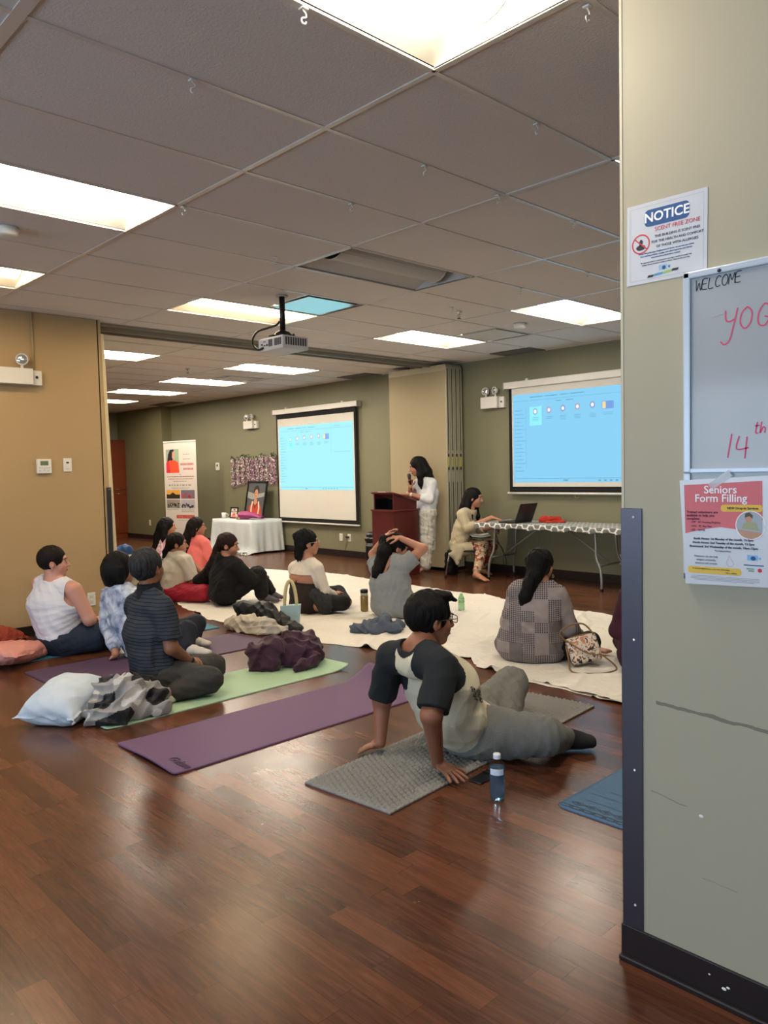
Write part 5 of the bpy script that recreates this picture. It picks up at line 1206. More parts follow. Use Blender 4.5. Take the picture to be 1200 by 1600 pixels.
# ---- woman with bob
def t2(G):
    n = NT('tie_dye', .8, .25); f_ = n.noise(9.0, n.co, 5, 1.5); n.bump(n.noise(180.0, n.co, 3), .2, .002)
    m_ = n.base(n.ramp(f_, [(.35, lin('6f7c96')), (.5, lin('a9b2c4')), (.65, lin('c9cdd6'))]))
    sh = top_(G, 1.9, .026, .02, -.45, .014, 21, sc=(18, 18, 10), flare=.03)
    pt = pants(G, 1.9, .02, .016, .1, .005, 3); sock = U([U(G['foot']('R', .006), .01), U(G['foot']('L', .006), .01)], .01)
    return [('blouse', sh, m_), ('trousers', pt, fabric('navy_leggings', '121826')), ('socks', sock, fabric('white_sock', 'bcbab4'))]
person('woman with black bob hair and pale blue blouse behind the kneeling man', (240, 1022), -18,
    dict(pel=(226, 1005, 0), chest=(200, 962, 0), nk=(188, 922, 0), hd=(187, 888, 0), shR=(208, 936, -.15), shL=(172, 934, .15), elR=(222, 975, -.2), wrR=(250, 985, -.12), elL=(170, 978, .2), wrL=('z', 181, 1022, .05), hnL=('z', 176, 1028, .02),
         knR=(292, 985, -.10), anR=('z', 292, 1014, .06), toR=('z', 326, 1020, .035), knL=(306, 975, .12), anL=('z', 300, 1002, .06), toL=('z', 326, 1006, .035)),
    'tan', 1.0, 1.0, -10, 0, 0, .0055, dict(style='bob', mat='black'), t2, hands=dict(L=dict(curl=.1)), floor=.008)
# ---- woman in tank top
def t1(G):
    j = G['j']; up = G['up']
    tk = top_(G, 0, .016, 0, -.42, .010, 31, sc=(16, 10, 26), hole=neckhole(G, .0, .085))
    for s_, q in (('L', 1), ('R', -1)):
        tk = S(tk, cap(j['sh'+s_]+G['lat']*q*.035+up*.03, lerp(j['sh'+s_], j['chest'], .42)+G['lat']*q*.095, .085, .07), .008)
    sh = pants(G, .62, .018, .026, .0, .005, 8)
    for s_ in 'LR': sh = sh
    cuff = U([S(cap(lerp(j['hp'+s_], j['kn'+s_], .70), lerp(j['hp'+s_], j['kn'+s_], .77), .108*1.45, .100*1.45), cap(lerp(j['hp'+s_], j['kn'+s_], .6), lerp(j['hp'+s_], j['kn'+s_], .9), .09*1.4, .088*1.4)) for s_ in 'LR'], .005)
    return [('tank_top', tk, fabric('white_ribbed_cotton', 'c9cad2', .85)), ('denim_shorts', sh, fabric('dark_denim', '1a2636', .85, .2, 40))]
def e1(G): MB().sphere(G['H'](-.004, -.090, -.045), .006*1.1, 8).build('earring', M_ear, G['t'], True)
person('large woman in white tank top and denim shorts by the tan wall', (100, 1016), -8,
    dict(pel=(92, 990, 0), chest=(84, 945, 0), bel=(88, 968, 0), nk=(86, 910, 0), hd=(84, 878, 0), shR=(116, 922, -.20), shL=(62, 912, .19), elR=(140, 968, -.27), wrR=(134, 972, -.02), elL=(75, 960, .32), wrL=(118, 970, .12),
         hpR=(102, 1002, -.14), hpL=(96, 994, .13), knR=('z', 176, 992, .12), anR=('z', 150, 985, .06)),
    'fair', 1.0, 1.42, -28, 0, 0, .0055, dict(style='short', mat='brown', amp=.003), t1, e1, floor=.008)
# ---- cream tee
def t4(G):
    return [('tee_shirt', top_(G, .95, .022, .034, -.25, .009, 41, sc=(20, 20, 10)), fabric('cream_cotton', 'c3bbb0', .9)), ('trousers', pants(G, 1.95, .028, .03, .1, .008, 9), fabric('crimson_trousers', '9c1530', .7))]
def e4(G): MB().sphere(G['H'](-.004, -.089, -.045), .007, 8).build('earring', M_ear, G['t'], True)
person('woman in cream t-shirt and crimson trousers with a low ponytail', (286, 936), -22,
    dict(pel=(272, 922, 0), chest=(274, 892, 0), nk=(275, 869, 0), hd=(277, 850, 0), shR=(290, 876, -.15), shL=(259, 874, .15), elR=(301, 908, -.2), wrR=(318, 917, -.06), 
         knR=('z', 318, 926, .11)),
    'tan', .98, 1.15, -35, 0, 0, .006, dict(style='tied', mat='brown', locks=[[('h', -.09, .0, -.03, .045), ('h', -.13, .02, -.09, .035), ('h', -.14, .03, -.15, .03), ('h', -.13, .03, -.2, .01)]]), t4, e4, floor=.008)
# ---- pink and white woman with long black hair
def t5(G):
    n = NT('pink_white_print', .8, .2); m_ = n.base(n.ramp(n.noise(14.0, n.co, 3, 1.0), [(.44, lin('d8c6cc')), (.52, lin('c9708c')), (.6, lin('dcd0d4'))]))
    return [('blouse', top_(G, 1.9, .02, .02, -.6, .008, 51), m_), ('trousers', pants(G, 1.9, .02), fabric('pale_trousers', 'b08a94'))]
person('woman with very long black hair and pink and white top, in front of the banner', (264, 900), -12,
    dict(pel=(261, 885, 0), chest=(260, 862, 0), nk=(261, 842, 0), hd=(262, 823, 0), shR=(272, 848, -.14), shL=(250, 848, .14), elR=(276, 868, -.18), wrR=(288, 876, -.1), elL=(252, 868, .2), wrL=(275, 880, .1)),
    'tan', .98, .98, -32, 0, 0, .007, dict(style='long', mat='black', locks=[[('h', -.07, .0, .0, .08), ('h', -.12, .03, -.14, .075), ('h', -.15, .05, -.30, .07), ('h', -.16, .06, -.42, .05), ('h', -.16, .06, -.5, .03)], [('h', -.04, -.06, -.02, .045), ('h', -.05, -.075, -.14, .045), ('h', -.06, -.07, -.22, .02)]]), t5, floor=.008)
# ---- coral woman
def t6(G):
    return [('tunic', top_(G, 1.85, .02, .022, -.9, .008, 61), fabric('coral_cotton', 'dc6f6b', .85)), ('trousers', pants(G, 1.9, .02), fabric('coral_trousers', 'c96a66'))]
person('woman in coral tunic with long dark hair, left of the altar table', (312, 906), -15,
    dict(pel=(308, 892, 0), chest=(310, 864, 0), nk=(308, 842, 0), hd=(308, 823, 0), shR=(320, 849, -.14), shL=(297, 848, .14), elR=(327, 872, -.19), wrR=(331, 886, -.08), elL=(300, 870, .2), wrL=(325, 885, .1)),
    'tan', .98, 1.0, -38, 0, 0, .007, dict(style='long', mat='brown', locks=[[('h', -.07, .0, .0, .075), ('h', -.12, .0, -.13, .07), ('h', -.14, .0, -.25, .055), ('h', -.13, -.01, -.33, .03), ('h', -.12, -.02, -.38, .01)]]), t6, floor=.008)
# ---- woman in black
def t7(G):
    n = NT('two_tone_socks', .85, .2); m_ = n.base(n.mix(n.math('GREATER_THAN', n.noise(16.0, n.co, 2), .56), lin('55535a'), lin('6d2c48')))
    blk = fabric('black_knit', '07070a', .95)
    return [('long_sleeve_top', top_(G, 1.92, .035, .03, -.45, .012, 71, sc=(14, 14, 9), flare=.02), blk), ('trousers', pants(G, 1.82, .022, .03, .1, .006, 2), fabric('black_trousers', '08080b', .9)), ('socks', U([U(G['foot']('R', .004), .01), U(G['foot']('L', .004), .01)], .01), m_)]
def e7(G):
    MB().sphere(G['j']['elL']+np.array([.02, -.05, .05]), .006, 8)
person('woman all in black hugging her knees, long braid down her back', (355, 944), -33,
    dict(pel=(352, 925, 0), chest=(353, 900, 0), nk=(351, 874, 0), hd=(357, 852, 0), shR=(370, 886, -.15), shL=(338, 884, .15), elR=(392, 906, -.20), wrR=(410, 902, -.06), hnR=(414, 899, .02), elL=(313, 906, .26), wrL=(330, 922, .26),
         knR=(404, 900, -.09), anR=(410, 932, -.08), toR=(434, 938, -.09), knL=(402, 897, .09), anL=(424, 929, .06), toL=(440, 933, .05)),
    'tan', 1.0, 1.05, -48, -8, 0, .006, dict(style='tied', mat='red', locks=[[('h', -.05, .02, .03, .09), ('h', -.11, .03, -.06, .055), (336, 872, .06, .05), (328, 884, .07, .038), (326, 895, .08, .022)]]), t7, floor=.008)
# ---- woman in brown dress
def t8(G):
    j = G['j']; up = G['up']; lat = G['lat']; back = -np.cross(lat, up)
    shrug = top_(G, 1.88, .010, .008, None, .003, 81, sc=(20, 20, 10)); shrug = I(shrug, U([above(lerp(j['chest'], j['nk'], .26), up+back*.1)]+G['arm']('R', .2, 2, .035)+G['arm']('L', .2, 2, .035), .004))
    full = fold(U(G['torso'](.012)+[cap(j['pel'], j['pel']-up*.06, .15, .15, w=G['n'], s=1.35)], .03), .005, (16, 16, 16), 4)
    dress = I(full, plane(lerp(j['chest'], j['pel'], .24), up-back*.0))
    strap = [cap(lerp(j['chest'], j['pel'], .30)+back*.120, lerp(j['chest'], j['nk'], .35)+back*.112-lat*.02, .006, .006), cap(lerp(j['chest'], j['pel'], .24)+back*.119, j['chest']+back*.06+lat*.15, .006, .006)]
    legs = fold(U([U(G['leg'](s_, 1.0 if s_ == 'R' else 0, 1.9, .012), .02) for s_ in 'LR']+[U(G['leg']('R', .72, 1.2, .012), .02)], .02), .003, (20, 20, 20), 3)
    jk = fold(U([cap(lerp(j['pel'], j['hpR'], 1)-lat*.07+up*.07, lerp(j['hpR'], j['knR'], .45)-lat*.06, .085, .07), cap(lerp(j['hpR'], j['knR'], .2)-lat*.07, lerp(j['hpR'], j['knR'], .35)-lat*.08-np.array([0, 0, .09]), .07, .05)], .04), .016, (30, 30, 30), 6)
    return [('shrug', shrug, fabric('cream_knit', 'cfc7bb', .9)), ('dress', dress, fabric('dark_brown_jersey', '22110f', .8)), ('strap', U(strap, .005), fabric('brown_strap', '1d0f0d')), ('leggings', legs, fabric('black_leggings', '0c0909')), ('tied_jacket', jk, fabric('charcoal_jacket', '2b2d30', .9))]
def e8(G): glasses(G, mat('clear_frame', 'b9a58f', .2), 'clear-framed glasses worn by the woman in brown dress')
person('woman in backless brown dress with cream long-sleeved shrug and glasses', (492, 955), -16,
    dict(pel=(477, 932, 0), chest=(476, 902, 0), nk=(480, 877, 0), hd=(481, 848, 0), shR=(496, 888, -.15), shL=(460, 888, .15), elR=(508, 924, -.2), wrR=(523, 929, -.06), hnR=(530, 924, .0), elL=(470, 920, .22), wrL=(515, 928, .1),
         hpR=(484, 942, -.1), knR=('z', 535, 942, .11), anR=('z', 512, 945, .06), toR=('z', 545, 954, .035), ),
    'warm', 1.0, 1.02, -32, 0, 0, .0055, dict(style='short', mat='black', amp=.010, locks=[[('h', -.07, .02, .03, .06), ('h', -.09, .02, -.07, .045), ('h', -.10, .0, -.13, .03), ('h', -.10, -.01, -.19, .008)], [('h', -.05, .0, .09, .05), ('h', -.11, .02, .07, .035)], [('h', -.07, -.05, -.03, .04), ('h', -.08, -.05, -.12, .02), ('h', -.08, -.04, -.17, .006)]]), t8, e8, floor=.008)
# ---- woman in grey tee, hands in her hair
def t9(G):
    j = G['j']; up = G['up']; back = -np.cross(G['lat'], up)
    tee = top_(G, .5, .026, .034, -.5, .009, 91, sc=(14, 14, 8), flare=.015)
    tee = S(tee, ell(j['nk']+back*.08-up*.03+G['lat']*.02, (.075, .075, .10)), .01)
    st = U([cap(j['nk']+back*.125-up*.14, j['nk']+back*.08+up*.0-G['lat']*.07, .006, .006), cap(j['nk']+back*.125-up*.14, j['nk']+back*.08+up*.0+G['lat']*.05, .006, .006)], .004)
    return [('tee_shirt', tee, fabric('heather_grey_jersey', '85898a', .9, .12, 60)), ('bra_strap', st, fabric('black_strap', '101012')), ('trousers', pants(G, 1.9, .012), fabric('black_trousers', '0b0b0d'))]
def e9(G): return
person('woman in grey t-shirt with both arms raised, gathering her long dark hair', (618, 962), 2,
    dict(pel=(613, 945, 0), chest=(610, 908, 0), nk=(611, 876, 0), hd=(620, 856, 0), shR=(634, 881, -.165), shL=(589, 886, .165), elR=(661, 857, -.27), wrR=(626, 841, -.07), hnR=(608, 838, -.0), elL=(583, 866, .26), wrL=(601, 840, .07), hnL=(611, 829, .03)),
    'warm', 1.0, 1.08, -28, -22, 0, .0055, dict(style='tied', mat='black', amp=.008, locks=[[('h', -.06, .0, .06, .07), ('h', -.12, .02, .03, .06), (601, 862, .03, .07), (596, 880, .06, .065), (589, 892, .07, .05), (583, 900, .08, .02)], [(600, 870, .03, .05), (594, 888, .04, .04), (588, 902, .05, .012)]]), t9, e9,
    hands=dict(R=dict(pn=(.2, .3, -.9), curl=.35), L=dict(pn=(.4, -.5, -.7), curl=.3)), floor=.008)
# ---- woman in plaid
def t11(G):
    n = NT('patchwork_check', .85, .2)
    ua = n.math('MULTIPLY', n.math('ADD', n.math('MULTIPLY', n.x, .55), n.math('MULTIPLY', n.y, -.83)), 11.0); va = n.math('MULTIPLY', n.z, 13.0)
    rv = n.white(n.comb(n.math('FLOOR', ua), n.math('FLOOR', va), 1.0))
    fu = n.math('FRACT', n.math('MULTIPLY', ua, 6.0)); fv = n.math('FRACT', n.math('MULTIPLY', va, 6.0))
    chk = n.math('MULTIPLY', n.math('LESS_THAN', fu, .55), n.math('LESS_THAN', fv, .6))
    ln = n.math('MAXIMUM', n.math('LESS_THAN', fu, .3), n.math('LESS_THAN', fv, .3))
    a = n.math('MULTIPLY', chk, n.math('GREATER_THAN', rv, .6)); b_ = n.math('MULTIPLY', ln, n.math('MULTIPLY', n.math('GREATER_THAN', rv, .38), n.math('LESS_THAN', rv, .6)))
    c_ = n.math('MULTIPLY', n.math('LESS_THAN', rv, .12), .5)
    f_ = n.math('MINIMUM', n.math('ADD', n.math('ADD', a, n.math('MULTIPLY', b_, .75)), c_), 1.0)
    n.bump(n.noise(200.0, n.co, 3), .2, .002); m_ = n.base(n.mix(n.math('MULTIPLY', f_, .95), n.mix(n.noise(20.0, n.co, 3), lin('7d7370'), lin('9a908e')), lin('1b1a20')))
    return [('shirt', top_(G, 1.8, .026, .03, -.75, .010, 101, sc=(16, 16, 9), flare=.025), m_), ('trousers', pants(G, 1.8, .015), fabric('black_trousers', '08080a'))]
def e11(G):
    b = MB(); p = G['H'](-.004, -.092, -.055); b.tube([p+np.array([.0, 0, -.012])+np.array([.009*math.cos(a*.7), 0, .012*math.sin(a*.7)]) for a in range(10)], .002, 6); b.build('earring', M_ear, G['t'], True)
person('woman in grey patchwork check shirt with dark ponytail, seated beside the patterned handbag', (838, 1032), 22,
    dict(pel=('f', 828, 1008, 0), chest=('f', 833, 960, -.02), nk=('f', 842, 916, .02), hd=('f', 845, 884, .04), shR=('f', 872, 932, 0), shL=('f', 808, 926, 0), elR=('f', 888, 982, .06), wrR=('f', 906, 1000, .22), hnR=('f', 914, 1012, .28), elL=('f', 796, 975, .08), wrL=('l', .3, .12, .25),
         knR=('z', 921, 1004, .13), anR=('l', .28, .0, .06), toR=('l', .3, .12, .05), knL=('l', .35, .25, .12), anL=('l', .42, -.14, .06), toL=('z', 948, 1018, .035)),
    'tan', 1.0, 1.05, 12, 0, 0, .005, dict(style='tied', mat='black', amp=.006, locks=[[('h', -.05, .0, .03, .095), ('h', -.105, .0, -.05, .055), ('h', -.13, .03, -.12, .05), ('h', -.155, .05, -.20, .045), ('h', -.16, .07, -.27, .028), ('h', -.16, .075, -.31, .008)]]), t11, e11,
    hands=dict(R=dict(pn=(0, .3, -1), curl=.3)), floor=.008, bare='L')
# ---- maroon figure at the wall edge
def t12(G): return [('sweater', top_(G, 1.9, .03, .02, -.7, .008, 111, sc=(14, 14, 8), flare=.03), fabric('maroon_knit', '3c1220', .9)), ('trousers', pants(G, 1.9, .015), fabric('maroon_trousers', '32101b'))]
person('person in maroon top seated at the edge of the near wall, mostly hidden', (4.80, 2.43), 25,
    dict(pel=('l', 0, 0, .13), chest=('l', .0, 0, .36), nk=('l', .04, 0, .57), hd=('l', .08, 0, .71), shR=('l', .02, -.17, .50), shL=('l', .02, .17, .50), elL=('l', .03, .25, .27), elR=('l', .05, -.25, .27)),
    'tan', 1.0, 1.1, 20, 0, 0, .007, dict(style='bob', mat='black'), t12, floor=.008)
# ---- standing speaker
def t13(G):
    j = G['j']; up = np.array([0, 0, 1.])
    n = NT('white_pants_print', .8, .2); m_ = n.base(n.mix(n.math('GREATER_THAN', n.noise(22.0, n.comb(n.math('MULTIPLY', n.x, 1.6), n.math('MULTIPLY', n.y, 1.6), n.math('MULTIPLY', n.z, .35)), 3), .60), lin('c9c6bb'), lin('a7a49b')))
    kur = U([U(G['torso'](.022), .04), cap(j['pel'], j['pel']-up*.30, .122, .122, w=G['n'], s=1.25)], .04)
    kur = I(kur, above(j['pel']-up*.52, up))
    sk = cap(j['pel']-up*.1, j['pel']-up*.50, .112, .118, w=G['n'], s=1.2)
    kur = I(U([kur, I(sk, above(j['pel']-up*.52, up))], .03), above(j['pel']-up*.55, up))
    al = [I(U(G['arm'](s_, 0, 1.45, .016, .022), .02), plane(lerp(j['el'+s_], j['wr'+s_], .45), nrm(j['wr'+s_]-j['el'+s_]))) for s_ in 'LR']
    kur = fold(S(U([kur]+al, .02), neckhole(G), .008), .008, (18, 18, 7), 7)
    return [('tunic', kur, fabric('white_tunic', 'ced0d2', .8)), ('trousers', pants(G, 1.93, .03, .04, .1, .008, 5), m_)]
def e13(G):
    j = G['j']
    d = nrm(j['wrL']-j['elL']); p = j['wrL']-d*.02; Q = Matrix.Translation(Vector(p)) @ Vector(d).to_track_quat('Z', 'Y').to_matrix().to_4x4()
    t = empty('wristwatch', tuple(p), 0, 'pale wristwatch on the forearm of the standing woman at the lectern', 'watch')
    MB().lathe([(.030, -.011), (.034, -.009), (.034, .009), (.030, .011)], (0, 0, 0), 24, Q, False).build('strap', mat('white_strap', 'd9cdbb', .4), t, True)
    MB().box((-.040, -.017, -.017), (-.028, .017, .017), .004, Q @ Matrix.Rotation(math.radians(150), 4, 'Z')).build('face', mat('gold_watch_face', 'd9c9a6', .2, .4), t)
    m_ = G['H'](.135, -.02, -.085); e_ = nrm(j['hnR']-np.array(m_)); hx = j['wrR']+nrm(j['hnR']-j['wrR'])*.07
    A = Vector(m_); B = Vector(hx)-Vector((0, 0, .05)); dd = (B-A).normalized(); Q = Matrix.Translation(A) @ dd.to_track_quat('Z', 'Y').to_matrix().to_4x4()
    t = empty('microphone', tuple(A), 0, 'black handheld microphone held at the mouth of the standing woman', 'microphone')
    MB().lathe([(.002, -.028), (.018, -.022), (.026, -.005), (.027, .01), (.022, .03)], (0, 0, 0), 20, Q, False).build('grille', mat('mic_grille', '4a4a48', .45, .6, bump=.6, bscale=400), t, True)
    MB().lathe([(.021, .028), (.019, .045), (.014, .19), (.012, .195)], (0, 0, 0), 16, Q).build('handle', M_black, t, True)
person('woman in white tunic and trousers standing at the lectern speaking into a microphone', (7.56, 7.08), 146,
    dict(pel=(666, 800, 0), chest=(668, 770, 0), nk=(663, 750, 0), hd=(652, 729, 0), shL=(675, 756, .13), shR=(653, 757, -.14), elL=(671, 780, .19), wrL=(640, 773, .10), hnL=(622, 771, .05), elR=(641, 778, -.2), wrR=(641, 761, -.06), hnR=(642, 749, -.05),
         knL=(667, 845, .08), anL=(665, 885, .09), toL=('z', 652, 894, .022), knR=(660, 845, -.08), anR=(655, 883, -.09), toR=('z', 641, 890, .022)),
    'tan', 1.0, .92, 138, -14, 0, .006, dict(style='long', mat='black', locks=[[('h', -.06, .0, .03, .08), ('h', -.10, .03, -.10, .07), ('h', -.12, .05, -.20, .05), ('h', -.12, .07, -.27, .02)], [('h', -.02, .065, .0, .035), ('h', .0, .078, -.12, .042), ('h', .02, .075, -.22, .035), ('h', .03, .07, -.30, .01)], [('h', -.02, -.065, .0, .035), ('h', .0, -.078, -.12, .035), ('h', .01, -.07, -.2, .01)]]), t13, e13,
    hands=dict(L=dict(pn=(0, 0, -1), curl=.12), R=dict(pn=(-.3, -.2, .0), curl=.75)), floor=.0, bare='LR')
# ---- seated woman at the laptop
def t14(G):
    j = G['j']; up = np.array([0, 0, 1.])
    n = NT('floral_trousers', .75, .3); a = n.noise(11.0, n.co, 3, 1.2); b_ = n.noise(19.0, n.comb(n.y, n.z, n.x), 3, .8)
    c_ = n.mix(n.math('GREATER_THAN', a, .54), lin('a8957b'), lin('8c3a2c')); c_ = n.mix(n.math('GREATER_THAN', b_, .60), c_, lin('2f3320')); m_ = n.base(n.mix(n.math('GREATER_THAN', n.noise(34.0, n.co, 2), .66), c_, lin('d8c9b4')))
    kur = top_(G, 1.35, .02, .02, -.3, .007, 121, sc=(18, 18, 10))
    bk = -G['F']
    B_ = lambda x, y, d: onplane(x, y, G['base']+G['n']*d, G['n'])
    pn = U([cap(B_(714, 850, -.13), B_(709, 866, -.16), .045, .045, w=bk, s=1.3), cap(B_(710, 866, -.16), B_(715, 880, -.18), .042, .028), cap(B_(722, 856, -.16), B_(718, 872, -.18), .04, .03)], .04)
    dr = fold(U([cap(j['pel']-up*.02, j['pel']+up*.02, .125, .125, w=G['n'], s=1.35), cap(j['hpR'], lerp(j['hpR'], j['knR'], .5), .105, .088), cap(j['hpL'], lerp(j['hpL'], j['knL'], .45), .105, .088), pn], .03), .003, (18, 18, 5), 9)
    dr = I(dr, plane(lerp(j['pel'], j['chest'], .2), up))
    ln = U([cap(j['nk']+G['F']*.06+G['lat']*.03, j['chest']+G['F']*.12, .007, .007), cap(j['nk']+G['F']*.06-G['lat']*.03, j['chest']+G['F']*.12, .007, .007), cap(j['chest']+G['F']*.12, j['bel'] if 'bel' in j else lerp(j['pel'], j['chest'], .6)+G['F']*.14, .007, .007)], .004)
    return [('tunic', kur, fabric('beige_tunic', 'b5a98c', .8)), ('tunic_skirt', dr, fabric('beige_tunic_skirt', 'b0a68b', .8)), ('trousers', pants(G, 1.85, .012, .016, .0, .005, 6), m_), ('lanyard', ln, fabric('white_lanyard', 'd8d4c8'))]
person('seated woman in beige tunic and floral trousers typing at the laptop', (7.60, 6.46), -58,
    dict(pel=(717, 851, 0), chest=(727, 822, 0), nk=(733, 800, 0), hd=(741, 778, 0), shR=(722, 804, -.14), shL=(742, 802, .14), elR=(731, 825, -.18), wrR=('w', 7.60, 6.03, .762), hnR=('w', 7.65, 5.88, .738), elL=(750, 828, .17), wrL=('w', 7.80, 6.17, .63),  hnL=('w', 7.80, 6.10, .60),
         hpR=(720, 858, -.09), hpL=(724, 853, .09), knR=(755, 852, -.10), anR=('z', 744, 898, .075), toR=('z', 760, 907, .022), knL=(769, 852, .11), anL=('z', 752, 890, .075), toL=('z', 766, 897, .022)),
    'warm', .98, .95, -68, -6, 0, .006, dict(style='long', mat='black', ears=(-1,), locks=[[('h', -.06, .0, .04, .075), ('h', -.12, -.02, -.12, .055), ('h', -.17, -.04, -.26, .035), ('h', -.19, -.05, -.40, .012)], [('h', -.0, .065, .0, .028), ('h', .02, .072, -.12, .028), ('h', .05, .06, -.24, .03), ('h', .06, .05, -.30, .010)], [('h', -.045, -.065, -.03, .024), ('h', -.04, -.075, -.14, .022), ('h', .0, -.075, -.22, .020), ('h', .02, -.07, -.27, .008)]]), t14,
    hands=dict(R=dict(pn=(0, 0, -1), curl=.18), L=dict(pn=(0, 0, -1), curl=.4)), floor=.0, bare='LR')
# ================================================================ FLOOR CLOTHS AND MATS
n = NT('white_floor_sheet', .85, .2); n.bump(n.math('ADD', n.noise(9.0, n.co, 5, 1.2), n.math('MULTIPLY', n.noise(60.0, n.co, 3), .15)), .8, .016)
M_sheet = n.base(n.mix(n.noise(1.6, n.co, 4), lin('d0ccc2'), lin('dedad2')))
def interp(tab, y):
    for (a, b_), (c_, d) in zip(tab, tab[1:]):
        if y <= c_: return b_+(d-b_)*(y-a)/(c_-a)
    return tab[-1][1]
near_e = [(1.5, 3.96), (2.24, 4.01), (3.3, 4.09), (3.5, 4.17), (3.62, 4.30), (3.9, 4.05), (4.4, 4.02), (4.9, 3.86), (6.44, 3.84), (7.7, 4.12), (9.8, 4.4)]
far_e = [(1.5, 6.3), (3.68, 6.34), (4.89, 6.48), (7.92, 6.70), (9.65, 6.30), (9.8, 6.2)]
def sheet_obj(name, y0, y1, ne, fe, z0, label, seed):
    NY, NX_ = 420, 150; rs = np.random.RandomState(seed)
    Y = np.linspace(y0, y1, NY)[:, None]; tt = np.linspace(0, 1, NX_)[None]
    a = np.array([interp(ne, y) for y in Y[:, 0]])[:, None]+.012*np.sin(Y*9+seed)+.006*np.sin(Y*31); b_ = np.array([interp(fe, y) for y in Y[:, 0]])[:, None]+.015*np.sin(Y*5)
    X = a+(b_-a)*tt; Yg = Y+0*tt+.015*np.sin(X*7)
    Z = np.zeros_like(X)
    for k in range(int(13*(y1-y0))):
        cx, cy = rs.uniform(3.8, 6.6), rs.uniform(y0, y1); an = rs.uniform(-.5, .7); L = rs.uniform(.15, .8); wd = rs.uniform(.010, .040); am = rs.uniform(.004, .015)
        u = (X-cx)*math.cos(an)+(Yg-cy)*math.sin(an); v = -(X-cx)*math.sin(an)+(Yg-cy)*math.cos(an)+.05*np.sin(u*6+k)
        Z += am*np.exp(-(v/wd)**2-(u/L)**4)
    edge = np.minimum(tt*(b_-a), (1-tt)*(b_-a)); 
    Z += .012*np.exp(-edge/.04)*np.clip(np.sin(Yg*6.3+seed)*np.sin(Yg*2.1)-.3, 0, 1)*2
    for yy in (3.28, 4.42): Z += .035*np.exp(-((Yg-yy)/.04)**2-(tt*(b_-a)/.06)**2)
    Z = z0+np.maximum(Z, 0)
    V_ = np.stack([X, Yg, Z], -1).reshape(-1, 3); idx = np.arange(NY*NX_).reshape(NY, NX_)
    Q = np.stack([idx[:-1, :-1], idx[:-1, 1:], idx[1:, 1:], idx[1:, :-1]], -1).reshape(-1, 4)
    o = bpy.data.objects.new(name, mesh_np(name, V_, Q, M_sheet)); COL.objects.link(o)
    return tag(o, label, 'floor sheet')
sheet_obj('floor_sheet', 1.5, 9.8, near_e, far_e, .003, 'large wrinkled white cotton sheet spread on the wooden floor under the seated group', 3)
sheet_obj('floor_sheet', 1.6, 3.45, [(1.6, 3.99), (3.45, 4.12)], [(1.6, 4.95), (3.45, 4.75)], .0065, 'second white sheet strip overlapping the large one at the near right edge', 8)
def rubber(name, c, pat=90, c2=None):
    n = NT(name, .7, .3); a = n.math('ABSOLUTE', n.math('SUBTRACT', n.math('FRACT', n.math('MULTIPLY', n.math('ADD', n.x, n.y), pat)), .5)); b_ = n.math('ABSOLUTE', n.math('SUBTRACT', n.math('FRACT', n.math('MULTIPLY', n.math('SUBTRACT', n.x, n.y), pat)), .5))
    h_ = n.math('MULTIPLY', a, b_); n.bump(h_, .5, .002); c_ = lin(c)
    return n.base(n.mix(n.math('MULTIPLY', h_, 1.5), tuple(x*.86 for x in c_[:3])+(1,), tuple(min(1, x*1.08) for x in c_[:3])+(1,)))
def mat_mesh(name, cx0, cy0, cx1, cy1, m_, label, th=.006, curl=None, rnd=.03, rz=0, z0=.0):
    """yoga mat: rounded slab, bent by curl(u, v) -> lift"""
    L, Wd = cx1-cx0, cy1-cy0; nx, ny = 90, 30; V_ = []; us = np.linspace(0, 1, nx+1); vs = np.linspace(0, 1, ny+1)
    U_, Vv = np.meshgrid(us, vs, indexing='ij'); X = U_*L; Y = Vv*Wd
    dx = np.minimum(X, L-X); dy = np.minimum(Y, Wd-Y); cr = (dx < rnd) & (dy < rnd)
    d = np.hypot(rnd-dx, rnd-dy)+1e-6; over = cr & (d > rnd); s_ = np.where(over, rnd/d, 1)
    X = np.where(over, np.where(X < L/2, rnd-(rnd-dx)*s_, L-rnd+(rnd-dx)*s_), X); Y = np.where(over, np.where(Y < Wd/2, rnd-(rnd-dy)*s_, Wd-rnd+(rnd-dy)*s_), Y)
    Zl = np.zeros_like(X) if curl is None else curl(X/L, Y/Wd)
    c_, s2 = math.cos(rz), math.sin(rz); Xw = cx0+X*c_-Y*s2; Yw = cy0+X*s2+Y*c_
    N = (nx+1)*(ny+1); top = np.stack([Xw, Yw, Zl+th+z0], -1).reshape(-1, 3); bot = np.stack([Xw, Yw, Zl+z0+.0004], -1).reshape(-1, 3)
    idx = np.arange(N).reshape(nx+1, ny+1); q = np.stack([idx[:-1, :-1], idx[1:, :-1], idx[1:, 1:], idx[:-1, 1:]], -1).reshape(-1, 4)
    loop = list(idx[:, 0])+list(idx[-1, 1:])+list(idx[-2::-1, -1])+list(idx[0, -2:0:-1]); sd = [(a, b_, b_+N, a+N)[::-1] for a, b_ in zip(loop, loop[1:]+loop[:1])]
    o = bpy.data.objects.new(name, mesh_np(name, np.concatenate([top, bot]), np.concatenate([q, q[:, ::-1]+N, np.array(sd)]), m_)); COL.objects.link(o)
    for p_ in o.data.polygons[-len(sd):]: p_.use_smooth = False
    return tag(o, label, 'yoga mat', 'yoga mats on the floor')
M_purple = rubber('purple_rubber', '56405a'); M_purple2 = rubber('purple_textured_rubber', '6b5070', 70); M_mint = rubber('mint_rubber', 'a9c9a6', 60)
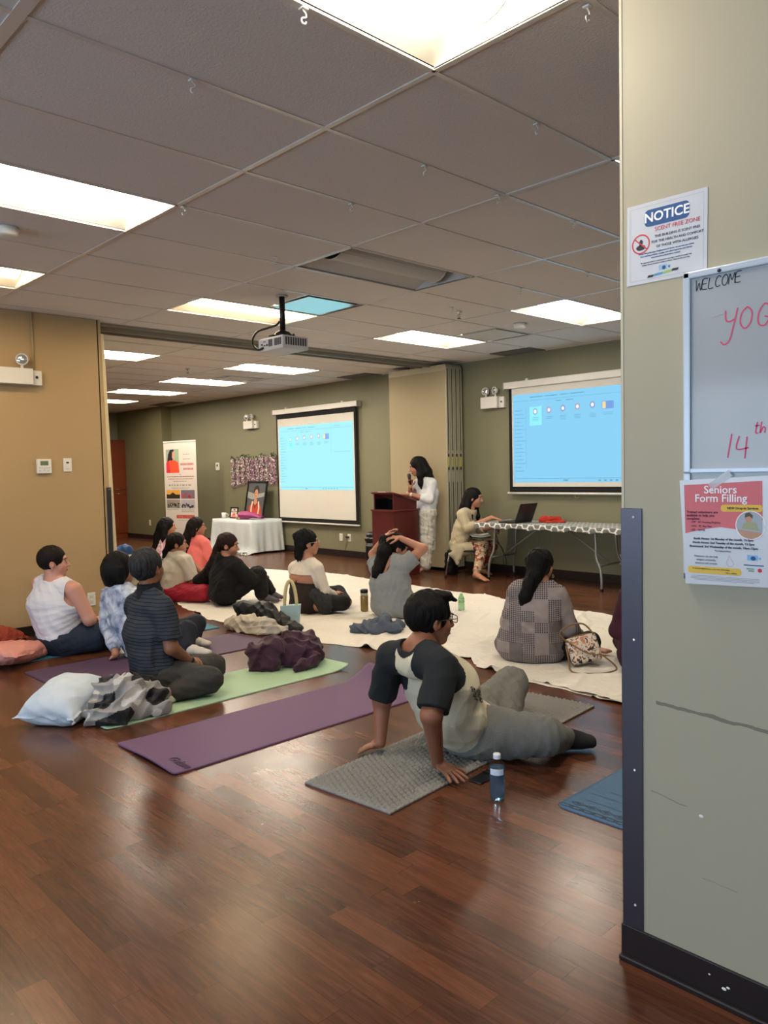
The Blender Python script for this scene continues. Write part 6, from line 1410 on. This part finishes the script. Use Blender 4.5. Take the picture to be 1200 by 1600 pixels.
mat_mesh('yoga_mat', 1.90, 5.12, 3.66, 5.72, M_purple, 'purple yoga mat under the woman with the bob, farther of the two purple mats')
mat_mesh('yoga_mat', 1.76, 4.06, 3.52, 4.60, M_mint, 'pale mint green yoga mat under the kneeling man', curl=lambda u, v: .030*np.clip((u-.90)/.10, 0, 1)**2*(1-.5*v)+.006*np.clip(.06-u, 0, 1)/.06)
o = mat_mesh('yoga_mat', 1.70, 3.21, 3.47, 3.81, M_purple2, 'empty purple textured yoga mat nearest the camera, far end curling up', .006, lambda u, v: .095*np.clip((u-.86)/.14, 0, 1)**1.6*(.4+.6*v)+.022*np.clip((.10-u)/.10, 0, 1)**1.5*(.35+v*.9)*(.6+.4*np.sin(v*5)))
textmesh('Gaiam', .070, Matrix.Translation((1.79, 3.32, .0125)) @ Matrix.Rotation(math.radians(-90), 4, 'Z'), ink('3e2448'), 'printed_logo', o, shear=.3, ext=.0006, bold=.0012)
mat_mesh('yoga_mat', 1.95, 6.02, 3.7, 6.60, rubber('teal_rubber', '2d6f86'), 'thin teal yoga mat under the woman in the white tank top')
o = mat_mesh('yoga_mat', 2.62, 1.17, 4.40, 1.775, rubber('blue_rubber', '4a6b8a', 40), 'blue yoga mat with etched diamond border, half hidden by the near wall', .005, rnd=.045)
Mm = Matrix.Translation((2.62, 1.775, .0056)) @ Matrix.Rotation(math.radians(-90), 4, 'Z'); li = []     # u along -Y, v along +X
for i in range(9):
    u = .035+i*.062; li.append([(u, .075), (u+.031, .092), (u+.062, .075), (u+.031, .058), (u, .075)])
    li.append([(u+.02, .075), (u+.031, .081), (u+.042, .075), (u+.031, .069), (u+.02, .075)])
stroke('etched_diamonds', li, Mm, .0004, .0042, ink('1b3048'), o)
li = []
for i in range(11): u = .03+i*.05; li.append([(u+.034*math.cos(a*.524), .033+.011*math.sin(a*.524)) for a in range(13)])
stroke('etched_ovals', li, Mm, .0004, .0042, ink('1b3048'), o)
stroke('etched_lines', [[(.06, .13), (.2, .127), (.5, .13)], [(.04, .20), (.3, .197), (.6, .2)], [(.10, .26), (.5, .257)]], Mm, .0004, .0026, ink('28425f'), o)
textmesh('RE', .03, Mm @ Matrix.Translation((.33, .022, 0)), ink('26466a'), 'printed_logo', o, shear=.2)
# grey egg-crate foam mat, real relief
def eggmat():
    L, Wd, st = 1.78, .50, .0055; nx, ny = int(L/st), int(Wd/st); X, Y = np.meshgrid(np.linspace(0, L, nx+1), np.linspace(0, Wd, ny+1), indexing='ij')
    rel = .0105*np.sin(X*2*math.pi/.030+1.2*np.sin(Y*2*math.pi/.026))*np.cos(Y*2*math.pi/.026*.5)+.005*np.abs(np.cos(Y*math.pi/.026))
    fold_ = sum(np.exp(-((X-L*k/8)/.005)**2) for k in range(1, 8)); ed = np.clip(np.minimum(np.minimum(X, L-X), np.minimum(Y, Wd-Y))/.012, 0, 1)
    Z = .010+(rel*(1-.6*fold_)-.002*fold_)*ed
    a = math.radians(-4.2)*0; ang = math.atan2(.15, 1.77); c_, s_ = math.cos(ang), math.sin(ang)
    Xw = 2.10+X*c_-Y*s_; Yw = 2.20+X*s_*1.0+Y*c_
    N = X.size; top = np.stack([Xw, Yw, Z], -1).reshape(-1, 3); bot = np.stack([Xw, Yw, 0*Z+.0006], -1).reshape(-1, 3); idx = np.arange(N).reshape(X.shape)
    q = np.stack([idx[:-1, :-1], idx[1:, :-1], idx[1:, 1:], idx[:-1, 1:]], -1).reshape(-1, 4)
    loop = list(idx[:, 0])+list(idx[-1, 1:])+list(idx[-2::-1, -1])+list(idx[0, -2:0:-1]); sd = np.array([(b_, a_, a_+N, b_+N) for a_, b_ in zip(loop, loop[1:]+loop[:1])])
    o = bpy.data.objects.new('foam_mat', mesh_np('foam_mat', np.concatenate([top, bot]), np.concatenate([q, q[:, ::-1]+N, sd]), mat('grey_eva_foam', '7f7e7a', .6))); COL.objects.link(o)
    return tag(o, 'grey folding foam mat with raised egg-crate bumps under the man leaning back', 'foam mat')
eggmat()
# ================================================================ HEAPS OF CLOTHING
def heap(name, fn, lo, hi, m_, label, cat, h=.006, group=None, split=None, floor=.003, parent=None):
    fn = I(fn, plane((0, 0, floor), (0, 0, -1)))
    if split is None: o = sdf_obj(name, fn, lo, hi, h, m_); return tag(o, label, cat, group)
    t = empty(name, (float((lo[0]+hi[0])/2), float((lo[1]+hi[1])/2), floor), 0, label, cat, group)
    sdf_obj(split.main, fn, lo, hi, h, m_, t, split); return t
def wrinkle(a, amp, f, seed, k2=18):
    rs = np.random.RandomState(seed); ks = [(nrm(rs.randn(3))*f*rs.uniform(.6, 1.6)).astype(f4) for _ in range(4)]; k3 = [(nrm(rs.randn(3))*k2).astype(f4) for _ in range(4)]
    def fn(p):
        s_ = 0
        for i in range(4): s_ = s_+(1-np.abs(np.sin(p@ks[i]+2.2*np.sin(p@k3[i]+i)))*2)*(.6 if i > 1 else 1)
        return a(p)-amp*s_*.45
    return fn
def ballcloth(pts, amp=.014, f=34, seed=1, k=.03): return wrinkle(U([cap(a, b_, ra, rb) for a, b_, ra, rb in pts], k), amp, f, seed)
# denim jacket
dj = ballcloth([((4.36, 4.92, .03), (4.55, 4.66, .03), .06, .06), ((4.55, 4.66, .03), (4.72, 4.78, .03), .06, .05), ((4.45, 4.9, .04), (4.62, 4.84, .05), .06, .06), ((4.50, 4.75, .08), (4.58, 4.80, .10), .045, .05), ((4.34, 4.94, .02), (4.42, 4.74, .02), .04, .04)], .018, 36, 4)
heap('denim_jacket', dj, (4.2, 4.5, 0), (4.9, 5.1, .22), fabric('washed_denim', '4a5363', .9, .25, 14), 'crumpled blue-grey denim jacket on the white sheet behind the woman in grey', 'jacket')
# maroon velvet blanket
vb = ballcloth([((3.08, 4.52, .10), (3.18, 4.46, .13), .10, .095), ((3.12, 4.42, .05), (3.06, 4.50, .05), .07, .07), ((3.36, 4.50, .13), (3.46, 4.44, .12), .115, .10), ((3.28, 4.44, .09), (3.40, 4.36, .10), .09, .09), ((3.20, 4.25, .035), (3.36, 4.26, .05), .035, .045), ((3.36, 4.26, .05), (3.47, 4.36, .06), .045, .05), ((3.22, 4.42, .05), (3.3, 4.36, .05), .05, .05)], .017, 24, 9)
heap('velvet_blanket', vb, (2.85, 4.05, 0), (3.7, 4.75, .34), mat('maroon_velvet', '36102a', .75, sheen=.12, var=.3), 'crumpled dark maroon velvet blanket on the mint green mat', 'blanket', floor=.008)
# black and cream jackets
bj = ballcloth([((3.92, 6.02, .15), (4.02, 5.75, .14), .07, .08), ((4.00, 5.75, .12), (4.02, 5.50, .08), .08, .06), ((3.92, 6.04, .05), (3.98, 5.9, .05), .05, .05), ((4.02, 5.48, .06), (3.95, 5.30, .05), .055, .05), ((4.05, 5.42, .03), (3.98, 5.25, .03), .05, .045)], .016, 30, 12)
heap('black_jacket', bj, (3.75, 5.1, 0), (4.3, 6.2, .32), fabric('black_windbreaker', '15171b', .6), 'black jacket slumped over the cream hoodie beside the blue tote bag', 'jacket')
cj = ballcloth([((3.72, 5.86, .05), (3.78, 5.66, .07), .07, .08), ((3.78, 5.66, .07), (3.84, 5.48, .06), .08, .07), ((3.70, 5.72, .02), (3.76, 5.45, .02), .04, .04), ((3.80, 5.50, .05), (3.92, 5.32, .03), .05, .04)], .016, 34, 21)
heap('cream_hoodie', cj, (3.5, 5.15, 0), (4.05, 6.05, .26), fabric('cream_fleece', 'b7b1a3', .9), 'cream hoodie bunched at the edge of the white sheet, under the black jacket', 'hoodie')
# patterned jacket on the mint mat: grey, black and white panels
pj = ballcloth([((1.86, 4.42, .10), (1.98, 4.20, .13), .10, .11), ((1.80, 4.34, .05), (1.90, 4.12, .06), .07, .08), ((1.98, 4.20, .08), (2.06, 4.14, .05), .08, .06), ((1.76, 4.20, .04), (1.84, 4.10, .05), .06, .06), ((1.9, 4.5, .10), (2.02, 4.38, .12), .07, .08), ((2.02, 4.26, .13), (2.12, 4.16, .10), .08, .07), ((1.98, 4.12, .05), (2.12, 4.08, .04), .06, .05)], .020, 30, 33)
def pjs(c): 
    v = np.sin(c[:, 0]*23+1.5*np.sin(c[:, 1]*17))+np.sin(c[:, 1]*27+c[:, 2]*21+2*np.sin(c[:, 0]*11)); return np.where(v > .75, 2, np.where(v < -.55, 1, 0))
pjs.main = 'grey_panels'; pjs.extra = [('black_panels', fabric('black_nylon', '17181c', .6)), ('white_panels', fabric('white_nylon', 'b9b7b4', .7))]
heap('patterned_jacket', pj, (1.55, 3.9, 0), (2.25, 4.7, .36), fabric('grey_nylon', '8d8b88', .7), 'grey, black and white jacket heaped on the near end of the mint mat', 'jacket', split=pjs, floor=.008)
def pillow(name, c, rx, ry, rz_, ang, tilt, m_, label, h=.006, amp=.0035, seed=1):
    R_ = np.array((Matrix.Rotation(ang, 3, 'Z') @ Matrix.Rotation(tilt, 3, 'Y')).transposed())
    def base_(p):
        q = (p-V3(c))@V3(R_).T; u = np.abs(q[:, 0])/rx; v = np.abs(q[:, 1])/ry; e = np.maximum(u, v); th = rz_*np.sqrt(np.clip((1-np.clip(u, 0, 1)**3.2)*(1-np.clip(v, 0, 1)**3.2), 0, 1))
        cornr = 1+.10*(u*v)**2; return np.maximum((np.maximum(u, v)/cornr-1)*min(rx, ry)*.5, np.abs(q[:, 2])-th-.006)*.7
    fn = wrinkle(base_, amp, 30, seed); r_ = max(rx, ry)*1.5
    return heap(name, fn, (c[0]-r_, c[1]-r_, 0), (c[0]+r_, c[1]+r_, c[2]+r_*.8), m_, label, 'cushion', h)
n = NT('pale_blue_tie_dye', .85, .2); M_pt = n.base(n.mix(n.noise(7.0, n.co, 4, 1.0), lin('cfd2d3'), lin('9fb6cb')))
pillow('white_pillow', (1.70, 4.45, .11), .20, .17, .10, .6, -.25, M_pt, 'white and pale blue pillow leaning against the heaped patterned jacket', seed=5)
pillow('pink_cushion', (1.95, 6.13, .075), .31, .21, .075, .75, .12, fabric('pink_cotton', 'c98a80', .85), 'pink cushion on the floor at the left edge, in front of the rust one', seed=7)
pillow('rust_cushion', (1.84, 6.50, .13), .30, .20, .10, .5, .1, mat('rust_chenille', '96402b', .9, bump=.9, bscale=70, var=.2, vscale=40), 'rust orange textured cushion by the tan wall at the left edge', seed=8, amp=.009)
# coats in the far room opening
heap('blue_coat', ballcloth([((3.76, 8.12, .1), (3.77, 8.10, .50), .13, .12), ((3.70, 8.14, .4), (3.80, 8.06, .55), .09, .085)], .010, 26, 41), (3.4, 7.75, 0), (4.1, 8.45, .8), fabric('royal_blue_quilted', '1f4a86', .6), 'rounded royal blue coat heap behind the woman with the bob', 'coat', .008)
heap('cream_coat', ballcloth([((3.70, 7.70, .1), (3.71, 7.69, .40), .14, .12), ((3.62, 7.76, .46), (3.80, 7.62, .47), .085, .08)], .010, 26, 43), (3.3, 7.35, 0), (4.1, 8.05, .75), fabric('cream_coat_cloth', 'aaa594', .85), 'cream coat heap in front of the royal blue coat', 'coat', .008)
# ================================================================ BAGS AND BOTTLES
M_tb = mat('pale_blue_paper', '9fbcc4', .6); ang = math.radians(-42)
Mt = Matrix.Translation((4.19, 5.63, .004)) @ Matrix.Rotation(ang, 4, 'Z')
t = empty('tote_bag', (4.19, 5.63, 0), 0, 'pale blue bag with thick yellow looped handle on the white sheet', 'bag')
hexa(MB(), [Mt @ Vector(v) for v in ((-.075, -.045, 0), (.075, -.045, 0), (.075, .045, 0), (-.075, .045, 0), (-.092, -.035, .175), (.092, -.035, .182), (.092, .035, .182), (-.092, .035, .175))]).build('bag_body', M_tb, t)
MB().tube([Mt @ Vector((.055*math.cos(a), .0, .15+.0+.25*math.sin(a) if 0 < a < 3.14 else .15)) for a in np.linspace(0, math.pi, 15)], .0155, 12).build('handle', mat('pale_yellow_rope', 'c9bf8e', .7), t, True)
stroke('front_crease', [[(-.08, .09), (.08, .085)]], Mt @ Matrix.Translation((0, -.041, 0)) @ Matrix.Rotation(math.radians(90), 4, 'X'), .001, .002, ink('7f9da6'), t)
def bottle(name, x, y, prof, m_, label, extra=(), cat='bottle', seg=24):
    t = empty(name, (x, y, 0), 0, label, cat)
    MB().lathe(prof, (x, y, 0), seg).build('bottle_body', m_, t, True)
    for nm, pf, mm in extra: MB().lathe(pf, (x, y, 0), seg).build(nm, mm, t, True)
    return t
bottle('water_flask', 5.06, 5.60, [(.034, .008), (.038, .014), (.038, .155), (.034, .165)], mat('amber_flask', '8a7444', .25, .2), 'amber brown flask with black lid on the white sheet', [('band', [(.036, .165), (.0365, .185), (.034, .187)], mat('pale_band', 'b9b5a5', .4)), ('lid', [(.036, .186), (.038, .19), (.038, .215), (.030, .222)], M_black)], 'flask')
cl = mat('green_tinted_plastic', 'b5dcae', .08, trans=.75, ior=1.2)
bottle('drink_bottle', 5.68, 4.89, [(.026, .008), (.031, .014), (.031, .075), (.028, .085), (.031, .1), (.030, .13), (.016, .158), (.0125, .165)], cl, 'small pale green plastic drink bottle standing on the white sheet', [('cap', [(.0145, .162), (.0145, .177), (.013, .178)], mat('green_cap', 'a9d3a0', .4)), ('label_band', [(.0315, .085), (.0315, .125)], mat('green_label', '9cc795', .5))])
cb = mat('clear_plastic', 'f6fafc', .03, trans=1.0, ior=1.12, alpha=.5); wtr = mat('blue_tinted_water', '9ccdf5', .02, trans=.92, ior=1.2); wb = (2.515, 1.985)
ribs = []
for k in range(7): z = .025+k*.0115; ribs += [(.0315, z), (.0325, z+.004), (.0312, z+.008)]
bottle('water_bottle', wb[0], wb[1], [(.020, .002), (.030, .006)]+ribs+[(.0325, .108), (.0325, .140), (.030, .152), (.018, .170), (.0135, .176), (.0135, .182)], cb, 'clear plastic water bottle with blue tint standing by the phone', [('water', [(.019, .004), (.0285, .008), (.0295, .05), (.0300, .10), (.0305, .138), (.001, .1385)], wtr), ('cap', [(.0155, .178), (.0158, .180), (.0158, .192), (.014, .194)], mat('white_cap', 'd5dbe2', .4)), ('neck_ring', [(.0165, .174), (.0165, .177)], mat('clear_ring', 'cfdbe6', .2))])
b = MB(); N = 24; lab = []
for k in range(-7, 6): a = math.radians(225+k*9); lab.append((wb[0]+.0332*math.cos(a), wb[1]+.0332*math.sin(a)))
for a, c_ in zip(lab, lab[1:]): b.quad((a[0], a[1], .112), (c_[0], c_[1], .112), (c_[0], c_[1], .138), (a[0], a[1], .138))
attach(b.build('paper_label', mat('white_blue_label', 'c9d8ea', .4)), [o for o in bpy.data.objects if o.name == 'water_bottle'][0])
# phone
Mp = Matrix.Translation((2.65, 2.165, .0)) @ Matrix.Rotation(math.radians(4), 4, 'Z'); t = empty('mobile_phone', (2.65, 2.165, 0), 0, 'black mobile phone lying face down beside the hand of the man leaning back', 'phone')
MB().box((-.074, -.036, .0008), (.074, .036, .0088), .004, Mp).build('case', mat('black_phone_case', '0f1013', .3), t); b = MB(); b.box((.030, -.004, .0088), (.068, .032, .0105), .002, Mp); b.build('camera_plate', mat('camera_glass', '07080a', .1), t)
b = MB()
for u, v in ((.040, .005), (.058, .005), (.049, .022)): b.lathe([(.0075, .0105), (.0075, .012), (.005, .0122)], (u, v, 0), 14, Mp)
b.build('camera_lens', mat('lens_ring', '2b2d31', .15, .4), t)
# handbag
n = NT('printed_handbag', .6, .3); a = n.noise(26.0, n.co, 3, 1.5); b_ = n.noise(17.0, n.comb(n.z, n.x, n.y), 2, 1.0)
c_ = n.mix(n.math('GREATER_THAN', a, .57), lin('cfc5b4'), lin('6b3f2a')); c_ = n.mix(n.math('GREATER_THAN', b_, .62), c_, lin('2a2521')); M_hb = n.base(n.mix(n.math('LESS_THAN', a, .40), c_, lin('b9805a')))
Mh = Matrix.Translation((4.60, 2.83, .012)) @ Matrix.Rotation(math.radians(-52), 4, 'Z') @ Matrix.Rotation(math.radians(-24), 4, 'X') @ Matrix.Rotation(math.radians(-14), 4, 'Y')
t = empty('handbag', (4.60, 2.83, 0), 0, 'small printed handbag with tan leather straps leaning beside the woman in checked shirt', 'handbag'); M_tn = mat('tan_leather', '7d5c38', .5)
bb = MB(); bb.box((-.105, -.04, .03), (.105, .04, .215), .02, Mh); bb.build('bag_body', M_hb, t, True)
b = MB(); b.tube([Mh @ Vector(v) for v in ((-.10, 0, .21), (-.05, -.0, .222), (.05, 0, .222), (.10, 0, .21))], .006, 8); b.build('zip_edge', M_tn, t, True)
b = MB(); b.tube([Mh @ Vector(v) for v in ((-.10, -.03, .19), (-.13, -.06, .26), (-.05, -.075, .29), (.04, -.065, .28), (.09, -.045, .20))], .006, 8, sm=5); b.build('handle', M_tn, t, True)
sp_ = [Mh @ Vector(v) for v in ((-.10, -.045, .20), (-.06, -.055, .15), (.0, -.06, .09), (.06, -.06, .06), (.10, -.05, .05))]+[Vector((4.70, 2.68, .015)), Vector((4.58, 2.66, .010)), Vector((4.46, 2.74, .010)), Vector((4.42, 2.85, .012))]+[Mh @ Vector((-.12, -.03, .08)), Mh @ Vector((-.112, -.02, .17))]
b = MB(); b.tube(sp_, .0055, 8, sm=5); b.build('shoulder_strap', M_tn, t, True)
# black backpack by the lectern and black bag behind the chair
bp = U([sbox((7.86, 8.35, .24), (.14, .17, .235), None, .07), sbox((7.74, 8.35, .16), (.05, .13, .13), None, .04), cap((7.74, 8.22, .36), (7.74, 8.48, .36), .035, .035)], .02)
t = empty('backpack', (7.86, 8.35, 0), 0, 'black glossy backpack standing on the floor to the left of the lectern', 'backpack')
sdf_obj('bag_body', I(wrinkle(bp, .004, 24, 2), plane((0, 0, .003), (0, 0, -1))), (7.6, 8.1, 0), (8.08, 8.6, .55), .008, mat('black_nylon_gloss', '0f1013', .35), t)
b = MB(); b.tube([(7.86, 8.28, .47), (7.86, 8.30, .53), (7.86, 8.40, .53), (7.86, 8.42, .47)], .01, 8); b.build('grab_handle', M_black, t, True)
b = MB(); b.tube([(7.72, 8.22, .30), (7.685, 8.28, .305), (7.685, 8.42, .305), (7.72, 8.48, .30)], .004, 6); b.build('zip', mat('zip_grey', '7c7e82', .3, .6), t, True)
t = empty('black_bag', (7.62, 6.72, 0), 0, 'black cloth bag on the floor behind the seated woman, by the folding partition', 'bag')
sdf_obj('bag_body', I(wrinkle(sbox((7.62, 6.72, .14), (.085, .07, .16), None, .05), .010, 24, 6), plane((0, 0, .003), (0, 0, -1))), (7.45, 6.55, 0), (7.8, 6.9, .38), .008, fabric('black_canvas', '0b0b0d'), t)
# red cloth on the table
heap('red_scarf', ballcloth([((7.80, 5.42, TZ+.03), (7.94, 5.28, TZ+.03), .045, .04), ((7.86, 5.44, TZ+.05), (7.98, 5.32, TZ+.03), .035, .035), ((7.76, 5.32, TZ+.01), (7.88, 5.16, TZ+.01), .025, .025)], .010, 40, 15), (7.62, 5.0, TZ), (8.08, 5.56, TZ+.16), fabric('red_cloth', 'b8301f', .85), 'crumpled bright red cloth on the long table behind the laptop', 'cloth', .006, floor=TZ+.004)
# ================================================================ CHAIR, NOTEBOOK
ct = Matrix.Translation((7.59, 6.47, 0)) @ Matrix.Rotation(math.radians(-58), 4, 'Z')
t = empty('stacking_chair', (7.59, 6.47, 0), 0, 'chair with black seat and chrome legs under the seated woman at the laptop', 'chair')
MB().box((-.19, -.19, .325), (.20, .19, .352), .012, ct).build('seat', M_black, t)
for sx_ in (-1, 1):
    for sy_ in (-1, 1): MB().tube([ct @ Vector((sx_*.16, sy_*.17, .325)), ct @ Vector((sx_*.165, sy_*.172, .30)), ct @ Vector((sx_*.215, sy_*.20, .012))], .011, 10).build('leg', M_chrome, t, True); MB().lathe([(.015, 0), (.015, .03)], tuple(ct @ Vector((sx_*.215, sy_*.20, 0))), 12).build('foot_cap', M_black, t)
b = MB(); b.tube([ct @ Vector((-.18, -.18, .2)), ct @ Vector((-.18, .18, .2))], .006, 8); b.tube([ct @ Vector((.17, -.175, .31)), ct @ Vector((.17, .175, .31))], .008, 8); b.build('stretcher', M_chrome, t, True)
pc = onplane(750, 838, (7.55, 6.40, 0), (.87, .5, 0)); Mn = Matrix.Translation(Vector(pc)) @ Matrix.Rotation(math.radians(-40), 4, 'Z') @ Matrix.Rotation(math.radians(6), 4, 'X')
t = empty('open_notebook', tuple(pc), 0, 'open notebook resting on the lap of the seated woman', 'notebook')
MB().box((-.13, -.09, -.004), (.13, .09, 0), .002, Mn).build('cover', M_black, t)
for q in (-1, 1): MB().box((min(0, q*.122), -.086, 0), (max(0, q*.122), .086, .012), .004, Mn @ Matrix.Rotation(math.radians(-7*q), 4, 'Y')).build('pages', mat('page_white', 'd2d3d0', .6), t)
